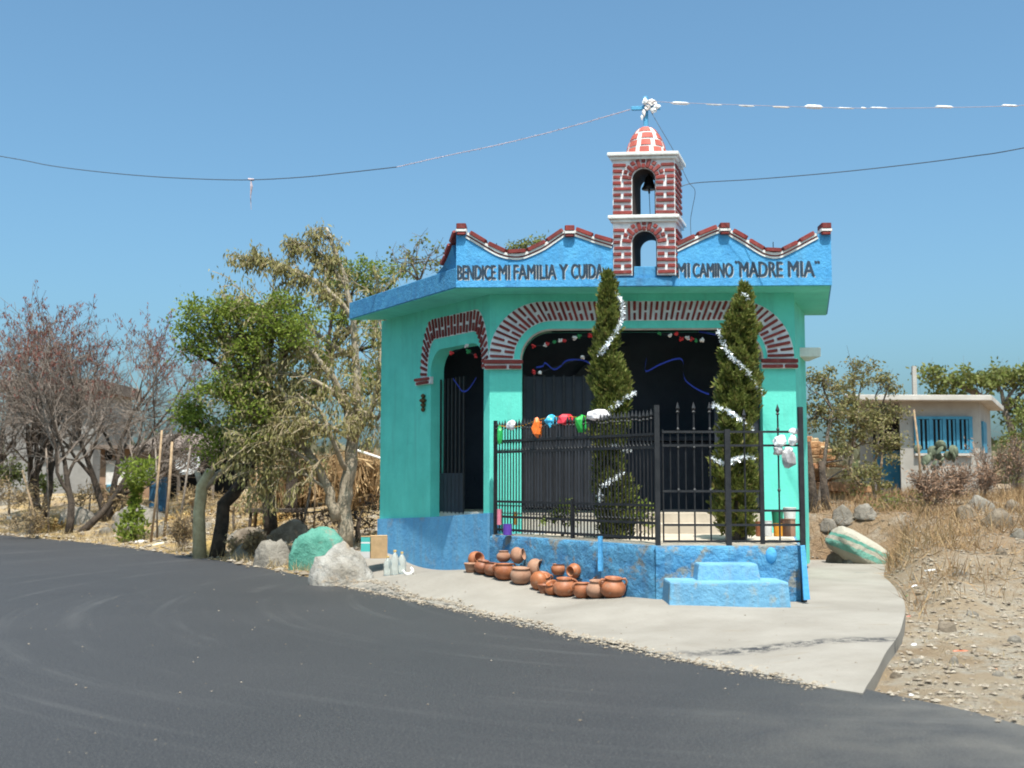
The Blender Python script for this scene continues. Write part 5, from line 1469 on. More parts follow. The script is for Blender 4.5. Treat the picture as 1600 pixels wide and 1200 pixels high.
# ---------------------------------------------------------------- wires and string garland over the roof
cr = dc + ZZ * zarm
def wire(name, pts, r, mat, label, cat, n=5):
    mb = MB(); mb.tube(curve_pts(pts), r, n); o = mb.build(name, mat, origin=tuple(pts[0])); tag(o, label, cat); return o
m_wire = plain('dark_wire', (0.05, 0.055, 0.065), 0.6); m_pink = plain('pinkish_string', (0.42, 0.33, 0.35), 0.8)
def chain(pxs, Y0, Y1):
    n = len(pxs); return [at(a, b, Y0 + (Y1 - Y0) * i / (n - 1)) for i, (a, b) in enumerate(pxs)]
left_pts = [(-700, 80), (-300, 196), (0, 244), (80, 259), (160, 269), (240, 276), (320, 280), (392, 281), (470, 277), (540, 270), (620, 261)]
wire("garland_wire", chain(left_pts, 20, 14.4), 0.0065, m_wire, "dark bare stretch of wire sagging across the left sky", "wire")
rp = [(620, 261), (700, 243), (780, 226), (850, 209), (920, 190), (985, 171)]
pts = chain(rp, 14.4, dc.y - 0.02)
g = wire("garland_string", pts, 0.005, m_pink, "faded pinkish tinsel string rising from the wire to the cross", "string")
mb = MB(); P_ = []
for a, b in zip(pts[:-1], pts[1:]):
    nn = int((b - a).length / 0.012); P_ += [a + (b - a) * (i / nn) for i in range(nn)]
P_ = npv(P_); mb.quads(leaf_quads(P_ + RNG.normal(size=P_.shape) * 0.004, unit_rows(len(P_), RNG), 0.02, 0.008, RNG)); mb.build("tinsel_fringe", m_pink, g)
q = at(392, 281, 16.2); mb = MB(); mb.tube([q, q - ZZ * 0.10 + Vector((0.01, 0, 0)), q - ZZ * 0.24, q - ZZ * 0.44 + Vector((0.012, 0, 0))], [0.006, 0.02, 0.008, 0.003], 5)
mb.tube([q + Vector((-0.04, 0, 0.01)), q + Vector((0.045, 0, 0.0))], 0.018, 5)
o = mb.build("hanging_scrap", m_pink, origin=tuple(q)); tag(o, "frayed scrap hanging from the lowest point of the left wire", "scrap")
rt = [(1018, 158), (1048, 160), (1130, 163), (1250, 167), (1340, 169), (1450, 168.5), (1600, 164.5), (1800, 150), (2200, 100)]
wire("flag_string", chain(rt, dc.y - 0.02, 10.5), 0.003, m_pink, "thin string of white scraps running right from the cross", "string")
for i, (x0, x1, y, h) in enumerate(((1048, 1078, 161.5, 5), (1103, 1128, 163.5, 2.5), (1154, 1179, 165.5, 3), (1207, 1234, 167.5, 3), (1257, 1286, 167, 7), (1308, 1335, 169, 2.5), (1345, 1354, 169, 3), (1360, 1388, 168.5, 2.5), (1461, 1490, 167, 4.5), (1565, 1591, 165, 3.5))):
    k = (x0 - 1018) / (2200 - 1018) * 3.0; Y = dc.y - k
    a = at(x0, y - 0.6, Y); b = at(x1, y + 0.6, Y); r = h * Y / FPX / 2
    mb = MB(); mb.tube([a, a + (b - a) * 0.15, a + (b - a) * 0.5, a + (b - a) * 0.85, b], [r * 0.25, r * 0.9, r, r * 0.9, r * 0.25], 6)
    o = mb.build("garland_scrap", pw if i == 3 else M['bag_white'], origin=tuple(a), smooth=True)
    tag(o, ("long white plastic scrap nearest the cross on the right string", "thin white scrap second from the cross on the right string", "thin white scrap third from the cross on the right string", "pinkish scrap on the right string", "fat bright white scrap on the right string", "thin scrap just right of the fat white one", "tiniest scrap on the right string", "thin scrap right of the tiniest one on the string", "white scrap standing alone far along the right string", "white scrap at the right edge of the picture on the string")[i], "scrap", "scraps on the string right of the cross")
wire("power_cable", [TP(TW, tplane(1060, 288)[1], 0.2)] + chain([(1085, 286), (1180, 280), (1300, 270), (1420, 257), (1520, 244), (1600, 231), (1900, 170), (2300, 80)], 13.4, 9.5), 0.005, m_wire, "dark power cable running from the belfry off to the right", "cable")
wire("slack_cord", [cr + Vector((0.05, 0, -0.02)), at(1030, 197, 13.3), at(1055, 240, 13.3), at(1075, 283, 13.3), at(1086, 298, 13.3), at(1082, 325, 13.35), at(1079, 345, 13.4), at(1080, 372, 13.4)], 0.0035, m_wire, "slack grey cord dropping from the cross past the belfry's right side", "cord")
for k in range(7):
    px, py, w, h = ((1008, 158, 12, 13), (1019, 160, 16, 14), (1027, 167, 12, 11), (1012, 168, 12, 12), (1020, 172, 13, 11), (1005, 176, 7, 12), (1002, 184, 6, 8))[k]
    pass
g = empty("cross_bow", tuple(cr), "white ragged plastic bow tied on the belfry cross", "bow")
for k, (px, py, w, h) in enumerate(((1008, 158, 8, 12), (1019, 160, 14, 10), (1026, 167, 12, 7), (1012, 168, 10, 10), (1021, 172, 10, 9), (1006, 176, 5, 12), (1003, 184, 4, 8))):
    o = crumple("bow_loop", M['bag_white'] if k % 2 == 0 else pw, px, py, w, h, dc.y - 0.05, None, None, 60 + k, amp=0.75)
    o.parent = g; o.location = Vector(o.location) - Vector(cr)

# ---------------------------------------------------------------- trees
green_mat = leaf_mat('thorn_tree_green', [(0.10, 0.145, 0.02), (0.19, 0.245, 0.036), (0.28, 0.33, 0.06), (0.14, 0.19, 0.025)], 0.55, 0.5)
olive_dry = leaf_mat('dusty_olive_leaf', [(0.12, 0.12, 0.04), (0.20, 0.19, 0.07), (0.27, 0.24, 0.10), (0.22, 0.16, 0.08)], 0.65, 0.4)
olive_mat = leaf_mat('olive_leaf', [(0.06, 0.085, 0.02), (0.11, 0.14, 0.035), (0.16, 0.18, 0.05), (0.10, 0.09, 0.04)], 0.6, 0.35)
khaki_mat = leaf_mat('dry_khaki_leaf', [(0.20, 0.175, 0.065), (0.32, 0.28, 0.12), (0.42, 0.36, 0.18), (0.22, 0.215, 0.065), (0.34, 0.265, 0.12)], 0.7, 0.4)
pod_mat = leaf_mat('red_brown_pods', [(0.14, 0.045, 0.035), (0.22, 0.075, 0.055), (0.17, 0.07, 0.06), (0.25, 0.11, 0.08)], 0.7, 0.25)
right_mat = leaf_mat('yellow_green_leaf', [(0.10, 0.125, 0.025), (0.165, 0.195, 0.045), (0.23, 0.245, 0.08), (0.15, 0.14, 0.045)], 0.6, 0.4)

def leaf_clumps(tips, rng, per, spread, L, W, droop=0.0):
    P = npv([t[0] for t in tips]); D = npv([t[1] for t in tips])
    P = np.repeat(P, per, 0); D = np.repeat(D, per, 0)
    P = P + rng.normal(size=P.shape) * spread
    D = D * 0.5 + unit_rows(len(P), rng) + np.array((0, 0, -droop))
    l = rng.uniform(0.6, 1.25, len(P)) * L
    return leaf_quads(P, D, l, l * W, rng)

def bare_tree(px, pyb, Y, height, label, seed, lean, first, width=1.0):
    rng = np.random.default_rng(seed)
    b = at(px, pyb, Y); b.z = gz(b.x, Y) - 0.05
    t = empty("bare_tree", tuple(b), label, "tree", "leafless pod trees on the left verge")
    spec = [dict(seg=5, wob=0.10, kids=4, ang=0.62, ratio=0.78, rr=0.62, up=0.02, **{'from': 0.45}), dict(seg=5, wob=0.13, kids=5, ang=0.62, ratio=0.66, rr=0.6, up=0.05, **{'from': 0.2}),
            dict(seg=4, wob=0.17, kids=4, ang=0.65, ratio=0.62, rr=0.6, up=0.05, **{'from': 0.15}), dict(seg=4, wob=0.2, kids=4, ang=0.62, ratio=0.55, rr=0.6, up=0.05, **{'from': 0.15}), dict(seg=3, wob=0.2, kids=0, ang=0.5, ratio=0.5)]
    out = []; tips = []
    for d in first:
        grow(rng, b + Vector((rng.uniform(-.1, .1), rng.uniform(-.1, .1), 0)), d, height * 0.455, height * 0.022, 0, spec, out, tips)
    wood_mesh([o for o in out if o[2] <= 1], 0.01).build("trunk", M['bark_dark'], t, smooth=True)
    wood_mesh([o for o in out if o[2] > 1], 0.0052).build("crown", M['twig'], t)
    zmax = max(q[0].z for q in tips); zmin = b.z + height * 0.55
    sel = [q for q in tips if q[0].z > zmin + (zmax - zmin) * rng.uniform(0.15, 0.9) and rng.uniform() < 0.5]
    mb = MB()
    P = np.repeat(npv([q[0] for q in sel]), 3, 0) + rng.normal(size=(len(sel) * 3, 3)) * 0.035
    D = rng.normal(size=P.shape) * 0.35 + np.array((0, 0, -1.0))
    mb.quads(leaf_quads(P, D, rng.uniform(0.07, 0.15, len(P)), 0.03, rng)); tag(mb.build("seed_pods", pod_mat, t), kind="stuff")
bare_tree(62, 757, 30.0, 5.2, "leafless tree with reddish pods farthest left, trunk forking low", 31, 0, [(-0.35, 0, 1), (0.22, 0.1, 1), (-0.05, -.2, 1)])
bare_tree(112, 790, 26.5, 4.6, "leafless tree with a dark lower trunk leaning right", 32, 0, [(0.10, 0, 1), (0.75, 0.1, 0.8)])
bare_tree(165, 775, 28.0, 4.7, "pale-stemmed leafless tree right of the leaning dark trunk", 33, 0, [(0.35, 0, 1), (0.05, 0.2, 1), (-0.25, 0, 1)])
bare_tree(-40, 760, 31.0, 4.6, "leafless tree cut by the left edge of the picture", 34, 0, [(0.2, 0, 1), (-0.2, 0.2, 1)])

def leafy_tree(name, px, pyb, Y, height, first, seed, label, mat, bark, per=14, spread=0.10, L=0.075, W=0.5, group=None, kids=4, spec=None, droop=0.0, zb=None, rscale=0.024, minr=0.006, up=0.05, len0=0.38):
    rng = np.random.default_rng(seed)
    b = at(px, pyb, Y); b.z = (gz(b.x, Y) if zb is None else zb) - 0.05
    t = empty(name, tuple(b), label, "tree" if "tree" in name else "shrub", group)
    spec = spec or [dict(seg=5, wob=0.12, kids=kids, ang=0.7, ratio=0.72, rr=0.62, up=up, **{'from': 0.4}), dict(seg=4, wob=0.16, kids=kids, ang=0.75, ratio=0.62, rr=0.6, up=up, **{'from': 0.2}),
                    dict(seg=4, wob=0.2, kids=4, ang=0.75, ratio=0.6, rr=0.6, up=up * 0.6, **{'from': 0.15}), dict(seg=3, wob=0.25, kids=0, ang=0.5, ratio=0.5)]
    out = []; tips = []
    for d in first:
        grow(rng, b + Vector((rng.uniform(-.06, .06), rng.uniform(-.06, .06), 0)), d, height * 1.3 * len0 * (Vector(d).length), height * rscale, 0, spec, out, tips)
    wood_mesh(out, minr).build("trunk", bark, t, smooth=True)
    mb = MB(); mb.quads(leaf_clumps(tips, rng, per, spread, L, W, droop)); mb.build("crown", mat, t)
    return t
def crown_tree(name, label, cat, trunk, blobs, seed, mat, bark, group=None, r0=0.10, r1=0.05, clump=55, crad=0.17, L=0.07, W=0.5, dens=1.0, droop=0.0, flat=0.7, stems=None, minr=0.006, zfix=True):
    """trunk: chain of (px, py, Y) from the ground up; blobs: (px, py, half width px, half height px, Y) foliage masses; clumps of small leaves on twigs fill them unevenly"""
    rng = np.random.default_rng(seed)
    P = [at(*q) for q in trunk]
    if zfix: P[0].z = gz(P[0].x, P[0].y) - 0.05
    t = empty(name, tuple(P[0]), label, cat, group)
    mbt = MB(); mbl = MB()
    sm = []
    for i in range(len(P) - 1):
        for j in range(3): sm.append(P[i] + (P[i + 1] - P[i]) * (j / 3) + Vector(rng.normal(size=3)) * 0.02 * (i > 0))
    sm.append(P[-1])
    mbt.tube(sm, [r0 + (r1 - r0) * i / (len(sm) - 1) for i in range(len(sm))], 8)
    LP_ = []; LD = []
    for bx, by, bw, bh, bY in blobs:
        c = at(bx, by, bY); w = bw * bY / FPX; h = bh * bY / FPX
        node = min(sm[len(sm) // 3:], key=lambda q: (q - c).length + (1.0 if q.z > c.z else 0))
        mid = (node + c) / 2 + Vector(rng.normal(size=3)) * 0.08 + ZZ * 0.05
        c0 = c - ZZ * h * 0.35
        limb = [node, node + (mid - node) * 0.5, mid, mid + (c0 - mid) * 0.5, c0]
        mbt.tube(limb, [r1 * 0.85, r1 * 0.7, r1 * 0.6, r1 * 0.5, r1 * 0.35], 6)
        n = max(4, int(dens * 16 * (w * h) / 0.25))
        for k in range(n):
            d = Vector(rng.normal(size=3)); d.normalize()
            rr_ = rng.uniform(0.25, 1.05) ** 0.6
            tip = c + Vector((d.x * w * rr_, d.y * w * 0.8 * rr_, d.z * h * rr_))
            st = limb[int(rng.integers(2, 5))]
            m1 = st + (tip - st) * 0.5 + Vector(rng.normal(size=3)) * 0.06
            mbt.tube([st, m1, tip], [max(minr, r1 * 0.22), max(minr, r1 * 0.14), minr * 0.8], 4)
            m = int(clump * rng.uniform(0.5, 1.4)); cr_ = crad * rng.uniform(0.65, 1.3)
            pp = rng.normal(size=(m, 3)) * cr_ * np.array((1, 1, flat)) * 0.6 + np.array(tuple(tip))
            LP_.append(pp); LD.append(unit_rows(m, rng) + np.array((0, 0, -droop)))
            for _ in range(3):
                e = tip + Vector(rng.normal(size=3)) * cr_ * 0.7; mbt.tube([tip, e], [minr * 0.7, minr * 0.4], 3, cap=False)
    mbt.build("trunk", bark, t, smooth=True)
    Pn = np.concatenate(LP_); Dn = np.concatenate(LD); l = rng.uniform(0.6, 1.25, len(Pn)) * L
    mbl.quads(leaf_quads(Pn, Dn, l, l * W, rng)); mbl.build("crown", mat, t)
    return t
TG = "green thorn trees left of the chapel"
crown_tree("thorn_tree", "green thorn tree with a dark trunk leaning right at the verge", "tree", [(338, 838, 19.5), (352, 790, 19.5), (385, 735, 19.5), (415, 690, 19.6), (425, 640, 19.8)],
    [(330, 492, 44, 28, 18.0), (300, 535, 30, 32, 18.0), (370, 515, 48, 38, 18.0), (380, 475, 40, 18, 18.2), (430, 490, 46, 30, 18.1), (450, 525, 34, 26, 18.0), (305, 650, 32, 38, 18.6), (345, 690, 40, 34, 18.6), (340, 600, 50, 30, 18.0), (390, 570, 40, 34, 18.0), (385, 640, 38, 28, 18.0), (400, 690, 34, 20, 18.2)], 41, green_mat, M['bark_dark'], TG, 0.13, 0.07, dens=1.6, clump=85, crad=0.2, L=0.07)
crown_tree("thorn_tree", "green thorn tree on a dark trunk behind the leaning one", "tree", [(425, 806, 21.5), (418, 750, 21.3), (425, 690, 21.0), (440, 620, 20.6)],
    [(445, 545, 40, 34, 19.6), (470, 490, 44, 30, 20.2), (420, 640, 40, 34, 19.4), (480, 620, 36, 30, 19.8), (440, 690, 44, 22, 19.6), (500, 560, 30, 30, 20.0)], 42, green_mat, M['bark_dark'], TG, 0.14, 0.08, L=0.08, crad=0.2, dens=1.1, clump=70)
crown_tree("thorn_tree", "tall green thorn tree behind the dry-leaved tree", "tree", [(455, 800, 25.0), (456, 740, 25.0), (470, 660, 25.0), (510, 560, 25.0)],
    [(560, 420, 44, 30, 25.0), (590, 450, 40, 26, 25.2), (530, 440, 30, 30, 25.0), (600, 520, 30, 50, 24.5), (545, 500, 36, 30, 25.0), (625, 425, 26, 16, 25.5), (580, 600, 34, 40, 24.5)], 43, green_mat, M['bark_dark'], TG, 0.14, 0.07, L=0.085, crad=0.2, dens=1.0, clump=70)
crown_tree("parapet_tree", "tree whose green tip peeks over the parapet's left wave", "tree", [(822, 800, 25.0), (820, 600, 25.0), (822, 430, 25.0)],
    [(822, 386, 26, 10, 25.0), (846, 382, 12, 8, 25.0), (800, 390, 10, 6, 25.0)], 46, right_mat, M['bark_grey'], None, 0.12, 0.05, L=0.08, crad=0.14, dens=1.2)
crown_tree("sparse_tree", "nearly leafless tree with a few yellow leaves above the chapel's left eave", "tree", [(660, 800, 22.0), (655, 650, 22.0), (650, 520, 22.0), (655, 440, 22.0)],
    [(650, 400, 40, 36, 22.0), (680, 400, 24, 34, 22.2), (625, 415, 24, 24, 21.8)], 47, right_mat, M['bark_grey'], None, 0.10, 0.03, clump=5, L=0.075, W=0.8, crad=0.16, dens=1.3, minr=0.008)

# the dry-leaved tree: limbs laid out by hand, then twigs and hanging leaves
M['twig_pale'] = rough_mat('pale_twig_bark', (0.20, 0.155, 0.095), (0.32, 0.255, 0.165), scale=4, rough=0.9, bstr=0)
def dry_tree():
    rng = np.random.default_rng(51)
    Y = 18.6
    b = at(540, 838, Y); b.z = gz(b.x, Y) - 0.05
    t = empty("dry_leaf_tree", tuple(b), "tree with hanging dry khaki leaves and pale limbs beside the chapel", "tree")
    limbs = [  # px,py,Y offset chains from trunk outwards, radius at start
        ([(540, 838, 0), (538, 790, 0), (545, 740, 0), (552, 690, 0), (545, 640, .1)], 0.13, 0.09),
        ([(525, 812, -.1), (515, 770, -.1), (500, 735, -.2), (478, 700, -.2)], 0.09, 0.06),
        ([(552, 690, 0), (560, 640, 0), (556, 560, .1), (552, 500, .1), (540, 440, .1), (525, 395, .1), (510, 356, .1)], 0.085, 0.02),
        ([(552, 500, .1), (530, 470, 0), (495, 440, 0), (460, 425, 0), (425, 410, -.1), (390, 402, -.1)], 0.05, 0.012),
        ([(545, 455, .1), (520, 415, .1), (498, 393, .1), (470, 382, .1)], 0.035, 0.01),
        ([(545, 640, .1), (520, 590, -.2), (490, 550, -.3), (450, 520, -.4), (415, 480, -.4), (385, 470, -.4)], 0.065, 0.012),
        ([(545, 640, .1), (520, 610, -.3), (480, 590, -.4), (430, 580, -.4), (400, 572, -.4)], 0.06, 0.012),
        ([(478, 700, -.2), (450, 680, -.3), (425, 660, -.4), (395, 645, -.4)], 0.05, 0.01),
        ([(478, 700, -.2), (460, 650, -.3), (440, 610, -.4), (415, 560, -.4), (385, 530, -.4)], 0.055, 0.01),
        ([(552, 690, 0), (575, 650, -.3), (592, 600, -.3), (597, 540, -.2), (590, 470, -.1)], 0.06, 0.02),
        ([(556, 560, .1), (520, 540, .3), (470, 500, .5), (440, 470, .5)], 0.05, 0.012),
        ([(560, 640, 0), (590, 655, -.4), (605, 620, -.5)], 0.05, 0.02),
        ([(545, 740, 0), (520, 690, -.4), (500, 640, -.5), (470, 620, -.5)], 0.05, 0.015), ([(500, 735, -.2), (460, 705, -.4), (425, 692, -.5), (400, 700, -.5)], 0.035, 0.008), ([(515, 770, -.1), (480, 742, -.3), (445, 735, -.4), (430, 738, -.4)], 0.03, 0.008), ([(552, 690, 0), (520, 670, -.4), (480, 662, -.5), (445, 668, -.5)], 0.035, 0.008)]
    mbt = MB(); tips = []; twigs = []
    spec = [dict(seg=5, wob=0.12, kids=3, ang=0.55, ratio=0.5, rr=0.6, up=-0.10, **{'from': 0.25}), dict(seg=3, wob=0.18, kids=0, ang=0.6, ratio=0.5, up=-0.14)]
    for k, (ch, r0, r1) in enumerate(limbs):
        P = []
        for i in range(len(ch) - 1):
            a = at(ch[i][0], ch[i][1], Y + ch[i][2]); c = at(ch[i + 1][0], ch[i + 1][1], Y + ch[i + 1][2])
            for j in range(3): P.append(a + (c - a) * (j / 3) + Vector(rng.normal(size=3)) * 0.012)
        P.append(at(ch[-1][0], ch[-1][1], Y + ch[-1][2]))
        n = len(P)
        if k == 0: P[0].z = b.z
        mbt.tube(P, [r0 + (r1 - r0) * i / (n - 1) for i in range(n)], 7)
        if k >= 2:
            for i in range(int(n * 0.2), n):
                for _ in range(2 if k == 2 else 3):
                    ld = (P[i] - P[i - 1]).normalized()
                    d = ld * 0.55 + Vector((-0.55 if k != 9 else 0.1, 0, 0.12)) + Vector(rng.normal(size=3)) * 0.42
                    grow(rng, P[i], d, rng.uniform(0.35, 0.75) * (0.40 if k in (2, 3, 4) else 0.85), 0.011, 0, spec, twigs, tips)
                if i > n * 0.55: tips.append((P[i], (P[i] - P[i - 1]).normalized()))
    mbt.build("trunk", M['bark_pale'], t, smooth=True)
    wood_mesh(twigs, 0.0065, (4, 3)).build("twigs", M['twig_pale'], t)
    mb = MB()
    Pn = npv([q[0] for q in tips]); Pn = np.repeat(Pn, 4, 0) + rng.normal(size=(len(tips) * 4, 3)) * 0.06
    D = rng.normal(size=Pn.shape) * 0.35 + np.array((0, 0, -1.0))
    l = rng.uniform(0.045, 0.12, len(Pn))
    mb.quads(leaf_quads(Pn, D, l, l * 0.33, rng)); mb.build("crown", khaki_mat, t)
dry_tree()

# dark tangle round the foot of the dry-leaved tree
dark_mat = leaf_mat('dark_dead_tangle', [(0.03, 0.022, 0.016), (0.06, 0.042, 0.03), (0.09, 0.06, 0.04)], 0.85, 0.1)
crown_tree("dark_thicket", "dark dead thicket at the foot of the dry-leaved tree", "thicket", [(560, 838, 19.6), (558, 815, 19.6), (556, 800, 19.6)],
    [(510, 812, 26, 16, 19.8), (545, 805, 26, 20, 19.8), (578, 812, 22, 20, 19.8), (590, 795, 12, 24, 20.0), (455, 800, 26, 14, 21.5)], 55, dark_mat, M['bark_dark'], None, 0.05, 0.025, clump=40, L=0.09, W=0.3, crad=0.13, dens=1.4)
# tall green pillar plant
rng = np.random.default_rng(61)
b = at(205, 792, 24.0); b.z = gz(b.x, 24.0)
t = empty("pillar_shrub", tuple(b), "narrow upright green shrub between the wooden poles", "shrub")
mb = MB(); mb.tube([b, b + ZZ * 0.9 + Vector((0.05, 0, 0)), b + ZZ * 1.7 + Vector((0.15, 0, 0))], [0.04, 0.03, 0.012], 6); mb.build("stem", M['bark_dark'], t)
z = rng.uniform(0.05, 1.75, 1500); a = rng.uniform(0, 6.28, 1500); r = np.sqrt(rng.uniform(0, 1, 1500)) * (0.20 + 0.14 * np.sin(z * 5) + 0.06 * (z > 1.2))
P = np.stack([b.x + 0.09 * z + r * np.cos(a), b.y + r * np.sin(a), b.z + z], 1)
mb = MB(); mb.quads(leaf_quads(P, unit_rows(1500, rng) + np.array((0, 0, 0.5)), rng.uniform(0.08, 0.16, 1500), 0.05, rng)); mb.build("foliage", green_mat, t)

# poles on the left
def pole(px0, py0, px1, py1, Y, r, mat, label, name="wooden_pole", cat="pole"):
    a = at(px0, py0, Y); c = at(px1, py1, Y); c.z = min(c.z, gz(c.x, Y) + 0.02) - 0.05
    m_ = (a + c) / 2 + Vector((0.02, 0, 0))
    mb = MB(); mb.tube([c, m_, a], [r, r * 0.95, r * 0.8], 7); o = mb.build(name, mat, origin=tuple(c), smooth=True); tag(o, label, cat, "wooden poles on the left bank"); return o
pole(253, 672, 237, 800, 23.0, 0.026, M['wood'], "slanting brown pole with an orange cut end")
pole(269, 690, 257, 802, 23.2, 0.032, M['wood'], "thick tan pole right of the slanting one")
pole(298, 694, 276, 812, 22.5, 0.022, M['wood_grey'], "thin grey stick leaning left of the cut pale trunk")
pole(243, 700, 247, 790, 24.0, 0.02, M['wood_grey'], "thin grey stick beside the blue drum")
pole(35, 735, 62, 800, 27.0, 0.03, M['wood'], "short brown stake slanting at the far left bank")
pole(72, 700, 78, 780, 27.5, 0.025, M['wood_grey'], "grey stake under the leftmost bare tree")
pole(402, 718, 396, 800, 22.5, 0.018, M['wood'], "thin tan stake at the left side of the rack")
pole(492, 712, 470, 812, 21.0, 0.022, M['wood_grey'], "grey stick leaning before the stalk stack")
pole(491, 708, 491, 800, 22.0, 0.018, M['wood'], "thin straight stake before the stalk stack")
# cut pale trunk
M['bark_cut'] = rough_mat('peeled_pale_bark', (0.34, 0.27, 0.15), (0.50, 0.42, 0.26), scale=8, rough=0.9, bs=24, bstr=0.7, bdist=0.03)
b = at(313, 842, 19.2); b.z = gz(b.x, 19.2) - 0.05
t = empty("cut_trunk", tuple(b), "pale cut tree trunk standing left of the leaning thorn tree", "trunk")
mb = MB(); mb.tube([b, at(311, 800, 19.2), at(316, 760, 19.2), at(330, 735, 19.2)], [0.12, 0.10, 0.10, 0.085], 9); mb.build("stem", M['bark_cut'], t, smooth=True)
mb = MB(); mb.tube([at(316, 765, 19.2), at(340, 742, 19.2), at(356, 730, 19.1)], [0.07, 0.06, 0.04], 7); mb.tube([at(314, 755, 19.2), at(308, 738, 19.3)], [0.06, 0.045], 7); mb.build("limb", M['bark_pale'], t, smooth=True)

# ---------------------------------------------------------------- left background: sheds, drum, stalks
def wall_box(name, parent, x0, x1, y0, y1, z0, z1, mat):
    mb = MB(); mb.abox(x0, x1, y0, y1, z0, z1); return mb.build(name, mat, parent, bevel=0.01)
M['grey_wall'] = rough_mat('grey_limewash_wall', (0.19, 0.175, 0.165), (0.30, 0.285, 0.27), scale=1.2, rough=0.9)
M['brown_wall'] = rough_mat('brown_adobe_wall', (0.24, 0.15, 0.10), (0.36, 0.24, 0.16), scale=2, rough=0.9)
M['tin'] = rough_mat('rusty_tin_roof', (0.15, 0.11, 0.09), (0.28, 0.22, 0.18), scale=2, rough=0.7)
M['void'] = rough_mat('dark_opening', (0.012, 0.011, 0.010), (0.02, 0.018, 0.017), scale=2, rough=0.9)
Y = 40.0
a = at(5, 740, Y); c = at(148, 612, Y)
g = empty("grey_house", (a.x, Y, gz(a.x, Y)), "pale grey block house seen through the leafless trees", "house")
wall_box("wall", g, a.x, c.x, Y, Y + 4, 0.4, c.z, M['grey_wall'])
rf = wall_box("roof", g, a.x - 0.3, at(160, 612, Y).x, Y - 0.5, Y + 4.3, c.z + 0.002, at(5, 594, Y).z, M['tin'])
for x0, x1, y0, y1 in ((62, 80, 660, 715), (112, 128, 650, 690)):
    p0 = at(x0, y1, Y); p1 = at(x1, y0, Y)
    w = wall_box("window", g, p0.x, p1.x, Y - 0.04, Y + 0.05, p0.z, p1.z, M['void'])
    wall_box("sill", w, p0.x - 0.06, p1.x + 0.06, Y - 0.1, Y - 0.042, p0.z - 0.08, p0.z - 0.002, M['grey_wall'])
Y = 34.0
a = at(155, 770, Y); c = at(250, 702, Y)
g = empty("brown_hut", (a.x, Y, gz(a.x, Y)), "low brown hut with a white lower panel behind the pale-stemmed tree", "hut")
wall_box("wall", g, a.x, c.x, Y, Y + 3, 0.4, c.z, M['brown_wall'])
wall_box("roof", g, a.x - 0.2, c.x + 0.2, Y - 0.35, Y + 3.2, c.z + 0.002, c.z + 0.12, M['tin'])
p0 = at(165, 758, Y - 0.05); p1 = at(206, 720, Y - 0.05)
wall_box("white_panel", g, p0.x, p1.x, Y - 0.06, Y - 0.003, p0.z, p1.z, M['white'])
p0 = at(164, 719, Y); p1 = at(176, 704, Y)
wall_box("window", g, p0.x, p1.x, Y - 0.03, Y + 0.05, p0.z, p1.z, M['void'])
p0 = at(166, 770, Y - .1); p1 = at(178, 757, Y - .1)
wall_box("blue_door", g, p0.x, p1.x, Y - 0.1, Y - 0.062, p0.z, p1.z, plain('pale_blue_board', (0.10, 0.30, 0.42)))
# open shelter with posts, tin roof, hung sheet and white dish
Y = 31.0
a = at(212, 705, Y); c = at(345, 705, Y)
g = empty("lean_to_shelter", (a.x, Y, gz(a.x, Y)), "open shelter with rusty tin roof behind the wooden poles", "shelter")
mb = MB(); mb.prism([(a.x, Y - 0.5, a.z), (c.x, Y - 0.5, a.z), (c.x, Y + 2.6, a.z + 0.5), (a.x, Y + 2.6, a.z + 0.5)], (0, 0, 0.08)); mb.build("roof", M['tin'], g)
for px in (222, 285, 338):
    q = at(px, 705, Y); mb = MB(); mb.tube([(q.x, Y - 0.3, 0.5), (q.x, Y - 0.3, a.z + 0.02)], 0.05, 6); mb.build("post", M['wood_grey'], g)
wall_box("back_wall", g, a.x + 0.1, c.x - 0.1, Y + 2.3, Y + 2.5, 0.5, a.z + 0.35, M['void'])
Y = 29.0
def sheet(px0, py0, px1, py1, Y, mat, label, name, amp=0.05, seed=1):
    n, m_ = 12, 8; vs = []
    for j in range(m_ + 1):
        for i in range(n + 1):
            q = at(px0 + (px1 - px0) * i / n, py0 + (py1 - py0) * j / m_, Y)
            q.y += amp * math.sin(i * 1.3 + seed) + amp * mnoise.noise(Vector((i * 0.5, j * 0.5, seed))); vs.append(q)
    mb = MB(); mb.mesh(vs, [(j * (n + 1) + i, j * (n + 1) + i + 1, (j + 1) * (n + 1) + i + 1, (j + 1) * (n + 1) + i) for j in range(m_) for i in range(n)])
    o = mb.build(name, mat, origin=tuple(at((px0 + px1) / 2, py1, Y)), smooth=True); tag(o, label, "sheet")
    md = o.modifiers.new("thick", 'SOLIDIFY'); md.thickness = 0.01
    return o
cloth = plain('white_tarpaulin', (0.66, 0.66, 0.66), 0.6)
sheet(214, 722, 246, 757, Y, cloth, "white tarpaulin hanging beside the blue drum", "hung_tarp", 0.1, 2)
mb = MB(); q = at(293, 724, 29.5); mb.lathe([(0.02, -0.1), (0.2, -0.07), (0.33, 0.0), (0.32, 0.01), (0.18, -0.05), (0.02, -0.08)], q, 20, mat3=Matrix.Rotation(R(70), 3, 'X') @ Matrix.Rotation(R(0), 3, 'Z'))
o = mb.build("dish_antenna", cloth, origin=tuple(q), smooth=True); tag(o, "round white dish propped under the tin shelter", "dish")
q = at(247, 765, 28.5); q.z = gz(q.x, 28.5)
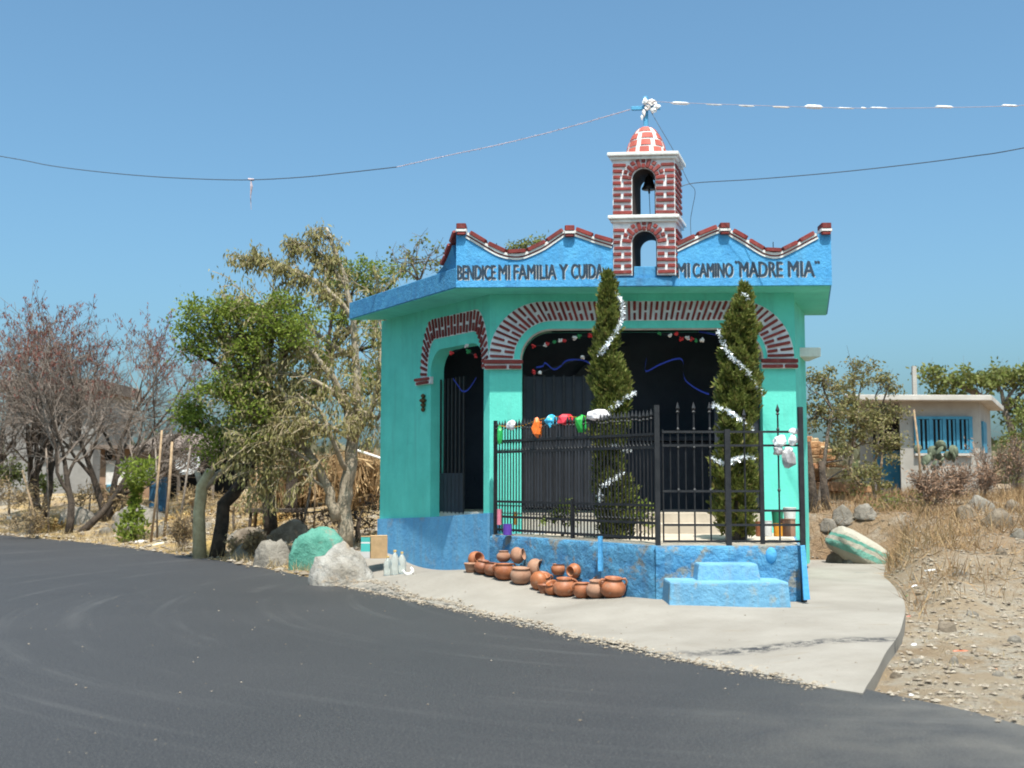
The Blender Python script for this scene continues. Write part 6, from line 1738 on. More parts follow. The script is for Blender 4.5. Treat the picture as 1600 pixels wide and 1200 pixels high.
mb = MB(); mb.lathe([(0.2, 0), (0.21, 0.02), (0.21, 0.28), (0.22, 0.3), (0.21, 0.32), (0.21, 0.6), (0.22, 0.62), (0.21, 0.9), (0.19, 0.92), (0.18, 0.89), (0.01, 0.885)], q, 18)
o = mb.build("drum", plain('blue_plastic_drum', (0.03, 0.11, 0.20)), origin=tuple(q)); tag(o, "blue plastic drum beside the white tarpaulin", "drum")
# cart-like table in the shade under the trees
q = at(432, 798, 22.5); q.z = gz(q.x, 22.5)
g = empty("work_table", tuple(q), "dark rough table in the shade between the thorn tree trunks", "table")
mb = MB(); mb.box(q + ZZ * 0.45, ((1, 0, 0), (0, 1, 0), (0, 0, 1)), (1.1, 0.6, 0.07)); mb.build("table_top", M['bark_dark'], g, bevel=0.005)
for sx_ in (-1, 1):
    for sy_ in (-1, 1):
        mb = MB(); mb.tube([q + Vector((sx_ * 0.48, sy_ * 0.24, -0.03)), q + Vector((sx_ * 0.45, sy_ * 0.22, 0.42))], 0.035, 6); mb.build("leg", M['bark_dark'], g)
# stacked dry maize stalks
stalk_mat = leaf_mat('dry_maize_stalk', [(0.26, 0.155, 0.07), (0.36, 0.23, 0.115), (0.46, 0.32, 0.17), (0.22, 0.125, 0.06)], 0.85, 0.15)
rng = np.random.default_rng(71)
def stalk_stack(px0, px1, yt0, yt1, Y, depth, label, n, seed):
    rng = np.random.default_rng(seed)
    x0 = at(px0, 750, Y).x; x1 = at(px1, 750, Y).x
    x = rng.uniform(x0, x1, n); y = Y + rng.uniform(0, depth, n)
    k = (x - x0) / (x1 - x0)
    top = (np.array([at(px0, yt0, Y).z])[0]) * (1 - k) + at(px1, yt1, Y).z * k
    zb_ = ground_z(x, y, False) - 0.05
    top = top + rng.uniform(-0.55, 0.06, n)
    P = np.stack([x, y, zb_ + rng.uniform(0, 0.7, n) * (top - zb_) * 0.8], 1)
    T = np.stack([x + rng.normal(size=n) * 0.16, y + rng.normal(size=n) * 0.05, top], 1)
    D = T - P; L = np.linalg.norm(D, axis=1)
    mb = MB(); mb.quads(leaf_quads(P, D, L, rng.uniform(0.03, 0.06, n), rng))
    m2 = n
    Q = P + D * rng.uniform(0.1, 1, (n, 1)); D2 = unit_rows(n, rng) + np.array((0, 0, -0.4))
    mb.quads(leaf_quads(Q, D2, rng.uniform(0.2, 0.45, n), 0.04, rng))
    o = mb.build("maize_stack", stalk_mat, origin=((x0 + x1) / 2, Y, float(zb_.min()))); tag(o, label, "stalk stack")
stalk_stack(520, 612, 700, 712, 23.0, 1.6, "tan stack of dry maize stalks against the chapel's left side", 2600, 72)
stalk_stack(405, 525, 712, 706, 25.5, 1.5, "tan stack of dry maize stalks behind the tree trunks", 2600, 73)
mb = MB(); mb.tube([at(556, 703, 22.6), at(604, 719, 22.4)], 0.025, 7); o = mb.build("pale_pipe", M['white'], origin=tuple(at(580, 711, 22.5))); tag(o, "white pipe lying on top of the stalk stack by the chapel", "pipe")

def husk_heap(px, py, wpx, hpx, label, seed, n=900):
    rng = np.random.default_rng(seed); q = ground_hit(px, py); Y = q.y; w = wpx * Y / FPX / 2; h = hpx * Y / FPX
    a_ = rng.uniform(0, 6.28, n); r_ = np.sqrt(rng.uniform(0, 1, n)); x = q.x + w * r_ * np.cos(a_); y = Y + w * 0.7 * r_ * np.sin(a_)
    z = ground_z(x, y, False) + h * (1 - r_ ** 2) * rng.uniform(0.3, 1.0, n)
    mb = MB(); D = unit_rows(n, rng) * np.array((1, 1, 0.35)); mb.quads(leaf_quads(np.stack([x, y, z], 1), D, rng.uniform(0.10, 0.26, n), 0.045, rng))
    o = mb.build("husk_heap", husk_mat, origin=(q.x, Y, q.z)); tag(o, label, "husk heap", "golden husk heaps on the left bank")
husk_mat = leaf_mat('golden_husk', [(0.42, 0.27, 0.09), (0.55, 0.37, 0.14), (0.62, 0.45, 0.21), (0.34, 0.20, 0.07)], 0.8, 0.25)
husk_heap(85, 828, 60, 16, "golden husk heap left of the grey verge boulder", 171)
husk_heap(425, 815, 60, 9, "golden husks spread below the rough table", 172)
husk_heap(285, 815, 90, 8, "golden husks spread behind the cut pale trunk", 173)
husk_heap(180, 806, 70, 8, "golden husks spread behind the verge boulders", 174)
# ---------------------------------------------------------------- right background: house, shrubs, rubble
Yh = 27.5
hc = at(1535, 772, Yh); hl = at(1352, 772, Yh - 0.3)
zt_ = at(1535, 628, Yh).z; z0h = 0.55
dx = Vector((1, 0.05, 0)).normalized(); dd_ = Vector((0.447, 0.894, 0))
def HP(px, py): # on the house front plane
    nrm = Vector((dx.y, -dx.x, 0)); return on_plane(px, py, hc, nrm)
g = empty("house", (hc.x - 1.5, Yh, 0.8), "small grey house with blue barred window on the right", "house")
M['house_wall'] = rough_mat('cement_house_wall', (0.30, 0.275, 0.245), (0.40, 0.37, 0.335), scale=1.5, rough=0.9, bs=20)
M['house_roof'] = rough_mat('cement_roof_edge', (0.42, 0.38, 0.34), (0.52, 0.48, 0.44), scale=2, rough=0.9)
M['house_blue'] = rough_mat('blue_house_paint', (0.04, 0.19, 0.30), (0.07, 0.27, 0.40), scale=3, rough=0.6)
HL0 = HP(1408, 750); HL0.z = 0; HR0 = Vector((hc.x, hc.y, 0))
mb = MB(); mb.prism([HL0 + ZZ * z0h, HR0 + ZZ * z0h, HR0 + dd_ * 3.6 + ZZ * z0h, HL0 + dd_ * 3.6 + ZZ * z0h], ZZ * (zt_ - z0h)); mb.build("wall", M['house_wall'], g)
PL0 = HP(1330, 750); PL0.z = 0
mb = MB(); mb.prism([PL0 + dd_ * 1.3 + ZZ * z0h, HL0 + dd_ * 1.3 + ZZ * z0h - dx * 0.003, HL0 + dd_ * 3.5 + ZZ * z0h - dx * 0.003, PL0 + dd_ * 3.5 + ZZ * z0h], ZZ * (zt_ - z0h)); mb.build("porch_wall", M['house_wall'], g)
ra = HP(1335, 620) ; ra.z = 0; rb = HR0 + dx * 0.35 - dd_ * 0.55; ra2 = PL0 - dd_ * 0.55
mb = MB(); mb.prism([q + ZZ * (zt_ + 0.003) for q in (ra2, rb, rb + dd_ * 4.6, ra2 + dd_ * 4.6)], ZZ * 0.13); mb.build("roof", M['house_roof'], g, bevel=0.015)
nf = Vector((dx.y, -dx.x, 0))
def hpanel(px0, py0, px1, py1, off, thick, mat, name, parent):
    p0 = HP(px0, py1); p1 = HP(px1, py0)
    mb = MB(); mb.prism([q + nf * off for q in (Vector((p0.x, p0.y, p0.z)), Vector((p1.x, p1.y, p0.z)), Vector((p1.x, p1.y, p1.z)), Vector((p0.x, p0.y, p1.z)))], nf * thick)
    return mb.build(name, mat, parent)
w = hpanel(1431, 654, 1514, 706, 0.003, 0.02, M['void'], "window", g)
for x0, y0, x1, y1 in ((1428, 651, 1517, 655), (1428, 703, 1517, 708), (1428, 655, 1432, 703), (1513, 655, 1517, 703), (1451, 655, 1454, 703), (1472, 655, 1475, 703), (1493, 655, 1496, 703)):
    hpanel(x0, y0, x1, y1, 0.03, 0.05, M['house_blue'], "frame", w)
for i in range(12):
    x = 1434 + i * 6.8; hpanel(x, 656, x + 1.5, 702, 0.05, 0.02, M['house_blue'], "bar", w)
hpanel(1428, 708.5, 1518, 712, 0.0, 0.1, M['house_roof'], "sill", w)
d0 = HP(1352, 755) + dd_ * 1.28; d1 = HP(1392, 700) + dd_ * 1.28
mb = MB(); mb.prism([Vector((d0.x, d0.y, 0.7)), Vector((d1.x, d1.y, 0.7)), Vector((d1.x, d1.y, zt_ - 1.15)), Vector((d0.x, d0.y, zt_ - 1.15))], nf * 0.05); dr_ = mb.build("door", M['house_blue'], g)
mb = MB(); mb.prism([Vector((d0.x, d0.y, zt_ - 1.14)), Vector((d1.x, d1.y, zt_ - 1.14)), Vector((d1.x, d1.y, zt_ - 0.3)), Vector((d0.x, d0.y, zt_ - 0.3))], nf * 0.04); mb.build("door_pane", M['void'], dr_)
sw = HR0 + dd_ * 0.35; nr = Vector((dd_.y, -dd_.x, 0)); zw0 = at(1540, 708, Yh + .3).z; zw1 = at(1540, 658, Yh + .3).z
mb = MB(); mb.prism([sw + ZZ * zw0, sw + dd_ * 1.1 + ZZ * zw0, sw + dd_ * 1.1 + ZZ * zw1, sw + ZZ * zw1], nr * 0.05); mb.build("side_window", M['house_blue'], g)
mb = MB(); q = HP(1413, 600) + dd_ * 2; mb.abox(q.x - 0.05, q.x + 0.05, q.y, q.y + 0.1, zt_ + 0.1, at(1413, 572, q.y).z); mb.build("roof_post", M['house_wall'], g)

sh = [dict(seg=5, wob=0.12, kids=5, ang=0.5, ratio=0.62, rr=0.55, up=0.08, **{'from': 0.3}), dict(seg=4, wob=0.16, kids=4, ang=0.6, ratio=0.6, rr=0.6, up=0.08, **{'from': 0.2}), dict(seg=3, wob=0.2, kids=0, ang=0.5, ratio=0.5, up=0.06)]
crown_tree("broad_tree", "broad yellow-green tree spreading behind the grey house", "tree", [(1590, 780, 39.0), (1585, 690, 39.0), (1570, 640, 39.0)],
    [(1460, 583, 30, 9, 39.0), (1490, 590, 34, 14, 39.0), (1520, 600, 40, 16, 39.0), (1555, 592, 36, 18, 39.0), (1590, 595, 34, 20, 39.0), (1630, 590, 40, 26, 39.0), (1590, 640, 30, 30, 39.0), (1480, 615, 26, 10, 39.5)], 81, right_mat, M['bark_grey'], None, 0.2, 0.1, clump=60, L=0.17, W=0.55, crad=0.34, dens=0.55, flat=0.5)
crown_tree("broad_tree", "yellow-green tree at the right edge beside the house", "tree", [(1600, 790, 32.0), (1596, 740, 32.0), (1590, 700, 32.0)],
    [(1588, 690, 20, 26, 32.0), (1605, 670, 24, 30, 32.0), (1592, 735, 22, 20, 32.0)], 82, right_mat, M['bark_grey'], None, 0.1, 0.06, clump=60, L=0.12, crad=0.24, dens=0.7)
SG = "shrubs right of the chapel"
crown_tree("leafy_shrub", "open leafy shrub rising right beside the chapel's right pillar", "shrub", [(1285, 845, 18.2), (1282, 780, 18.2), (1290, 700, 18.2), (1300, 640, 18.2)],
    [(1265, 600, 14, 26, 18.2), (1290, 590, 16, 30, 18.2), (1275, 650, 22, 30, 18.2), (1305, 650, 28, 30, 18.4), (1318, 700, 20, 24, 18.2), (1345, 750, 18, 26, 18.2)], 91, olive_dry, M['bark_grey'], SG, 0.045, 0.022, clump=60, L=0.065, crad=0.14, dens=2.3)
crown_tree("leafy_shrub", "tall leafy shrub behind the striped boulder", "shrub", [(1330, 815, 19.5), (1325, 760, 19.5), (1332, 700, 19.5), (1340, 640, 19.5)],
    [(1330, 590, 20, 24, 19.5), (1350, 580, 18, 20, 19.5), (1340, 640, 34, 28, 18.8), (1325, 680, 22, 18, 18.8), (1360, 685, 22, 22, 18.8), (1310, 620, 22, 26, 18.8)], 92, olive_dry, M['bark_grey'], SG, 0.045, 0.022, clump=60, L=0.065, crad=0.15, dens=2.1)
crown_tree("leafy_shrub", "leafy shrub in front of the house's blue door", "shrub", [(1368, 800, 20.5), (1366, 740, 20.5), (1372, 690, 20.5), (1376, 640, 20.5)],
    [(1372, 600, 18, 20, 20.5), (1395, 610, 14, 16, 20.5), (1380, 650, 28, 22, 20.5), (1400, 645, 18, 12, 20.6), (1360, 660, 20, 20, 20.4), (1385, 700, 22, 26, 19.8), (1372, 745, 20, 24, 19.6), (1400, 690, 16, 22, 19.8)], 93, olive_dry, M['bark_grey'], SG, 0.04, 0.02, clump=60, L=0.065, crad=0.14, dens=2.1)
BG = "low bushes right of the chapel"
crown_tree("low_bush", "low green bush below the house, nearest the striped boulder", "bush", [(1385, 825, 17.6), (1388, 800, 17.6), (1390, 780, 17.6)],
    [(1385, 782, 26, 20, 17.6), (1408, 785, 22, 18, 17.7), (1372, 800, 14, 18, 17.5)], 101, right_mat, M['bark_grey'], BG, 0.03, 0.015, clump=40, L=0.055, crad=0.11, dens=1.6)
crown_tree("low_bush", "low green bush right of the house's door", "bush", [(1425, 812, 18.5), (1424, 800, 18.5), (1425, 785, 18.5)],
    [(1425, 780, 24, 16, 18.5), (1445, 790, 16, 12, 18.6)], 102, right_mat, M['bark_grey'], BG, 0.03, 0.015, clump=40, L=0.055, crad=0.11, dens=1.5)
dead = leaf_mat('dead_brush', [(0.22, 0.13, 0.085), (0.32, 0.20, 0.13), (0.17, 0.11, 0.08)], 0.85, 0.1)
for i, (px, pyb, Y, h, lab) in enumerate(((1448, 850, 17.0, 0.52, "reddish dead brush on the slope below the house window"), (1490, 830, 18.5, 0.5, "dead brush left of the slope's big rocks"), (1575, 800, 22.0, 0.85, "reddish dry weeds at the right edge before the house"), (1530, 810, 21.0, 0.5, "dry weeds below the house's right corner"))):
    leafy_tree("dead_shrub", px, pyb, Y, h, [(-0.5, 0, 1), (0.5, 0, 0.9), (0, 0.2, 1), (0.1, -.3, 1), (0.25, 0.1, 1.1)], 110 + i, lab, dead, M['twig'], per=3, spread=0.05, L=0.07, W=0.25, spec=sh, group="dead brush on the right slope", rscale=0.008, minr=0.004, len0=0.55)
straw_b = leaf_mat('pale_dry_brush', [(0.26, 0.18, 0.09), (0.36, 0.26, 0.14), (0.20, 0.14, 0.08)], 0.85, 0.2)
for i, (px, pyb, Y, h, lab) in enumerate(((40, 812, 25.5, 0.55, "dry brush at the far left of the road verge"), (285, 838, 21.0, 0.5, "dry brush left of the cut pale trunk"), (395, 846, 19.0, 0.35, "dry brush between the brown boulders"))):
    leafy_tree("verge_brush_shrub", px, pyb, Y, h, [(-0.5, 0, 1), (0.5, 0, 0.9), (0, 0.2, 1), (0.1, -.3, 1), (0.25, 0.1, 1.1)], 130 + i, lab, straw_b, M['wood_grey'], per=3, spread=0.05, L=0.07, W=0.3, spec=sh, group="dry brush on the left verge", rscale=0.008, minr=0.004, len0=0.55)
for i, (px, py, Y, w, h, lab) in enumerate(((15, 745, 33.0, 40, 26, "yellowish bush behind the leftmost leafless tree"), (70, 755, 33.0, 30, 16, "yellowish bush low behind the leftmost forked trunk"), (250, 705, 36.0, 40, 20, "olive bush behind the tin shelter's left end"))):
    crown_tree("background_bush", lab, "bush", [(px, py + h + 8, Y), (px, py + 6, Y), (px + 2, py, Y)], [(px - w * .4, py, w * .6, h * .8, Y), (px + w * .4, py + 2, w * .6, h * .7, Y), (px, py - h * .3, w * .6, h * .8, Y)], 140 + i, olive_mat, M['bark_grey'], "bushes in the left background", 0.04, 0.02, clump=50, L=0.11, crad=0.22, dens=0.9)
for i, (px, py, Y, w, h, lab) in enumerate(((-5, 772, 28.5, 46, 20, "tangle of dry yellow brush at the left picture edge"), (48, 778, 27.5, 34, 14, "low dry yellow brush left of the dark-based leaning trunk"), (140, 775, 29.0, 36, 18, "dry yellow brush between the leaning trunk and the pillar shrub"), (190, 778, 27.0, 30, 13, "low dry yellow brush at the pillar shrub's left foot"), (300, 778, 25.5, 34, 14, "dry yellow brush behind the cut pale trunk"), (365, 785, 23.5, 34, 14, "dry yellow brush right of the leaning dark trunk"))):
    crown_tree("dry_brush", lab, "brush", [(px, py + h + 6, Y), (px, py + 6, Y), (px + 2, py, Y)], [(px - w * .45, py + 2, w * .6, h * .8, Y), (px + w * .45, py + 4, w * .6, h * .7, Y), (px, py - h * .2, w * .6, h * .8, Y)], 150 + i, straw_b, M['wood_grey'], "dry yellow brush on the left bank", 0.03, 0.015, clump=36, L=0.13, W=0.22, crad=0.2, dens=1.1)
# prickly pear
b = at(1462, 782, 23.5); b.z = gz(b.x, 23.5)
g = empty("prickly_pear", tuple(b), "grey-green prickly pear cactus in front of the house window", "cactus")
cac = rough_mat('cactus_skin', (0.075, 0.09, 0.055), (0.14, 0.155, 0.10), scale=14, rough=0.7, bs=60, bstr=0.5)
mb = MB(); mb.tube([b, b + ZZ * 0.35, b + ZZ * 0.6 + Vector((0.03, 0, 0))], [0.07, 0.06, 0.05], 7); mb.build("stem", M['bark_grey'], g)
rng = random.Random(9)
for i in range(16):
    c0 = b + Vector((rng.uniform(-0.45, 0.45), rng.uniform(-0.15, 0.15), rng.uniform(0.55, 1.15)))
    mb = MB(); mm_ = Matrix.Rotation(rng.uniform(-0.7, 0.7), 3, 'Y') @ Matrix.Rotation(rng.uniform(0, 3.1), 3, 'Z') @ Matrix.Diagonal((0.25, 1, 1))
    r_ = rng.uniform(0.08, 0.12); mb.lathe([(0.2 * r_, -1.1 * r_), (0.7 * r_, -0.6 * r_), (r_, 0.1 * r_), (0.85 * r_, 0.7 * r_), (0.4 * r_, 1.05 * r_), (0.01, 1.15 * r_)], c0, 9, mat3=mm_); mb.build("pad", cac, g, smooth=True)
# heap of reddish adobe rubble beside the chapel
rub = [rough_mat('adobe_rubble_%d' % i, a, c, scale=6, rough=0.95, bs=16, bstr=0.8, bdist=0.04) for i, (a, c) in enumerate((((0.34, 0.17, 0.08), (0.46, 0.26, 0.13)), ((0.42, 0.28, 0.15), (0.54, 0.40, 0.25)), ((0.24, 0.12, 0.06), (0.36, 0.19, 0.10))))]
q = at(1300, 835, 20.5); 
g = empty("rubble_heap", (q.x, 21.0, gz(q.x, 21.0)), "tall heap of orange-brown adobe blocks right of the chapel", "rubble")
rng = random.Random(12)
bmr = bmesh.new(); bmesh.ops.create_cube(bmr, size=1.0); bmesh.ops.bevel(bmr, geom=bmr.edges[:], offset=0.10, segments=1, affect='EDGES')
for v in bmr.verts: v.co = v.co * (1 + 0.20 * mnoise.noise(v.co * 2.3))
lump_me = []
for mt in rub:
    me = bpy.data.meshes.new("lump"); bmr.to_mesh(me); me.materials.append(mt); lump_me.append(me)
bmr.free()
for i in range(170):
    px = rng.uniform(1240, 1352); k = (px - 1240) / 112
    Y = rng.uniform(19.2, 20.8)
    ytop = 668 + 60 * k ** 2.2 + 30 * k
    f = rng.random(); py = ytop + 12 + (832 - ytop) * f
    c0 = at(px, py, Y); s = rng.uniform(0.13, 0.28)
    piece("adobe_block", None, g, c0, (Vector((math.cos(rng.random() * 3), math.sin(rng.random() * 3), rng.uniform(-.3, .3))).normalized(), Vector((0, 0.2, 1)).normalized(), Vector((1, 0, 0))) if False else ((lambda t_: ((math.cos(t_), math.sin(t_), rng.uniform(-.12, .12)), (-math.sin(t_), math.cos(t_), 0), (0, 0, 1)))(rng.uniform(-0.7, 0.7))), (s * rng.uniform(1.2, 1.9), s, s * rng.uniform(0.45, 0.75)), me=lump_me[rng.choice((0, 0, 1, 1, 2))])
# dark stump-like shape and sticks by the boulder
for i, (x0, y0, x1, y1, Y, lab) in enumerate(((1262, 690, 1272, 868, 17.3, "dark thick stem right behind the corner post"), (1283, 720, 1292, 850, 17.6, "second dark stem behind the corner post"), (1382, 650, 1368, 790, 21.0, "pinkish bare stick left of the house's window"), (1428, 640, 1440, 780, 23.0, "pinkish bare stick crossing the window's left side"), (1520, 690, 1536, 790, 24.5, "thin grey stake before the house's right corner"), (1487, 730, 1493, 790, 23.0, "thin dark stick below the house window"), (1537, 700, 1537, 800, 23.0, "stake topped by a white scrap before the house"))):
    a = at(x0, y0, Y); c = at(x1, y1, Y); c.z = min(c.z, gz(c.x, Y)) - 0.05
    mb = MB(); mb.tube([c, (a + c) / 2 + Vector((0.03, 0, 0)), a], [(0.10, 0.075, 0.04) if i < 2 else (0.028, 0.024, 0.018)][0], 7)
    o = mb.build("stick", M['bark_dark'] if i < 2 else M['wood'] if i in (2, 3) else M['wood_grey'], origin=tuple(c), smooth=True); tag(o, lab, "stick")

for px, w, lab, sd in ((880, 26, "low leafy plant behind the fence left of the left cypress", 181), (1000, 20, "low leafy plant behind the fence right of the left cypress", 182)):
    Yp = 12.75 if px < 900 else 12.2
    crown_tree("potted_plant", lab, "plant", [(px, 846 - 3, Yp), (px, 830, Yp), (px, 815, Yp)], [(px - w * .5, 812, w * .6, 14, Yp), (px + w * .5, 810, w * .6, 16, Yp), (px, 795, w * .5, 14, Yp)], sd, green_mat, M['bark_grey'], "low plants behind the fence", 0.015, 0.01, clump=30, L=0.05, crad=0.06, dens=4, zfix=False, minr=0.003)
# ---------------------------------------------------------------- rocks, litter, dry grass, gravel, far scrub
rk = random.Random(33)
SPOTS = [(1535, 800, 46, "largest grey stone on the slope under the house's right corner"), (1585, 800, 40, "grey stone on the slope at the right edge, level with the largest"), (1560, 824, 44, "flat brownish stone just below the largest slope stone"), (1512, 814, 34, "stone left of the flat brownish one on the slope"), (1480, 987, 32, "flat pale stone alone in the middle of the dirt"),
    (1540, 775, 36, "stone highest on the slope near the stake"), (1500, 907, 26, "stone half buried where brown weeds end"), (1450, 776, 26, "small stone below the prickly pear"), (1296, 836, 26, "grey slab stone behind the striped boulder, left one"), (1352, 824, 34, "grey slab stone behind the striped boulder, right one"), (1318, 824, 34, "stone wedged between the slabs and the striped boulder"),
    (1590, 842, 26, "stone at the right picture edge above the track"), (1565, 872, 20, "small dark stone at the head of the dirt track"), (1440, 942, 22, "stone close to the pavement's bulging edge"), (1520, 962, 20, "small stone above the long reddish scrap"), (1585, 1002, 20, "small stone at the right edge of the dirt track"), (1400, 1062, 16, "small stone at the foot of the kerb"), (1430, 1042, 22, "stone beside the kerb's lower end"), (1560, 1064, 18, "small stone below the orange shard"), (1490, 1034, 14, "smallest stone below the long reddish scrap"),
    (60, 817, 26, "small stone left of the grey verge boulder"), (165, 834, 24, "stone between the two grey verge boulders"), (255, 838, 30, "stone below the thick tan pole"), (285, 852, 20, "small stone left of the cut pale trunk's foot"), (350, 840, 22, "stone right against the leaning trunk"), (372, 845, 30, "dark stone beneath the low brown boulder"), (410, 842, 26, "stone between the two brown boulders"), (185, 814, 22, "stone above the long grey boulder"), (30, 814, 20, "small stone near the white ball of litter"), (590, 852, 22, "stone behind the cardboard box"), (240, 808, 22, "stone at the foot of the slanting brown pole"), (325, 828, 18, "small stone behind the cut pale trunk"), (480, 845, 20, "stone hidden behind the green boulder")]
for i, (px, py, w, lab) in enumerate(SPOTS):
    boulder("fieldstone", M['rock'] if rk.random() < 0.65 else M['rock_brown'], px, py + 2, w, w * rk.uniform(0.36, 0.55), 10, lab, 40 + i, "loose stones on the right slope" if px > 800 else "loose stones on the left verge", sub=3)
for i, (px, py, w, h, mt, lab) in enumerate(((1465, 893, 44, 8, M['bag_white'], "long white plastic scrap on the brown slope"), (1430, 918, 14, 9, M['bag_white'], "small clear scrap below the long white one"), (1452, 908, 8, 6, plain('orange_litter', (0.6, 0.2, 0.04)), "orange scrap on the slope under the long white one"), (1420, 932, 9, 5, plain('green_litter', (0.04, 0.3, 0.12)), "green scrap at the pavement's right edge"),
        (1420, 964, 8, 5, plain('pink_litter', (0.6, 0.18, 0.14)), "pink scrap beside the pavement's right edge"), (1428, 1008, 10, 6, M['bag_white'], "bright white scrap on the dirt by the pavement"), (1500, 1018, 30, 5, plain('red_litter', (0.5, 0.14, 0.07)), "long reddish scrap on the dirt track"), (1551, 1047, 16, 8, plain('terracotta_shard', (0.5, 0.18, 0.07)), "orange shard lying alone on the dirt track"),
        (1424, 1087, 9, 7, M['bag_white'], "white scrap at the road's dirt edge"), (255, 852, 34, 9, plain('cream_litter', (0.62, 0.56, 0.36)), "cream flat scrap at the left road edge"), (222, 848, 22, 9, M['bag_white'], "white plastic scrap at the left road edge"), (15, 812, 12, 11, M['bag_white'], "white ball of litter at the far left verge"), (378, 847, 14, 7, M['bag_white'], "white scrap under the leaning thorn tree"), (408, 848, 10, 9, M['bag_white'], "white scrap left of the grey boulder"), (712, 941, 10, 8, plain('brown_clod', (0.16, 0.08, 0.03)), "brown clod at the pavement's road edge"), (690, 876, 26, 5, M['bag_grey'], "crumpled grey scrap on the pavement by the side wall"))):
    q = ground_hit(px, py)
    if float(apron_dist(q.x, q.y)) < 0: q.z = zg(q.x, q.y) + 0.01
    o = crumple("litter_scrap", mt, px, py, w, h, q.y, lab, "litter", 200 + i, amp=0.4)

def scatter_blades(n, region, lo, hi, mat, name, label, seed, w=0.006, accept=None, tilt=0.5):
    rng = np.random.default_rng(seed)
    x0, x1, y0, y1 = region
    x = rng.uniform(x0, x1, n); y = rng.uniform(y0, y1, n)
    s = edge_dist(x, y); ad = apron_dist(x, y)
    k = (s > 0.05) & (ad > 0.03)
    if accept is not None: k &= accept(x, y, s, rng)
    x = x[k]; y = y[k]; z = ground_z(x, y)
    D = rng.normal(size=(len(x), 3)) * tilt + np.array((0, 0, 1.0))
    L = rng.uniform(lo, hi, len(x))
    mb = MB(); mb.quads(leaf_quads(np.stack([x, y, z - 0.01], 1), D, L, w + L * 0.02, rng))
    o = mb.build(name, mat); tag(o, label, "grass", kind="stuff"); return o
straw = leaf_mat('dry_straw', [(0.26, 0.18, 0.085), (0.36, 0.26, 0.125), (0.44, 0.34, 0.19), (0.20, 0.14, 0.07)], 0.85, 0.2)
brown = leaf_mat('brown_weeds', [(0.22, 0.125, 0.06), (0.32, 0.20, 0.10), (0.40, 0.275, 0.145), (0.16, 0.095, 0.05)], 0.85, 0.2)
def clumpy(f, th):
    def acc(x, y, s, rng):
        v = np.array([mnoise.noise(Vector((a * f, b * f, 5.0))) for a, b in zip(x, y)])
        return v > th + rng.normal(size=len(x)) * 0.12
    return acc
scatter_blades(70000, (-16, -1.2, 14, 32), 0.05, 0.24, straw, "dry_grass", "dry golden grass over the bank left of the chapel", 301, accept=clumpy(0.8, 0.0))
def weed_acc(x, y, s_, rng):
    v = np.array([mnoise.noise(Vector((a_ * 0.8, b_ * 0.8, 5.0))) + 0.5 * mnoise.noise(Vector((a_ * 2.6, b_ * 2.6, 1.0))) for a_, b_ in zip(x, y)])
    ad = apron_dist(x, y)
    bias = np.clip((y - 13.2) / 3.0, -1, 1) * 0.45 + np.clip(0.9 - ad, -1, 0.9) * 0.40 * (y > 10.2) - 0.02
    return v + bias > rng.normal(size=len(x)) * 0.14
scatter_blades(78000, (3.4, 13, 10.0, 25), 0.05, 0.36, brown, "dry_weeds", "brown dry weeds over the slope right of the pavement", 302, w=0.003, accept=weed_acc, tilt=0.75)
scatter_blades(7000, (2.2, 6.5, 6.0, 12.5), 0.02, 0.09, straw, "straw_wisps", "wisps of straw in the dirt beside the pavement", 303, w=0.003, accept=clumpy(1.4, 0.12), tilt=1.2)

def gravel(n, sampler, lo, hi, mat, name, label, seed):
    rng = np.random.default_rng(seed)
    x, y, z = sampler(n, rng); n = len(x)
    r = lo * (hi / lo) ** (rng.uniform(0, 1, n) ** 2.2)
    base = np.array([(1, 0, 0), (0, 1, 0), (-1, 0, 0), (0, -1, 0), (0, 0, 0.5), (0, 0, -0.5)], dtype=float)
    fc = np.array([(0, 1, 4), (1, 2, 4), (2, 3, 4), (3, 0, 4), (1, 0, 5), (2, 1, 5), (3, 2, 5), (0, 3, 5)])
    a = rng.uniform(0, 6.28, n); ca, sa = np.cos(a), np.sin(a)
    V_ = base[None] * (1 + rng.uniform(-0.35, 0.35, (n, 6, 3))) * r[:, None, None]
    X = V_[:, :, 0] * ca[:, None] - V_[:, :, 1] * sa[:, None]; Y_ = V_[:, :, 0] * sa[:, None] + V_[:, :, 1] * ca[:, None]
    W = np.stack([X + x[:, None], Y_ + y[:, None], V_[:, :, 2] + (z + r * 0.3)[:, None]], 2)
    mb = MB(); mb.tris(W[:, fc].reshape(-1, 3, 3)); o = mb.build(name, mat); tag(o, label, "gravel", kind="stuff"); return o
grav_mat = leaf_mat('gravel_stone', [(0.13, 0.10, 0.075), (0.25, 0.205, 0.155), (0.34, 0.29, 0.235), (0.19, 0.15, 0.11), (0.29, 0.245, 0.195)], 0.9, 0.0)
def dirt_s(n, rng):
    x = rng.uniform(2.0, 9.5, n); y = rng.uniform(5.0, 17, n)
    s = edge_dist(x, y); k = (s > -0.12 * rng.uniform(0, 1, n) ** 3) & (apron_dist(x, y) > 0.02); x = x[k]; y = y[k]
    return x, y, np.maximum(ground_z(x, y), np.where(edge_dist(x, y) < 0.05, 0.0, -9))
gravel(30000, dirt_s, 0.004, 0.034, grav_mat, "gravel", "loose stones and gravel strewn over the dirt track", 401)
def edge_s(n, rng):
    t = rng.uniform(0.02, 0.97, n); P = np.array([along(AFRONT, a) for a in t]); k = rng.normal(size=n) * 0.075 - 0.02
    x = P[:, 0] - k * 0.8; y = P[:, 1] - k * 0.6
    ad = apron_dist(x, y); z = np.where(ad < 0, apron_z(x, y) - 0.02, 0.0)
    return x, y, z
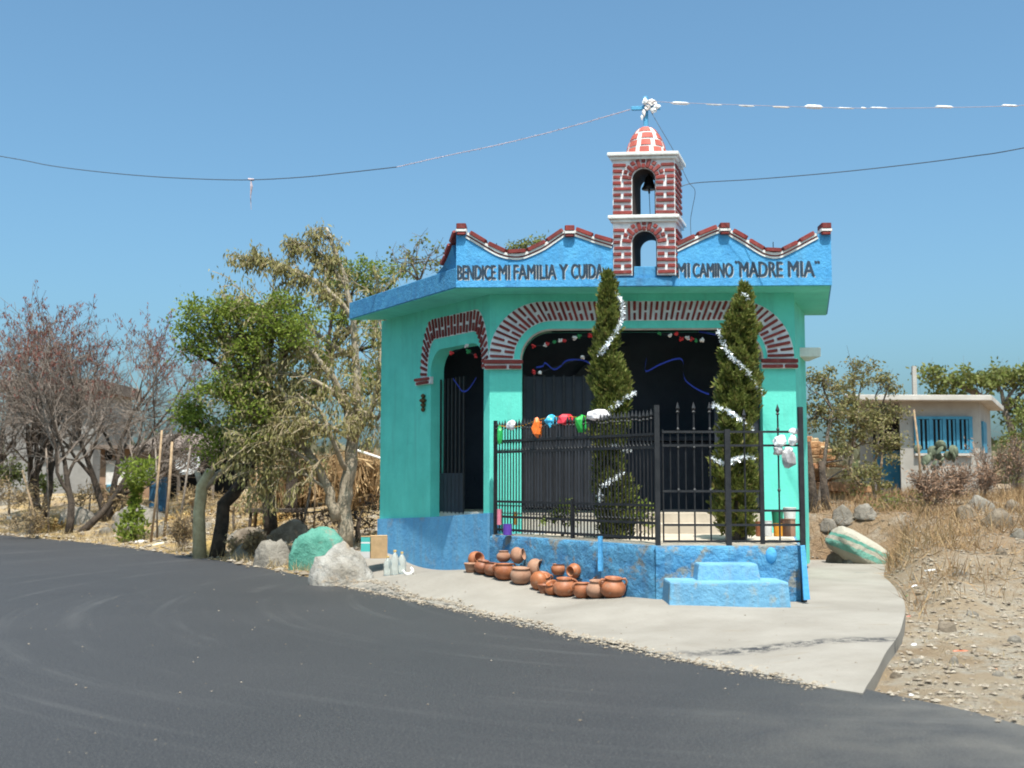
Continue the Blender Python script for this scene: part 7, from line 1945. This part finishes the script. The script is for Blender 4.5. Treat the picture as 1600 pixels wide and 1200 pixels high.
gravel(4200, edge_s, 0.004, 0.026, grav_mat, "edge_gravel", "crumbled concrete and gravel along the pavement's road edge", 402)
def verge_s(n, rng):
    x = rng.uniform(-15, -1.5, n); y = rng.uniform(14, 30, n); s = edge_dist(x, y)
    k = (s > -0.25 * rng.uniform(0, 1, n) ** 2) & (s < 3.5) & (apron_dist(x, y) > 0.05); x = x[k]; y = y[k]; return x, y, np.maximum(ground_z(x, y), np.where(edge_dist(x, y) < 0.05, 0.0, -9))
gravel(14000, verge_s, 0.010, 0.08, grav_mat, "verge_gravel", "stones and clods along the left road verge", 403)
def road_s(n, rng):
    x = rng.uniform(-5, 4, n); y = rng.uniform(4.5, 14, n); k = edge_dist(x, y) < -0.1; x = x[k]; y = y[k]; return x, y, np.zeros(len(x))
gravel(420, road_s, 0.003, 0.011, grav_mat, "road_grit", "scattered grit on the asphalt", 404)
def apr_s(n, rng):
    x = rng.uniform(-2.5, 5, n); y = rng.uniform(7, 16, n); k = apron_dist(x, y) < -0.1; x = x[k]; y = y[k]; return x, y, apron_z(x, y)
gravel(700, apr_s, 0.003, 0.012, grav_mat, "pavement_grit", "scattered grit on the concrete pavement", 405)

# far scrub beyond the village
rng = np.random.default_rng(501)
n = 26000
ang = rng.uniform(-0.62, 0.62, n); dist = rng.uniform(48, 120, n)
cx = np.tan(ang) * dist
hh = 1.0 + 1.6 * (0.5 + 0.5 * np.array([mnoise.noise(Vector((a * 0.16, b * 0.05, 2.0))) for a, b in zip(cx, dist)])) * rng.uniform(0.2, 1.0, n) * (dist / 60)
zz = ground_z(cx, dist, False) + hh * rng.uniform(0, 1, n)
scrub_mat = leaf_mat('far_scrub_leaf', [(0.10, 0.10, 0.05), (0.16, 0.15, 0.08), (0.20, 0.165, 0.11), (0.09, 0.11, 0.045)], 0.8, 0.2)
mb = MB(); mb.quads(leaf_quads(np.stack([cx, dist, zz], 1), unit_rows(n, rng), rng.uniform(0.5, 1.2, n), 0.5, rng))
o = mb.build("distant_scrub", scrub_mat); tag(o, "olive-brown scrub in the far background", "scrub", kind="stuff")
